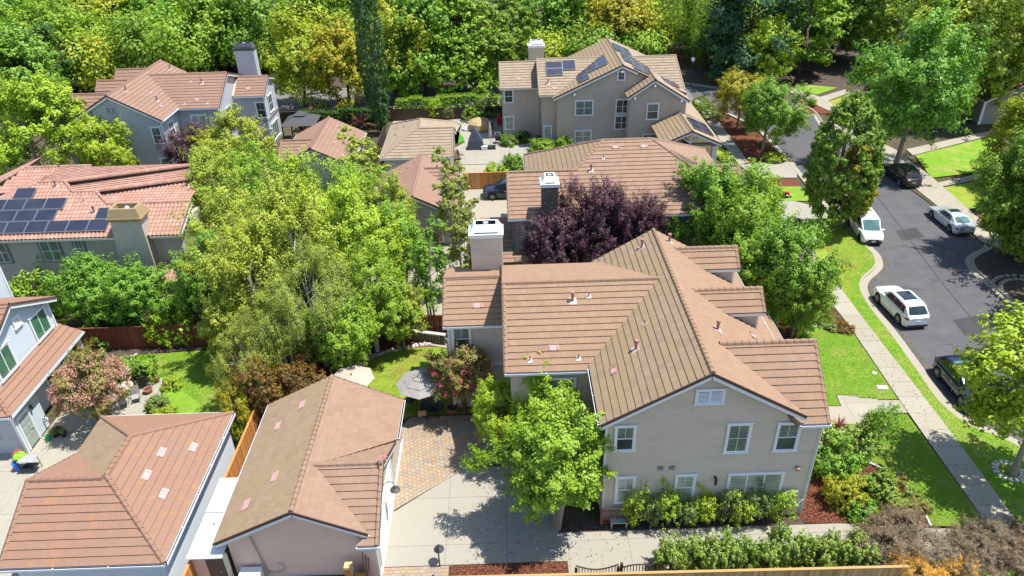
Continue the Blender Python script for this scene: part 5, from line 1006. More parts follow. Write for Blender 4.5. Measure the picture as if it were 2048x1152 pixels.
fence('sunlit red-brown fence below the pale concrete patio', (-4.1, 68.9), (2.0, 68.9), 1.75, WOOD_OR, board=.16)
fence('weathered dark brown fence behind the covered patio furniture', (-14, 91.4), (0, 91.4), 1.8, WOOD_DK, board=.2, lat=.3, limit=80); fence('dark fence along the road behind the grey canopy', (-30, 90.6), (-14, 91.3), 1.8, WOOD_DK, board=.2, limit=80)
fence('weathered fence running between the two small garages beyond the trees', (-14.2, 72), (-14.0, 84), 1.8, WOOD_DK, board=.2, limit=80)
fence('dark fence beside the small garage at the right edge', ((57.20, 84.01)[0], (57.20, 84.01)[1]), ((59.94, 85.06)[0], (59.94, 85.06)[1]), 1.8, WOOD_DK, board=.2, limit=60)
# black metal gates and small picket gate
def gate(label, a, b, h, mat, arch=.18, step=.13, name='gate', post=.12):
    a = Vector((*a, 0)); b = Vector((*b, 0)); L = (b-a).length; e = (b-a).normalized(); t = thing(name, label, 'gate', tuple((a+b)/2)); k = int(L/step)
    for p in (a, b): MB().box((p.x-post/2, p.y-post/2, 0), (p.x+post/2, p.y+post/2, h+.12)).build('post', mat, t)
    top = []
    for i in range(k+1):
        u_ = i/k; z_ = h-arch+arch*math.sin(math.pi*u_); p = a+e*L*u_; top.append((p.x, p.y, z_))
        if 0 < i < k: MB().box((p.x-.018, p.y-.012, .12), (p.x+.018, p.y+.012, z_)).build('picket', mat, t)
    MB().tube(top, .035, 6).build('top_rail', mat, t); MB().bar(a+Vector((0, 0, .15)), b+Vector((0, 0, .15)), .04, .05).build('bottom_rail', mat, t)
BROWN_GATE = plain('dark_brown_paint', (.045, .022, .018), .5, .1, 5)
gate('low dark brown gate leaf left of the square post by the driveway', (2.75, 21.95), (4.7, 21.95), 1.2, BROWN_GATE, -.3); gate('arched dark brown gate leaf right of the square post by the driveway', (4.85, 21.95), (6.4, 21.95), 1.45, BROWN_GATE)
gate('dark brown gate behind the blue bin lid at the bottom edge', (-5.2, 21.75), (-3.85, 21.75), 1.3, BROWN_GATE, .0)
WOODGATE = plain('red_brown_paint', (.22, .075, .04), .6, .15, 5)
gate('small red-brown picket gate at the corner of the beige house', (4.4, 25.5), (5.7, 25.5), 1.05, WOODGATE, 0, .12); 
t = thing('bench', 'green slatted bench back showing below the corner window of the beige house', 'bench', (5.2, 25.65, 0)); mb = MB()
for i in range(6): MB().box((4.9+i*.13, 25.6, .5), (4.95+i*.13, 25.63, 1.05)).build('slat', SAGE, t)
MB().box((4.85, 25.58, 1.05), (5.7, 25.65, 1.12)).build('top_rail', SAGE, t); MB().box((4.85, 25.2, .42), (5.7, 25.6, .47)).build('seat', SAGE, t)
for x in (4.9, 5.65):
    for y in (25.25, 25.55): MB().box((x-.03, y-.03, 0), (x+.03, y+.03, .42)).build('leg', SAGE, t)
# rubble retaining wall
t = thing('stone_wall', 'low rubble stone wall with pale cap at the left corner of the beige house', 'wall', (-5, 40, 0)); P = Pieces('stone', ROCK, t, 300)
wa, wb_ = Vector((*(-7.80, 42.71), 0)), Vector((*(-4.47, 41.79), 0)); e = (wb_-wa).normalized(); n_ = Vector((e.y, -e.x, 0)); L = (wb_-wa).length
MB().bar(wa+Vector((0, 0, .35))-n_*.12, wb_+Vector((0, 0, .35))-n_*.12, .2, .7).build('core', MULCH_DK, t)
for r_ in range(5):
    x = random.uniform(-.1, 0)
    while x < L:
        w_ = random.uniform(.16, .3); hh = .15; cx = x+w_/2; z_ = r_*.15+.02; k = 6; vs = []
        for j in range(k):
            a_ = 2*math.pi*j/k+random.uniform(-.3, .3); vs.append((math.cos(a_)*(w_/2-.012), -.02, hh/2+math.sin(a_)*(hh/2-.008)))
        vs += [(p[0]*.7, -.02-random.uniform(.03, .06), hh/2+(p[2]-hh/2)*.7) for p in vs]
        M = Matrix((e, -n_, Vector((0, 0, 1)))).transposed().to_4x4(); M.translation = wa+e*cx+Vector((0, 0, z_)); P.put(M, vs, [list(range(k, 2*k))]+[(i, (i+1) % k, k+(i+1) % k, k+i) for i in range(k)]); x += w_
P.flush(); MB().bar(wa+Vector((0, 0, .8))-n_*.1, wb_+Vector((0, 0, .8))-n_*.1, .3, .07).build('cap', PEBBLE, t)
slabs('garden_step', None, .06, CONC_WALK, 1.2, .8, poly=[(-5.52, 41.73), (-4.41, 41.37), (-4.44, 42.03), (-5.45, 42.27)])
# lean-to shed between the garages
t = thing('shed', 'narrow lean-to shed with flat pale metal roof and dark brown door between the garages', 'shed', (-14.6, 24.5, 0))
GREYROOF = plain('grey_sheet_roof', (.42, .40, .37), .8, .08, 4); WROOF = plain('white_sheet_roof', (.72, .74, .74), .6, .05, 2)
MB().box((-15.25, 25.2, 2.2), (-13.6, 27.5, 2.26)).build('roof_sheet', GREYROOF, t); MB().box((-15.25, 22.5, 2.15), (-13.6, 25.19, 2.21)).build('roof_sheet', WROOF, t)
for i in range(10): MB().box((-15.2+i*.165, 22.5, 2.212), (-15.18+i*.165, 25.19, 2.225)).build('seam', WROOF, t)
MB().box((-15.15, 22.75, 0), (-14.55, 22.82, 2.14)).build('wall', SIDE_PINK, t); MB().box((-14.5, 22.72, 0), (-13.75, 22.8, 2.1)).build('door', plain('brown_door', (.12, .085, .07), .6, .12, 3), t); MB().tube([(-13.9, 22.7, 1.0), (-13.9, 22.66, 1.0), (-13.98, 22.66, 1.0)], .015, 6).build('door_handle', METAL, t)
MB().box((-13.7, 22.72, 0), (-13.5, 22.85, 2.14)).build('post', CREAM, t)
for p in ((-14.6, 24.5), (-14.1, 24.0), (-13.9, 24.2), (-13.95, 23.1)): MB().lathe((p[0], p[1], 2.21), [(.04, 0), (.06, .02), (.02, .04)], 6).build('debris', DARK, t)
# ================================================================ plants
RNG = np.random.default_rng(11)
def leaf_mesh(name, pos, nrm, size, aspect=.62, seed=0, updir=None):
    """diamond leaves at pos (n,3) facing nrm"""
    r = np.random.default_rng(seed); n = len(pos); nrm = nrm/(np.linalg.norm(nrm, axis=1, keepdims=True)+1e-9)
    a = r.normal(size=(n, 3)) if updir is None else np.tile(np.array(updir, float), (n, 1))+r.normal(size=(n, 3))*.25
    a -= nrm*np.sum(a*nrm, axis=1, keepdims=True); a /= np.linalg.norm(a, axis=1, keepdims=True)+1e-9; b = np.cross(nrm, a)
    s = (size*r.uniform(.6, 1.35, n))[:, None]; fold = nrm*s*r.uniform(-.12, .2, (n, 1))
    v = np.empty((n, 4, 3)); v[:, 0] = pos-a*s*.5; v[:, 1] = pos+b*s*aspect*.5+fold; v[:, 2] = pos+a*s*.5; v[:, 3] = pos-b*s*aspect*.5+fold
    me = bpy.data.meshes.new(name); me.vertices.add(n*4); me.vertices.foreach_set('co', v.astype(np.float32).ravel())
    me.loops.add(n*4); me.loops.foreach_set('vertex_index', np.arange(n*4, dtype=np.int32)); me.polygons.add(n)
    me.polygons.foreach_set('loop_start', np.arange(0, n*4, 4, dtype=np.int32)); me.update(calc_edges=True); return me
def sph(r, n):
    d = r.normal(size=(n, 3)); return d/np.linalg.norm(d, axis=1, keepdims=True)
def crown(name, seed, R, H, n, leaf, shape='round', clumps=90, cr=.26, sub=7, droop=0, flat=.7, hollow=.55, lobes=.25, aspect=.62):
    """crown centred on the origin, radius R, height H; leaves gathered in clumps and sub-clumps"""
    r = np.random.default_rng(seed); d = sph(r, clumps); d = d[d[:, 2] > -.82]; m = len(d)
    rad = r.uniform(hollow, 1, m)**.6; L = sph(r, 7); bump = np.max(np.clip(d@L.T, 0, 1)**6, axis=1); rad *= (1-lobes)+lobes*bump*1.3
    c = d*rad[:, None]; z = c[:, 2]
    if shape == 'cone': k = np.clip(1.05-.85*(z+1)/2, .12, 1); c[:, 0] *= k*1.15; c[:, 1] *= k*1.15
    elif shape == 'egg': k = np.clip(1.08-.42*(z+.12)**2, .4, 1.1); c[:, 0] *= k; c[:, 1] *= k
    elif shape == 'spire':
        z = r.uniform(-1, 1, m); k = np.sqrt(np.clip(1-z**2, .04, 1))**.7; th = r.uniform(0, 6.283, m); q = r.uniform(.6, 1, m); c = np.stack([np.cos(th)*k*q, np.sin(th)*k*q, z], 1)
    elif shape == 'dome': c[:, 2] = np.abs(c[:, 2])*1.6-.75
    elif shape == 'box':
        c = r.uniform(-1, 1, (m, 3)); ax = r.integers(0, 3, m); c[np.arange(m), ax] = np.sign(c[np.arange(m), ax])*r.uniform(.86, 1, m); c[:, 2] = np.where(c[:, 2] < -.9, .9, c[:, 2])
    c = c*np.array([R, R, H/2]); k = n//(m*sub)+1; cs_ = r.uniform(.65, 1.35, m)
    dd = sph(r, m*sub); dd[:, 2] = dd[:, 2]*flat+.12; sc = np.repeat(c, sub, 0)+dd*(R*cr*.8*np.repeat(cs_, sub)*r.uniform(.3, 1, m*sub))[:, None]
    bd = dd*.8+np.repeat(c/np.array([R, R, H/2]), sub, 0)*.7+r.normal(size=(m*sub, 3))*.35+np.array([0, 0, .15]); bd /= np.linalg.norm(bd, axis=1, keepdims=True)
    ln = R*cr*r.uniform(.5, 1.25, m*sub)*(.6 if shape in ('egg', 'box', 'spire') else 1); tt = r.uniform(-.15, 1, m*sub*k)
    g = r.normal(size=(m*sub*k, 3))*np.array([1, 1, flat]); p = np.repeat(sc, k, 0)+np.repeat(bd*ln[:, None], k, 0)*tt[:, None]+g*(R*cr*.19*(1.15-.6*np.clip(tt, 0, 1)))[:, None]
    cc = np.repeat(np.repeat(c, sub, 0), k, 0); loc = (p-cc)/(R*cr)
    if droop: q = r.uniform(0, 1, len(p))**2; p[:, 2] -= q*droop*H*.5*np.clip(np.hypot(p[:, 0], p[:, 1])/R, 0.2, 1)
    q98 = np.quantile(np.hypot(p[:, 0], p[:, 1]), .97)/R; z98 = (np.quantile(p[:, 2], .985)-np.quantile(p[:, 2], .015))/H; sc3 = np.array([1/q98, 1/q98, 1/z98]); p = p*sc3; c = c*sc3
    out = (p/np.array([R, R, H/2])); nn = loc*.8+g*.25+out*.45+np.array([0, 0, .55])+r.normal(size=p.shape)*.45
    return leaf_mesh(name, p, nn, leaf, aspect, seed, updir=(0, 0, -1) if droop else None), c
def trunk_mesh(name, seed, H, zc, R, centers, r0, mat, forks=7, bend=.15, multi=1):
    """trunk from the ground at -zc up into the crown with limbs to some clump centres; origin at the crown centre"""
    rr = random.Random(seed); mb = MB(); cs = [Vector(c) for c in centers]; rr.shuffle(cs)
    for q in range(multi):
        ox = (rr.uniform(-.25, .25), rr.uniform(-.25, .25)) if multi > 1 else (0, 0)
        base = Vector((ox[0], ox[1], -zc)); tip = Vector((ox[0]*3.5+rr.uniform(-.3, .3)*R*bend*2, ox[1]*3.5+rr.uniform(-.3, .3)*R*bend*2, H*.22))
        pts = [base.lerp(tip, t)+Vector((rr.uniform(-1, 1), rr.uniform(-1, 1), 0))*bend*.25*(0 if t == 0 else 1) for t in (0, .15, .35, .6, .8, 1)]
        rad = [r0*k for k in (1.25, .95, .8, .6, .42, .2)]; mb.tube(pts, rad, 8)
        for c in cs[q*forks:(q+1)*forks]:
            s_ = pts[2].lerp(pts[4], rr.random()); m_ = s_.lerp(c, .5)+Vector((0, 0, -.08*R+rr.uniform(0, .1)*R)); mb.tube([s_, m_, c], [r0*.42, r0*.26, r0*.07], 6)
            for c2 in [x for x in cs if (x-c).length < R*.6 and x is not c][:2]: mb.tube([m_, m_.lerp(c2, .5)+Vector((0, 0, .1)), c2], [r0*.18, r0*.11, r0*.03], 5, cap=False)
    return mb.mesh(name, mat, smooth=60)
PROTO = {}
def proto(key, R, H, n, leaf, trunk_h=2.0, r0=.16, bark=BARK, forks=7, multi=1, **kw):
    me, c = crown('crown', hash(key) % 1000 if False else sum(map(ord, key)), R, H, n, leaf, **kw); me.materials.append(L_MAPLE)
    tm = trunk_mesh('trunk', sum(map(ord, key)), H, H/2+trunk_h, R, c, r0, bark, forks, multi=multi); PROTO[key] = (me, tm, R, H, trunk_h)
for i in range(4): proto('far%d' % i, 4.6, 9.6, 17000, .31, .9, .2, clumps=75+i*8, cr=.25, lobes=.35)
proto('farc', 3.8, 10.5, 15000, .28, .6, .18, shape='cone', clumps=150, cr=.2); proto('farw', 4.8, 10, 22000, .22, 1.0, .25, clumps=90, droop=.5, cr=.22, aspect=.25); proto('farc2', 3.0, 10.5, 14000, .27, .6, .18, shape='egg', clumps=120, cr=.22)
for i in range(3): proto('mid%d' % i, 3.4, 6.2, 32000, .17, 1.5, .15, clumps=60+i*10, cr=.27, lobes=.4, bark=BARK_P)
for i in range(3): proto('bir%d' % i, 3.6, 7.6, 38000, .15, 2.0, .14, clumps=62+i*8, cr=.27, lobes=.45, bark=BARK_W, multi=2, forks=6, flat=.85)
proto('weep', 4.2, 7.5, 46000, .125, 2.3, .15, clumps=90, droop=.22, cr=.22, lobes=.3, bark=BARK_W, multi=3, forks=5, aspect=.5)
proto('hornb', 3.0, 9.3, 78000, .17, 1.5, .2, shape='egg', clumps=320, cr=.17, hollow=.8, lobes=.12, sub=6)
proto('cypress', 1.45, 15, 30000, .17, .6, .2, shape='spire', clumps=420, cr=.2, sub=5, flat=1.6, aspect=.35, forks=2)
proto('slim', 1.5, 7.5, 9000, .15, 2.0, .08, clumps=46, cr=.24, lobes=.5, bark=BARK_W, multi=3, forks=4, hollow=.35)
proto('plum', 3.0, 4.6, 42000, .13, 1.6, .13, clumps=100, cr=.24, lobes=.4)
proto('hero', 3.6, 6.6, 50000, .17, 1.7, .16, clumps=75, cr=.24, lobes=.45, bark=BARK_P, multi=3, forks=5, hollow=.45)
proto('maple', 2.6, 5.0, 16000, .19, 2.0, .11, clumps=60, cr=.23, lobes=.45, hollow=.3, forks=9, bark=BARK_P)
proto('myrtle', 1.9, 3.0, 17000, .12, 1.3, .07, shape='round', clumps=60, cr=.24, lobes=.35, multi=4, forks=4, hollow=.4)
proto('sparse', 2.0, 3.0, 9000, .11, 1.0, .07, clumps=60, cr=.2, lobes=.35, multi=4, forks=7, hollow=.4)
for i in range(3): proto('shrub%d' % i, 1.0, 1.5, 7000, .10, .02, .04, shape='dome', clumps=45, cr=.28, forks=5, multi=3, lobes=.3)
proto('ball', .9, 1.3, 9000, .07, .02, .04, shape='egg', clumps=200, cr=.14, hollow=.9, lobes=.05, sub=5)
proto('hedge', 1.0, 1.6, 16000, .085, .02, .04, shape='box', clumps=260, cr=.13, sub=5)
proto('open', 1.0, 2.0, 2600, .10, .1, .03, clumps=34, cr=.26, forks=7, multi=3, lobes=.4, hollow=.3)
proto('twig', 1.3, 1.8, 16000, .085, .15, .05, clumps=90, cr=.22, aspect=.22, multi=4, forks=6, lobes=.4, hollow=.4)
def plant(kind, x, y, leafm, label, cat='tree', R=None, H=None, top=None, group=None, rz=None, name=None, z=0.0, bark=None, sx=1.0):
    """R: crown radius, top: total height"""
    me, tm, R0, H0, th = PROTO[kind]; s = (R or R0)/R0; tot0 = H0+th; sz = (top/tot0) if top else s
    t = thing(name or {'tree': 'tree', 'shrub': 'shrub'}.get(cat, cat.replace(' ', '_')), label, cat, (x, y, z), group, rz=rz if rz is not None else random.uniform(0, 6.28), local=True)
    c = link_obj('crown' if cat == 'tree' else 'foliage', me, t, (0, 0, (H0/2+th)*sz), leafm); c.scale = (s*sx, s, sz)
    b = link_obj('trunk' if cat == 'tree' else 'stems', tm, t, (0, 0, (H0/2+th)*sz), bark); b.scale = (s*sx, s, sz); return t

# ---- the belt of trees along the top of the picture (crown centre, radius, height)
far = [
 ((-64.94, 99.81), 5.0, 9.5, 'far1', L_MAPLE, 'green tree between the big lime tree and the blue-grey house'), ((-69.71, 102.52), 5.4, 10, 'far2', L_HORN, 'shaded green tree at the left edge behind the big lime tree'), ((-67.85, 114.96), 4.6, 9.5, 'far0', L_BRIGHT, 'bright tree left of the blue-grey dormers'),
 ((-78.70, 120.50), 5.0, 10, 'far0', L_MAPLE, 'deep green tree at the far left edge above the rounded lime tree'),
 ((-86.99, 140.28), 5.5, 11, 'far1', L_BRIGHT, 'broad bright green tree at the top left corner'),
 ((-77.13, 137.12), 5.0, 10, 'far2', L_MAPLE, 'second tree from the left corner in the back row, mid green'),
 ((-65.12, 108.05), 4.2, 8, 'far3', L_DARK, 'dark evergreen pressed against the left side of the blue-grey house'),
 ((-69.15, 132.46), 5.2, 11, 'far3', L_YEL, 'yellowish tree behind the left dormers of the blue-grey house'),
 ((-64.71, 135.56), 5.2, 11, 'far0', L_BRIGHT, 'light green tree behind the ridge of the blue-grey house'),
 ((-57.87, 132.87), 4.6, 11, 'farc', L_MAPLE, 'conical dark-green tree right of the highest ridge of the blue-grey house'),
 ((-49.76, 123.37), 5.2, 11.5, 'far1', L_MAPLE, 'tall green tree behind the wing of the blue-grey house'),
 ((-43.07, 116.48), 5.4, 12.5, 'far2', L_BRIGHT, 'large fresh green tree left of the dark-capped chimney'),
 ((-37.79, 115.89), 5.0, 11, 'far0', L_MAPLE, 'green tree directly behind the dark-capped chimney'),
 ((-36.93, 133.92), 5.0, 10, 'farw', L_OLIVE, 'hazy olive willow below the white building at the top'),
 ((-26.78, 98.91), 4.0, 10, 'far3', L_YEL, 'yellow-green street tree with a visible trunk standing on the road verge'),
 ((-27.54, 117.68), 5.2, 12, 'far1', L_BRIGHT, 'bright green tree left of the tall cypress'),
 ((-20.60, 97.63), 4.0, 10, 'far2', L_GOLD, 'gold-tinged tree touching the left side of the tall cypress'),
 ((-14.67, 100.42), 3.8, 10, 'far0', L_YEL, 'yellow-green tree touching the right side of the tall cypress'),
 ((-14.97, 119.28), 5.0, 11.5, 'far3', L_GOLD, 'orange-tinged tree behind the bright maple'),
 ((-10.66, 102.37), 4.8, 12.5, 'far1', L_MAPLE, 'large bright maple centred over the road behind the sand-roofed garage'),
 ((-5.99, 102.36), 4.6, 11.5, 'farc', L_BRIGHT, 'conical fresh green tree next to the large maple'),
 ((-1.97, 103.90), 3.8, 10, 'farc2', L_HORN, 'upright dark green tree at the left end of the tan stucco house'),
 ((1.79, 111.42), 3.4, 9.5, 'farc2', L_HORN, 'narrow upright tree behind the white-capped chimney of the tan house'),
 ((-3.86, 128.63), 4.0, 6.5, 'far2', L_YEL, 'yellow-green tree at the edge of the dry field'),
 ((2.18, 128.95), 4.2, 8.5, 'far0', L_MAPLE, 'green tree at the top centre beside the dry field'),
 ((7.03, 123.11), 5.4, 12, 'far3', L_MAPLE, 'broad green tree above the chimney of the tan house'),
 ((12.52, 124.12), 5.2, 12, 'far1', L_BRIGHT, 'green tree above the left solar panels'),
 ((18.58, 116.87), 5.0, 9.5, 'far2', L_GOLD, 'golden yellow tree behind the highest gable of the tan house'),
 ((17.84, 140.67), 5.5, 12, 'far0', L_DARK, 'dark tree in the back row left of the golden tree'),
 ((24.92, 135.54), 5.5, 12, 'far3', L_DARK, 'dark tree in the back row right of the golden tree'),
 ((28.26, 127.43), 5.5, 13, 'farw', L_DARK, 'shadowy half-bare tree left of the bright willow'),
 ((30.53, 117.00), 5.0, 12, 'farw', L_BRIGHT, 'bright weeping willow above the street lamp'),
 ((33.23, 113.61), 4.6, 9, 'farw', L_BRIGHT, 'smaller weeping willow beside the road bend'),
 ((34.98, 105.00), 6.0, 13.5, 'far1', L_BLUE, 'large dark blue-green oak above the street corner'),
 ((36.96, 100.97), 3.2, 8, 'far2', L_LIME, 'small lime tree in front of the dark blue-green oak'),
 ((43.58, 106.71), 4.6, 12.5, 'farc2', L_BRIGHT, 'tall bright column of foliage right of the dark oak'),
 ((51.45, 114.49), 5.2, 12, 'far0', L_MAPLE, 'green tree with a dark hollow beneath it at the upper right'),
 ((54.32, 111.13), 5.0, 12, 'far3', L_HORN, 'olive green tree left of the half-hidden house'),
 ((41.09, 71.03), 4.6, 12.2, 'mid2', L_MAPLE, 'big full maple with a pale trunk behind the black car'),
 ((52.53, 87.31), 5.8, 13.5, 'far1', L_YEL, 'tall yellow-green sycamore in front of the half-hidden house'),
 ((55.97, 85.06), 5.8, 14, 'far0', L_BIRCH, 'tall sycamore with pale branches left of the small dark garage'),
 ((63.67, 89.22), 5.2, 13, 'far3', L_YEL, 'yellow-green tree above the small dark garage at the right edge'),
 ((75.63, 103.09), 5.5, 13, 'far2', L_BRIGHT, 'bright tree at the top right corner'),
 ((64.71, 122.74), 5.2, 12, 'far0', L_DARK, 'dark tree beyond the half-hidden house'), ((73.19, 119.92), 5.5, 13, 'far3', L_MAPLE, 'green tree in the back row above the tall sycamores'),
 ((50.81, 65.41), 3.7, 8.2, 'far1', L_YEL, 'olive tree over the right-hand lawn above the silver car'), ((42.5, 49.5), 3.5, 10.5, 'far1', L_HORN, 'dark street tree just beyond the right edge behind the stone ring'), ((41.2, 42.5), 3.3, 9.5, 'far2', L_HORN, 'dark street tree beyond the right edge across from the navy wagon'), ((42.18, 52.73), 3.3, 9.0, 'mid1', L_HORN, 'dark green street tree in the right planting strip by the kerb bulb'),
 ((47.75, 126.73), 5.6, 13, 'far3', L_DARK, 'dark tree between the oak and the bright column'), ((39.33, 133.59), 5.6, 12.5, 'far0', L_MAPLE, 'green tree at the top edge above the willows'), ((34.16, 138.41), 5.4, 12, 'far2', L_BRIGHT, 'light green tree at the top edge left of the willows'),
 ((-10.00, 130.50), 4.6, 7.5, 'far1', L_MAPLE, 'green tree at the top edge left of the dry field'), ((-22.87, 132.13), 5.0, 12, 'far0', L_MAPLE, 'green tree at the top edge behind the cypress'), ((-36.90, 143.89), 4.8, 9, 'far3', L_OLIVE, 'pale olive tree at the top edge beside the white building'),
 ((-65.77, 149.99), 5.2, 11, 'far2', L_MAPLE, 'green tree at the top edge left of the white building'), ((-80.50, 154.29), 5.2, 12, 'far1', L_YEL, 'yellow-green tree at the top edge left'), ((-95.15, 161.13), 5.2, 12, 'far3', L_MAPLE, 'mid green tree at the very top left'), ((-51.96, 137.75), 5.0, 11, 'farc', L_MAPLE, 'conical green tree at the top edge above the blue-grey wing'), ((-73.15, 152.35), 5.4, 12, 'far0', L_DARK, 'dark tree at the top edge above the blue-grey house'), ((-58.97, 146.00), 5.2, 11, 'far3', L_BRIGHT, 'bright tree at the top edge above the blue-grey house'),
 ((-101.23, 157.16), 5.6, 12, 'far2', L_DARK, 'dark tree cut by the left picture edge in the back row'),
]
# the wood behind, where no single tree can be told apart
def woodland(spots, m, seed):
    r = np.random.default_rng(seed); P_ = []; N_ = []
    for x, y, R, top in spots:
        n = 4200; c0 = sph(r, 46); c0[:, 2] = c0[:, 2]*.9; c = c0*np.array([R, R, top*.46])*r.uniform(.6, 1, (46, 1))+np.array([x, y, top*.53]); i = r.integers(0, 46, n)
        g = r.normal(size=(n, 3))*R*.17; P_.append(c[i]+g); N_.append(g/R/.17*.6+c0[i]*.6+np.array([0, 0, .5])+r.normal(size=(n, 3))*.4)
    me = leaf_mesh('woodland', np.concatenate(P_), np.concatenate(N_), .46, .66, seed); me.materials.append(m); o = link_obj('woodland', me); tag(o, 'dense wood of mixed green trees filling the ground beyond the back road', 'wood', kind='stuff')
rw = random.Random(5); spots = []
for row, y0 in enumerate((112, 118, 125, 133, 142)):
    for i in range(24):
        x = -105+i*8.6+rw.uniform(-2.5, 2.5); y = y0+rw.uniform(-2, 2)
        if y > 120 and -8 < x < 20: continue
        if 44 < x < 66 and y < 128: continue
        if y > 128 and -52 < x < -30: continue
        spots.append((x, y, rw.uniform(3.8, 5.4), rw.uniform(7.5, 11.5) if not -12 < x < 22 else 6.0))
for k_, m_ in enumerate((L_MAPLE, L_YEL, L_HORN, L_BRIGHT)): woodland(spots[k_::4], m_, 40+k_)
for (x, y), R, top, kind, m, lb in far: plant(kind, x, y, m, lb, R=R*1.24, top=top*1.12, group='trees along the back road')
for (x, y), R, top, lb in (((-14.80, 86.50), 1.5, 18.5, 'tall dark Italian cypress standing beside the sand-roofed garage'), ((-16.28, 90.97), 1.2, 19.5, 'thinner cypress tip rising behind the tall cypress')): plant('cypress', x, y, L_CYP, lb, R=R, top=top, name='cypress_tree')

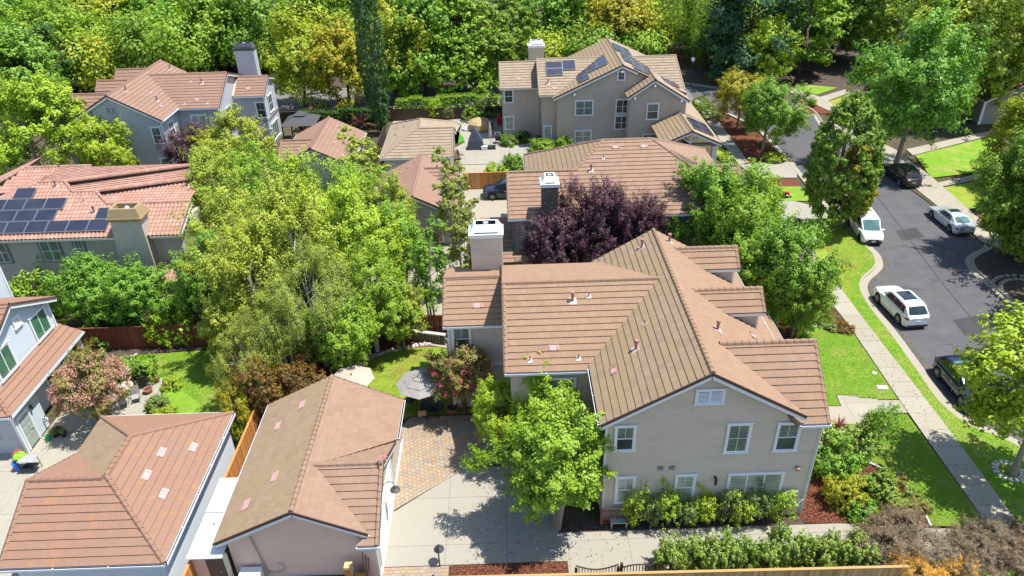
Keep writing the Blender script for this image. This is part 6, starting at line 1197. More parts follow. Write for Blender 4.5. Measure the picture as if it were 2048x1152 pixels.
# ---- nearer trees
near = [
 ('mid0', (-48.51, 72.81, 5.00), 5.6, None, L_LIME, 'big rounded lime-green tree at the left edge above the solar panels'),
 ('mid1', (-41.58, 72.52, 3.80), 3.5, None, L_LIME, 'small lime-green tree in front of the blue-grey gable wall'),
 ('plum', (-31.23, 70.65, 3.80), 2.8, None, L_PLUM, 'dark plum tree in front of the blue-grey house'),
 ('mid2', (-26.86, 69.42, 3.60), 4.0, None, L_BIRCH, 'yellow-green tree between the plum tree and the gabled garage'),
 ('mid1', (-33.63, 80.20, 3.00), 1.8, None, L_BRIGHT, 'small green tree at the inner corner of the blue-grey house'),
 ('slim', (-13.32, 63.87, 4.20), 2.3, 7.8, L_BIRCH, 'wispy yellow-green tree beside the red-brown garage roof'),
 ('bir0', (-24.29, 55.79, 5.00), 3.6, None, L_BIRCH, 'yellow birch at the upper left of the central clump, over the orange roof end'),
 ('bir1', (-19.91, 54.65, 5.60), 3.6, None, L_BRIGHT, 'fresh green birch at the top left of the central clump below the gabled garage'),
 ('bir2', (-16.08, 53.75, 5.00), 3.6, None, L_LIME, 'lime birch at the top middle of the central clump'),
 ('bir0', (-12.60, 53.86, 4.60), 3.2, None, L_BRIGHT, 'bright green birch at the top right of the central clump'),
 ('bir2', (-9.40, 55.36, 4.00), 2.5, None, L_BIRCH, 'yellow-tinged birch at the upper right tip of the central clump'),
 ('bir1', (-19.71, 47.28, 5.60), 3.8, None, L_BIRCH, 'broad yellow-green birch on the left side of the central clump'),
 ('bir0', (-14.38, 45.04, 6.20), 4.0, None, L_BIRCH, 'tallest yellow-green birch in the very middle of the central clump'),
 ('bir2', (-10.63, 46.28, 5.80), 3.6, None, L_LIME, 'lime-green birch right of the middle of the central clump'),
 ('bir1', (-8.04, 47.58, 4.60), 2.7, None, L_MAPLE, 'darker green birch at the right fringe of the central clump'),
 ('mid2', (-20.84, 44.72, 4.20), 2.8, None, L_MAPLE, 'round green tree at the left fringe of the central clump above the red fence'),
 ('bir0', (-16.33, 41.29, 5.30), 3.5, None, L_BIRCH, 'yellow birch at the lower left of the central clump'),
 ('weep', (-12.32, 39.99, 5.00), 3.5, 8.4, L_BIRCH2, 'drooping olive weeping birch with white trunks at the front of the central clump'),
 ('bir1', (-9.06, 41.36, 4.20), 3.1, None, L_BRIGHT, 'green birch at the lower right of the central clump'),
 ('mid0', (-18.68, 40.12, 3.20), 2.2, None, L_BIRCH, 'low yellow-green tree overhanging the left lawn'),
 ('weep', (-14.48, 37.90, 3.60), 2.7, 6.8, L_BIRCH2, 'lower weeping birch with pale stems above the rust-coloured tree'),
 ('weep', (-16.18, 36.46, 2.60), 2.2, 5.2, L_BIRCH2, 'low shaded birch overhanging the left lawn beside the rust-coloured tree'),
 ('mid1', (-10.59, 38.80, 3.20), 2.6, None, L_BRIGHT, 'leafy green tree above the pale beige umbrella'),
 ('mid2', (-7.39, 41.56, 2.80), 1.9, None, L_BIRCH, 'small yellow-green tree in front of the central red fence'),
 ('slim', (-4.31, 54.41, 4.50), 1.9, 9.0, L_BIRCH2, 'slender white-stemmed birch in front of the red-brown garage'),
 ('slim', (-3.30, 48.37, 4.00), 1.6, 7.8, L_BIRCH2, 'sparse white-trunked birch just left of the white chimney cap'),
 ('slim', (-5.36, 44.08, 4.00), 1.6, 8.0, L_MAPLE, 'thin white birch left of the small roof of the beige house'),
 ('mid0', (-25.59, 44.57, 2.80), 2.6, None, L_MAPLE, 'leafy green tree in front of the stucco wall beneath the small window'),
 ('mid1', (-29.95, 45.52, 2.80), 2.8, None, L_MAPLE, 'leafy green tree in front of the stucco wall at the pair of windows'),
 ('plum', (6.76, 49.50, 5.60), 2.7, None, L_PLUM, 'tall purple plum tree behind the beige house roof'),
 ('plum', (10.04, 49.01, 5.10), 2.2, None, L_PLUM, 'rounded purple plum tree right of the tall one'),
 ('plum', (3.50, 48.71, 4.00), 2.4, None, L_PLUM, 'low purple plum tree next to the white chimney cap'),
 ('mid0', (14.99, 50.66, 5.60), 3.3, None, L_MAPLE, 'feathery green tree right of the purple trees'),
 ('mid2', (17.61, 48.29, 5.40), 3.6, None, L_BRIGHT, 'feathery bright tree in the middle of the group beside the sidewalk'),
 ('mid1', (18.28, 41.88, 5.20), 3.4, None, L_MAPLE, 'broad green tree overhanging the sidewalk opposite the curved lawn'),
 ('mid2', (16.78, 43.71, 5.40), 3.1, None, L_BRIGHT, 'green tree between the dormers and the sidewalk tree'),
 ('mid0', (19.44, 40.58, 3.60), 2.1, None, L_BRIGHT, 'low bright green tree hanging over the mulch at the sidewalk'),
 ('hornb', (28.4, 57.0), 2.95, 11.4, L_EGG, 'large egg-shaped hornbeam between the sidewalk and the white van'),
 ('hornb', (30.2, 57.6), 2.0, 7.4, L_GOLD, 'golden side crown growing against the egg-shaped hornbeam'),
 ('mid1', (29.05, 77.12, 3.60), 3.9, None, L_MAPLE, 'green tree in the mulch island by the street bend'),
 ('mid0', (28.22, 84.48, 3.20), 3.2, None, L_GOLD, 'golden tree behind the green one in the mulch island'),
 ('hero', (1.96, 25.48, 3.90), 3.25, 6.8, L_BRIGHT, 'big leafy green tree casting shade on the concrete driveway'),
 ('mid2', (1.77, 30.36, 4.00), 2.4, 6.1, L_LIME, 'yellow-green tree in the corner between the wings of the beige house'),
 ('mid1', (-0.90, 30.76, 3.60), 1.8, 5.2, L_LIME, 'smaller yellow-green tree left of the one in the house corner'),
 ('maple', (27.1, 27.9), 4.0, 8.6, L_LIME, 'young street maple on the verge at the lower right'),
 ('myrtle', (-2.95, 34.60, 3.00), 2.0, 4.9, L_CRIM, 'reddish pink crepe myrtle beside the grey umbrella'),
 ('myrtle', (-24.95, 34.55, 3.20), 2.1, 5.0, L_CRIM, 'pink-flowering crepe myrtle beside the pale blue house'),
 ('sparse', (-14.6, 34.4), 2.1, 4.4, L_RUST, 'rust-coloured sparse tree behind the two lower-left garages'), ('sparse', (-12.3, 34.8), 1.9, 3.6, L_RUST, 'brown leafy tree behind the peak of the pinkish garage'), ('sparse', (-15.9, 32.6), 1.1, 3.9, L_GOLD, 'small orange-yellow tree at the corner of the rust-brown hip roof'),
]
for kind, q_, R, top, m, lb in near: plant(kind, q_[0], q_[1], m, lb, R=R, top=top or q_[2]+R*(1.0 if kind != 'plum' else .95))
# blossoms are part of the crepe myrtles
def blossoms(x, y, R, top, label_tree, n, m):
    r = np.random.default_rng(n); d = sph(r, n); d = d[d[:, 2] > -.35]; c = d*np.array([R, R, top*.33])*.95+np.array([0, 0, top*.64]); p = np.repeat(c, 42, 0)+r.normal(size=(len(c)*42, 3))*.11
    me = leaf_mesh('blossom', p, r.normal(size=p.shape)+np.array([0, 0, .6]), .09, .8, n); me.materials.append(m)
    for o in bpy.data.objects:
        if o.get('label') == label_tree: b = link_obj('blossom', me, o); b['kind'] = 'stuff'
blossoms(0, 0, 2.1, 5.0, 'pink-flowering crepe myrtle beside the pale blue house', 230, L_PINK); blossoms(0, 0, 1.85, 4.6, 'reddish pink crepe myrtle beside the grey umbrella', 46, leaf_mat('blossom_crimson', [(.50, .08, .12), (.62, .16, .17)], .3))

# ---- shrubs
sh = [
 ((17.37, 29.87), 'shrub0', 1.5, 2.6, L_HEDGE, 'tall leafy bush at the right corner of the beige house'), ((17.69, 28.40), 'shrub1', 1.5, 2.4, L_MAPLE, 'green bush right of the corner of the beige house'), ((19.38, 30.05), 'shrub2', 1.2, 1.9, L_HEDGE, 'green bush beside the lawn near the spiky plants'),
 ((17.40, 26.52), 'shrub0', 1.2, 1.8, L_GOLD, 'yellow bush in the red mulch bed'), ((17.85, 25.60), 'shrub1', 1.0, 1.1, L_MAPLE, 'low green bush below the yellow bush'), ((19.37, 27.06), 'shrub2', 1.2, 1.2, L_HORN, 'dark green mounded bush right of the yellow bush'),
 ((20.61, 27.71), 'shrub0', .6, .8, L_CRIM, 'reddish small bush at the mulch edge, uppermost of the row'), ((20.95, 26.64), 'shrub1', .55, .7, L_HEDGE, 'small bush in the middle of the row at the mulch edge'), ((20.80, 25.63), 'shrub2', .6, .75, L_CRIM, 'lowest small bush of the row at the mulch edge'), ((19.95, 25.77), 'shrub0', .7, .8, L_HEDGE, 'pale green small bush inside the mulch bed'),
 ((20.54, 30.48), 'open', 1.1, 3.0, L_MAPLE, 'young crepe myrtle standing on the lower front lawn'),
 ((23.77, 41.91), 'shrub1', .8, .6, L_RUST, 'brownish mounded plant next to the sidewalk'), ((22.72, 42.40), 'shrub2', .8, .55, L_OLIVE, 'low olive plant at the curved lawn edging'), ((22.03, 43.40), 'shrub0', .8, .6, L_OLIVE, 'low yellow-green plant in the mulch beneath the trees'), ((20.04, 40.42), 'shrub1', .9, 1.0, L_DARK, 'dark bush between the dormers and the lawn'),
 ((-35.6, 46.5), 'shrub0', 2.2, 4.2, L_BRIGHT, 'bright green bush in front of the left window of the stucco house'), ((-28.8, 44.2), 'shrub1', 2.0, 3.4, L_MAPLE, 'green bush above the left end of the red fence'), ((-23.9, 43.6), 'shrub2', 1.8, 3.0, L_LIME, 'yellow-green bush above the middle of the red fence'), ((-19.9, 43.7), 'shrub0', 1.8, 3.2, L_BIRCH, 'yellow-green bush above the right end of the red fence'),
 ((-22.47, 36.03), 'shrub1', .8, .9, L_OLIVE, 'dark-tinted round bush beside the small patio'), ((-22.27, 38.02), 'shrub0', .7, .75, L_LIME, 'bright lime bush at the lawn corner of the small patio'), ((-21.56, 34.90), 'shrub2', .8, .8, L_YEL, 'yellow-green bush behind the rust-brown hip roof'), ((-23.47, 42.85), 'open', .5, .8, L_OLIVE, 'small grey-green plant in the dark mulch'),
 ((-3.86, 90.77), 'ball', 1.3, 1.5, L_BRIGHT, 'clipped rounded bush behind the tan covered furniture'), ((-2.07, 91.00), 'open', 1.6, 3.0, L_OLIVE, 'airy olive bush beside the tan house'), ((-8.78, 91.64), 'open', 1.2, 2.4, L_LIME, 'leafy lime bush in front of the dark fence'), ((-7.01, 91.08), 'open', .8, 1.6, L_OLIVE, 'small flowering bush in front of the dark fence'),
 ((0.70, 81.30), 'shrub0', 1.1, 1.3, L_HORN, 'rose bush with pale flowers below the window of the tan house'), ((2.31, 82.33), 'shrub1', 1.1, 1.5, L_DARK, 'dark rose bush against the tan wall'), ((4.47, 78.87), 'shrub2', 1.6, 1.5, L_BRIGHT, 'leafy bush at the foot of the tan house above the brown roof edge'), ((6.80, 79.46), 'shrub0', 1.2, 1.5, L_BRIGHT, 'bush with a white bloom next to the brown roof edge'),
 ((0.94, 73.92), 'shrub1', 1.4, 2.0, L_MAPLE, 'green bush at the corner of the pale patio'), ((-0.96, 70.78), 'shrub2', 1.5, 1.9, L_LIME, 'lime bush in front of the sunlit fence above the parked dark car'), ((18.31, 75.38), 'shrub0', 1.0, 1.2, L_LIME, 'small bush below the porch of the tan house'),
 ((25.55, 91.56), 'ball', 1.2, 1.8, L_HORN, 'ball-shaped bush nearest the porch corner by the road'), ((25.68, 88.73), 'ball', 1.5, 1.7, L_HORN, 'larger ball-shaped bush in the mulch by the road'), ((26.68, 87.28), 'open', 1.3, 1.4, L_OLIVE, 'pale grassy plant beside the ball-shaped bushes'), ((29.28, 73.86), 'ball', 1.2, .9, L_LIME, 'bright low bush in the mulch at the driveway corner'), ((24.34, 74.87), 'shrub1', 1.0, .7, L_LIME, 'grassy lime plant beside the porch walk'), ((40.15, 92.20), 'shrub2', .8, 1.0, L_MAPLE, 'lone small bush in the red mulch across the street'),
 ((26.87, 67.80), 'shrub0', .7, .6, L_GOLD, 'yellow-flowering low plant at the end of the long roof'), ((43.67, 59.88), 'open', 1.0, 1.5, L_MAPLE, 'small bush on the right lawn above the silver car'), ((43.35, 56.83), 'shrub2', 1.5, 1.5, L_GOLD, 'yellowish grassy bush beside the street tree on the right'),
 ((21.13, 43.46), 'shrub2', 1.2, 1.6, L_MAPLE, 'green bush beside the dormer of the beige house'), ((51.54, 98.21), 'shrub0', 1.6, 2.2, L_BLUE, 'grey-green bush left of the big maple'),
]
for (x, y), kind, R, top, m, lb in sh: plant(kind, x, y, m, lb, 'shrub', R=R, top=top)
for i, (px, hgt) in enumerate(((-27.6, 1.25), (-25.9, 1.2), (-24.3, 1.25))):
    plant('hedge', px, 38.9, L_HEDGE if i < 2 else L_BRIGHT, ['clipped hedge block nearest the pale blue house', 'middle clipped hedge block beside the left lawn', 'clipped hedge block nearest the dark mulch'][i], 'hedge', R=.95, top=hgt*1.3, rz=0, name='hedge')
ORD = ['first', 'second', 'third', 'fourth', 'fifth', 'sixth', 'seventh', 'eighth', 'ninth']
for i in range(8): plant('hedge', -13+i*1.75, 94.3+random.uniform(-.2, .2), L_BRIGHT, ORD[i]+' bright hedge bush from the left in the row behind the weathered back fence', 'hedge', R=1.15, top=2.0+random.uniform(-.2, .3), rz=0, group='hedge row behind the back fence', name='hedge')
for i in range(6): plant('hedge', -24.5+i*1.75, 88.9+random.uniform(-.2, .2), L_DARK, ORD[i]+' dark hedge bush from the left in the row behind the gabled garage', 'hedge', R=1.1, top=2.5+random.uniform(-.3, .3), rz=0, group='dark hedge row by the back fence', name='hedge')
# screening shrubs along the bottom fence
hb = ((7.3, 22.6, 2.1), (8.4, 22.9, 2.0), (9.5, 22.5, 2.2), (10.6, 22.8, 2.3), (11.8, 22.5, 2.2), (12.9, 22.9, 2.3), (14.0, 22.6, 2.1), (15.1, 22.8, 2.2), (16.1, 22.5, 2.1))
for i, (x, y, h_) in enumerate(hb): plant('shrub%d' % (i % 3), x, y, L_HEDGE, ORD[i]+' variegated green shrub from the left in the row above the pale bottom fence', 'shrub', R=.95, top=h_, group='screening shrubs along the bottom fence')
br = ((17.3, 22.9, 1.6, 2.0, L_BROWN), (18.8, 24.0, 1.5, 1.9, L_BROWN), (19.6, 22.6, 1.6, 1.8, L_BROWN), (18.3, 21.2, 1.4, 1.8, L_ORANGE), (19.9, 21.2, 1.2, 1.5, L_ORANGE), (21.9, 22.7, 1.4, 1.6, L_BROWN), (23.0, 23.6, 1.2, 1.5, L_BROWN), (23.6, 22.0, 1.4, 1.5, L_BROWN), (21.4, 20.9, 1.4, 1.5, L_BROWN), (25.2, 23.6, 1.2, 1.3, L_BROWN))
bl = ('dry brown bush at the right end of the pale fence', 'grey-brown twiggy bush overhanging the red mulch', 'dry brown bush in the middle of the lower right corner', 'orange dried bush left of the other orange one at the bottom edge', 'orange dried bush at the bottom edge nearest the corner', 'dry bush right of the concrete drive gap', 'dry brown bush reaching the sidewalk', 'brown bush low at the right by the sidewalk', 'brown bush at the bottom edge right of the orange bushes', 'dry brown bush cut by the right picture edge')
for (x, y, R, top, m), lb in zip(br, bl): plant('twig', x, y, m, lb, 'shrub', R=R, top=top)
# espaliered vines in front of the beige house wall
for i in range(9):
    plant('open', 6.0+i*.92, 25.4, L_OLIVE if i % 2 else L_LIME, ORD[i]+' climbing shrub from the left on the trellis along the beige wall', 'shrub', R=.8, top=random.uniform(1.9, 2.7), group='wall shrubs in front of the beige house')
# spiky cordylines
def spiky(x, y, s, label, m=L_CORD):
    t = thing('spiky_plant', label, 'plant', (x, y, 0), local=True); mb = MB(); mb.tube([(0, 0, 0), (0, 0, .45*s)], .05*s, 6); link_obj('stem', mb.mesh('stem', BARK), t); lf = MB()
    for i in range(60):
        a = random.uniform(0, 6.28); el = random.uniform(-.2, 1.35); L = random.uniform(.7, 1.0)*s; d = Vector((math.cos(a)*math.cos(el), math.sin(a)*math.cos(el), math.sin(el))); sd = Vector((-math.sin(a), math.cos(a), 0))*.035*s; b = Vector((0, 0, .45*s)); mid = b+d*L*.55; tip = b+d*L-Vector((0, 0, .12*s))
        lf.add([b-sd*.6, b+sd*.6, mid+sd, mid-sd, tip], [(0, 1, 2, 3), (3, 2, 4)])
    o = link_obj('leaf', lf.mesh('leaf', m), t); o['kind'] = 'stuff'
spiky(*(19.05, 31.71), .95, 'taller spiky red cordyline at the lawn corner by the house'); spiky(*(19.74, 31.05), .8, 'shorter spiky red cordyline beside the front lawn'); spiky(*(-17.59, 87.85), 2.1, 'large spiky reddish cordyline right of the gabled garage'); spiky(*(-24.51, 91.16), 1.9, 'spiky reddish cordyline behind the grey canopy')
# grass tufts: fine relief on the near lawns, nobody could count them
def tufts(name, poly, n, z, m, seed, hgt=.05):
    r = random.Random(seed); xs = [p[0] for p in poly]; ys = [p[1] for p in poly]; pts = []
    while len(pts) < n:
        x, y = r.uniform(min(xs), max(xs)), r.uniform(min(ys), max(ys))
        if inside((x, y), poly): pts.append((x, y, z+hgt*.4))
    p = np.array(pts); q = np.random.default_rng(seed).normal(size=p.shape)*.45+np.array([0, 0, 1]); me = leaf_mesh(name, p, q, hgt*2.0, .3, seed); me.materials.append(m); o = link_obj(name, me); tag(o, 'short mown grass blades growing on the lawn', 'grass', kind='stuff')
L_GRASS = leaf_mat('grass_blade', [(.15, .30, .02), (.20, .36, .03), (.26, .42, .045), (.33, .43, .06)], .4)
tufts('grass', lawn2, 26000, .12, L_GRASS, 3, .035); tufts('grass', lawn1+[(23.91, 34.35), (22.70, 34.37), (20.30, 34.97), (20.16, 33.93), (18.95, 33.99)], 22000, .12, L_GRASS, 4, .035)
tufts('grass', [swR[0]]+strip+kseg[::-1], 40000, .115, L_GRASS, 5, .035); tufts('grass', [(-26.20, 41.69), (-19.96, 42.23), (-18.31, 40.80), (-16.05, 34.08), (-15, 32), (-22.95, 38.94)], 18000, .02, L_GRASS, 6, .035); tufts('grass', [(-9.47, 40.60), (-7.66, 41.37), (-4.42, 41.55), (-3.6, 38), (-1.8, 34.4), (-6.2, 34.4), (-8, 33), (-9.78, 39.22)], 14000, .02, L_GRASS, 7, .035)
# mulch chips
def chips(name, poly, n, z, m, seed):
    r = random.Random(seed); xs = [p[0] for p in poly]; ys = [p[1] for p in poly]; pts = []
    while len(pts) < n:
        x, y = r.uniform(min(xs), max(xs)), r.uniform(min(ys), max(ys))
        if inside((x, y), poly): pts.append((x, y, z+r.uniform(.01, .05)))
    p = np.array(pts); q = np.random.default_rng(seed).normal(size=p.shape)*.6+np.array([0, 0, 1]); me = leaf_mesh(name, p, q, .11, .4, seed); me.materials.append(m); o = link_obj(name, me); tag(o, 'loose bark chips lying in the planting bed', 'bark mulch', kind='stuff')
CHIP = pieces_mat('bark_chip', [(.12, .04, .025), (.24, .09, .05), (.34, .14, .08), (.08, .03, .02), (.28, .10, .055)], bump=0)
CHIP_DK = pieces_mat('dark_bark_chip', [(.05, .035, .03), (.12, .09, .075), (.2, .165, .14)], bump=0)
chips('bark_mulch', [(14.7, 25.15), (16.46, 25.11), (20.98, 24.63), (21.02, 26.40), (20.53, 28.42), (19.81, 29.09), (19.66, 32.33), (15.2, 33), (14.7, 31)], 14000, .03, CHIP, 21); chips('bark_mulch', [(-3.2, 21.4), (2.48, 21.4), (2.48, 23.36), (-3.2, 23.36)], 4000, .03, CHIP, 22)
chips('bark_mulch', [(18.94, 39.05), (19.76, 40.62), (21.13, 42.06), (22.26, 42.49), (24.24, 42.00), (24.29, 45.14), (23.36, 47.49), (20.61, 46.21)], 7000, .03, CHIP, 23); chips('bark_mulch', [(-26.08, 41.92), (-19.98, 42.29), (-19.76, 44.52), (-23.41, 44.47)], 5000, .02, CHIP_DK, 24)

# fallen leaves
def litter(name, poly, n, z, m, seed, label):
    r = random.Random(seed); xs = [p[0] for p in poly]; ys = [p[1] for p in poly]; pts = []
    while len(pts) < n:
        x, y = r.uniform(min(xs), max(xs)), r.uniform(min(ys), max(ys))
        if inside((x, y), poly): pts.append((x, y, z+r.uniform(.004, .02)))
    p = np.array(pts); q = np.random.default_rng(seed).normal(size=p.shape)*.3+np.array([0, 0, 1]); me = leaf_mesh(name, p, q, .09, .6, seed); me.materials.append(m); o = link_obj(name, me); tag(o, label, 'leaves', kind='stuff')
LIT = pieces_mat('fallen_leaf', [(.16, .10, .04), (.30, .20, .07), (.22, .22, .06), (.12, .08, .04)], bump=0)
litter('fallen_leaves', [(-2.5, 22.8), (5.5, 22.8), (5.5, 25.0), (2, 25), (2, 29.8), (-2.5, 29.8)], 420, .022, LIT, 31, 'fallen leaves scattered over the concrete driveway under the tree')
litter('fallen_leaves', list(swL[1:4])+list(swR[1:4])[::-1], 160, .135, LIT, 32, 'fallen leaves scattered on the sidewalk'); litter('fallen_leaves', kerbL[10:60]+[(x+.5, y) for x, y in kerbL[10:60]][::-1], 700, .01, LIT, 33, 'leaf litter gathered along the street gutter'); litter('fallen_leaves', lawn2, 260, .14, LIT, 34, 'fallen leaves lying on the front lawn'); litter('fallen_leaves', [(-26.20, 41.69), (-19.96, 42.23), (-18.31, 40.80), (-16.05, 34.08), (-15, 32), (-22.95, 38.94)], 260, .04, LIT, 35, 'fallen leaves lying on the back lawn')
litter('fallen_leaves', [(-6, 30), (0, 30), (0, 34), (-6, 34)], 200, .025, LIT, 36, 'fallen leaves on the paver patio')
# ================================================================ vehicles
def interp(x, pts):
    if x <= pts[0][0]: return pts[0][1]
    for (a, b), (c, d) in zip(pts, pts[1:]):
        if x <= c: t = (x-a)/(c-a); t = t*t*(3-2*t) if False else t; return b+(d-b)*t
    return pts[-1][1]
def car(label, cat, x, y, ang, paintm, kind='suv', name='parked_car', roofm=None, glass=CARGLASS, plate=True):
    K = dict(
     suv=dict(L=4.68, W=1.92, H=1.67, R=.385, wb=2.84, top=[(-2.34, .98), (-2.22, 1.06), (-1.2, 1.08), (.9, 1.06), (1.2, 1.05), (1.85, 1.0), (2.18, .92), (2.34, .78)], cab=(1.25, .42, -1.6, -2.24), sun=(.25, -.95)),
     sedan=dict(L=4.9, W=1.84, H=1.45, R=.34, wb=2.85, top=[(-2.45, .80), (-2.3, .98), (-1.75, 1.0), (-1.2, .98), (.9, .94), (1.1, .92), (2.0, .82), (2.35, .72), (2.45, .62)], cab=(1.15, .3, -1.0, -1.85), sun=(.15, -.45)),
     van=dict(L=4.85, W=1.84, H=1.85, R=.34, wb=3.0, top=[(-2.42, 1.1), (-1.2, 1.12), (.9, 1.12), (1.45, 1.10), (2.1, .95), (2.35, .78), (2.42, .66)], cab=(1.65, .75, -2.15, -2.38), sun=None))[kind]
    L, W, H, R, wb, top, cab = K['L'], K['W'], K['H'], K['R'], K['wb'], K['top'], K['cab']
    t = thing(name, label, cat, (x, y, 0), rz=ang, local=True)
    P = lambda nm, mb, m, sm=35, par=None: link_obj(nm, mb.mesh(nm, m, smooth=sm), par or t)
    xs = sorted(set([round(-L/2+L*i/30, 3) for i in range(31)]+[round(s*wb/2+d, 3) for s in (-1, 1) for d in np.linspace(-R-.07, R+.07, 11)]))
    def hw(q): a = abs(q)/(L/2); return W/2*(1-.20*max(0, (a-.72)/.28)**2.2)
    def zb(q):
        z = .24 if abs(q) < L/2-.25 else .30
        for s in (-1, 1):
            d = abs(q-s*wb/2)
            if d < R+.07: z = max(z, R+math.sqrt(max(0, (R+.07)**2-d*d)))
        return z
    mb = MB(); ring = []
    for q in xs:
        w_, zt, z0_ = hw(q), interp(q, top), zb(q); zm = max(z0_+.05, .56)
        sec = [(w_*.95, z0_), (w_*.995, max(z0_+.03, .42)), (w_, zm+.06), (w_*.985, zt-.12), (w_*.93, zt-.03), (w_*.80, zt), (w_*.4, zt+.015), (0, zt+.02)]
        b = len(mb.v); mb.v += [(q, -a, c) for a, c in sec]+[(q, a, c) for a, c in sec[::-1][1:]]; ring.append(b)
    n = 15
    for a, b in zip(ring, ring[1:]):
        for j in range(n-1): mb.f.append([a+j, b+j, b+j+1, a+j+1]); mb.m.append(0)
    mb.f.append([ring[0]+j for j in range(n)]); mb.m.append(0); mb.f.append([ring[-1]+j for j in range(n)][::-1]); mb.m.append(0)
    body = P('body', mb, paintm, 40)
    u = MB().box((-L/2+.15, -W/2+.22, .22), (L/2-.15, W/2-.22, .6)); P('underbody', u, DARK, 0)
    # cabin shell: cross sections along the car
    a0, a1, a2, a3 = cab; zr = lambda q: H-.05*((q-(a1+a2)/2)/((a1-a2)/2+.01))**2
    st = [(a0, interp(a0, top)+.0, 0)]+[(a1+(a2-a1)*i/5, zr(a1+(a2-a1)*i/5), 1) for i in range(6)]+[(a3, interp(a3, top)+.0, 0)]
    wbt, wrf = W/2*.90, W/2*(.75 if kind == 'suv' else .70 if kind == 'sedan' else .84); cb = MB(); rg = []
    for q, z, full in st:
        zb_ = interp(q, top)-.01
        if full: sec = [(wbt, zb_), (wbt-(wbt-wrf)*.9, z-.09), (wrf, z-.04), (wrf*.8, z-.01), (0, z+.01)]
        else: sec = [(wbt*.93, zb_), (wbt*.9, zb_+.005), (wbt*.88, zb_+.01), (wbt*.7, zb_+.012), (0, zb_+.015)]
        b = len(cb.v); cb.v += [(q, -a, c) for a, c in sec]+[(q, a, c) for a, c in sec[::-1][1:]]; rg.append(b)
    for a, b in zip(rg, rg[1:]):
        for j in range(8): cb.f.append([a+j, a+j+1, b+j+1, b+j]); cb.m.append(0)
    P('cabin', cb, paintm, 40)
    def V(q, s, f_, side): # point on the cabin side: f_ 0 belt..1 roof
        zb_ = interp(q, top)+.02; zt_ = zr(q)-.09; wt = wbt-(wbt-wrf)*.9; return (q, side*(wbt+(wt-wbt)*f_+.006), zb_+(zt_-zb_)*f_)
    for side in (-1, 1):
        fr_ = a1-.05; segs = {'suv': [(.72, -.30, 1), (-.335, -1.22, 1), (-1.255, -1.72, 1)], 'sedan': [(.62, -.32, 1), (-.355, -1.2, 1)], 'van': [(1.05, .1, 1)]}[kind]
        for x0, x1, _ in segs:
            t0 = min(x0, a1-.02) if x0 > a1 else x0; q = [V(min(x0, a0-.15), 0, .06, side), V(x1, 0, .06, side), V(max(x1, a2+.03) if x1 < a2 else x1, 0, .95, side), V(min(x0, a1-.03) if x0 > .3 else x0, 0, .95, side)]
            P('side_window', MB().add(q, [(0, 1, 2, 3)] if side > 0 else [(3, 2, 1, 0)]), glass, 0)
    def endglass(nm, qa, qb, za, zb2, wa, wb2, m, k=.006):
        dx = .02 if qa > qb else -.02; rows = [(qa, za, wa), ((qa+qb)/2, (za+zb2)/2+.035, (wa+wb2)/2), (qb, zb2, wb2)]; g = MB()
        for q, z, w_ in rows: g.v += [(q+dx*.6, -w_, z+.012), (q+dx*1.3, -w_*.5, z+.03), (q+dx*1.5, 0, z+.034), (q+dx*1.3, w_*.5, z+.03), (q+dx*.6, w_, z+.012)]
        for i in range(2):
            for j in range(4): g.f.append([i*5+j, i*5+j+1, i*5+5+j+1, i*5+5+j]); g.m.append(0)
        P(nm, g, m, 60)
    endglass('windscreen', a0-.06, a1+.08, interp(a0, top)+.05, H-.09, wbt*.80, wrf*.84, CARGLASS_L if kind != 'suv' else glass)
    zrb = H-.12 if kind != 'van' else H-.16
    if kind != 'van': endglass('rear_window', a3+(.12 if kind == 'suv' else .08), a2-.04, interp(a3, top)+(.12 if kind == 'suv' else .03), zrb, wbt*.78, wrf*.82, glass if kind == 'suv' else CARGLASS_L)
    if K['sun']:
        s0, s1 = K['sun']; g = MB(); 
        for q in np.linspace(s0, s1, 4): g.v += [(q, -wrf*.72, zr(q)+.004), (q, 0, zr(q)+.022), (q, wrf*.72, zr(q)+.004)]
        for i in range(3): g.f += [[i*3, i*3+1, i*3+4, i*3+3], [i*3+1, i*3+2, i*3+5, i*3+4]]; g.m += [0, 0]
        P('sunroof', g, roofm or CARGLASS, 60)
    if kind == 'suv':
        for s in (-1, 1): P('roof_rail', MB().tube([(a1-.1, s*wrf*.9, H-.03), (a1-.25, s*wrf*.9, H+.02), (a2+.25, s*wrf*.9, H+.01), (a2+.1, s*wrf*.9, H-.05)], .018, 6), BLACK if paintm is not P_WHITE else METAL)
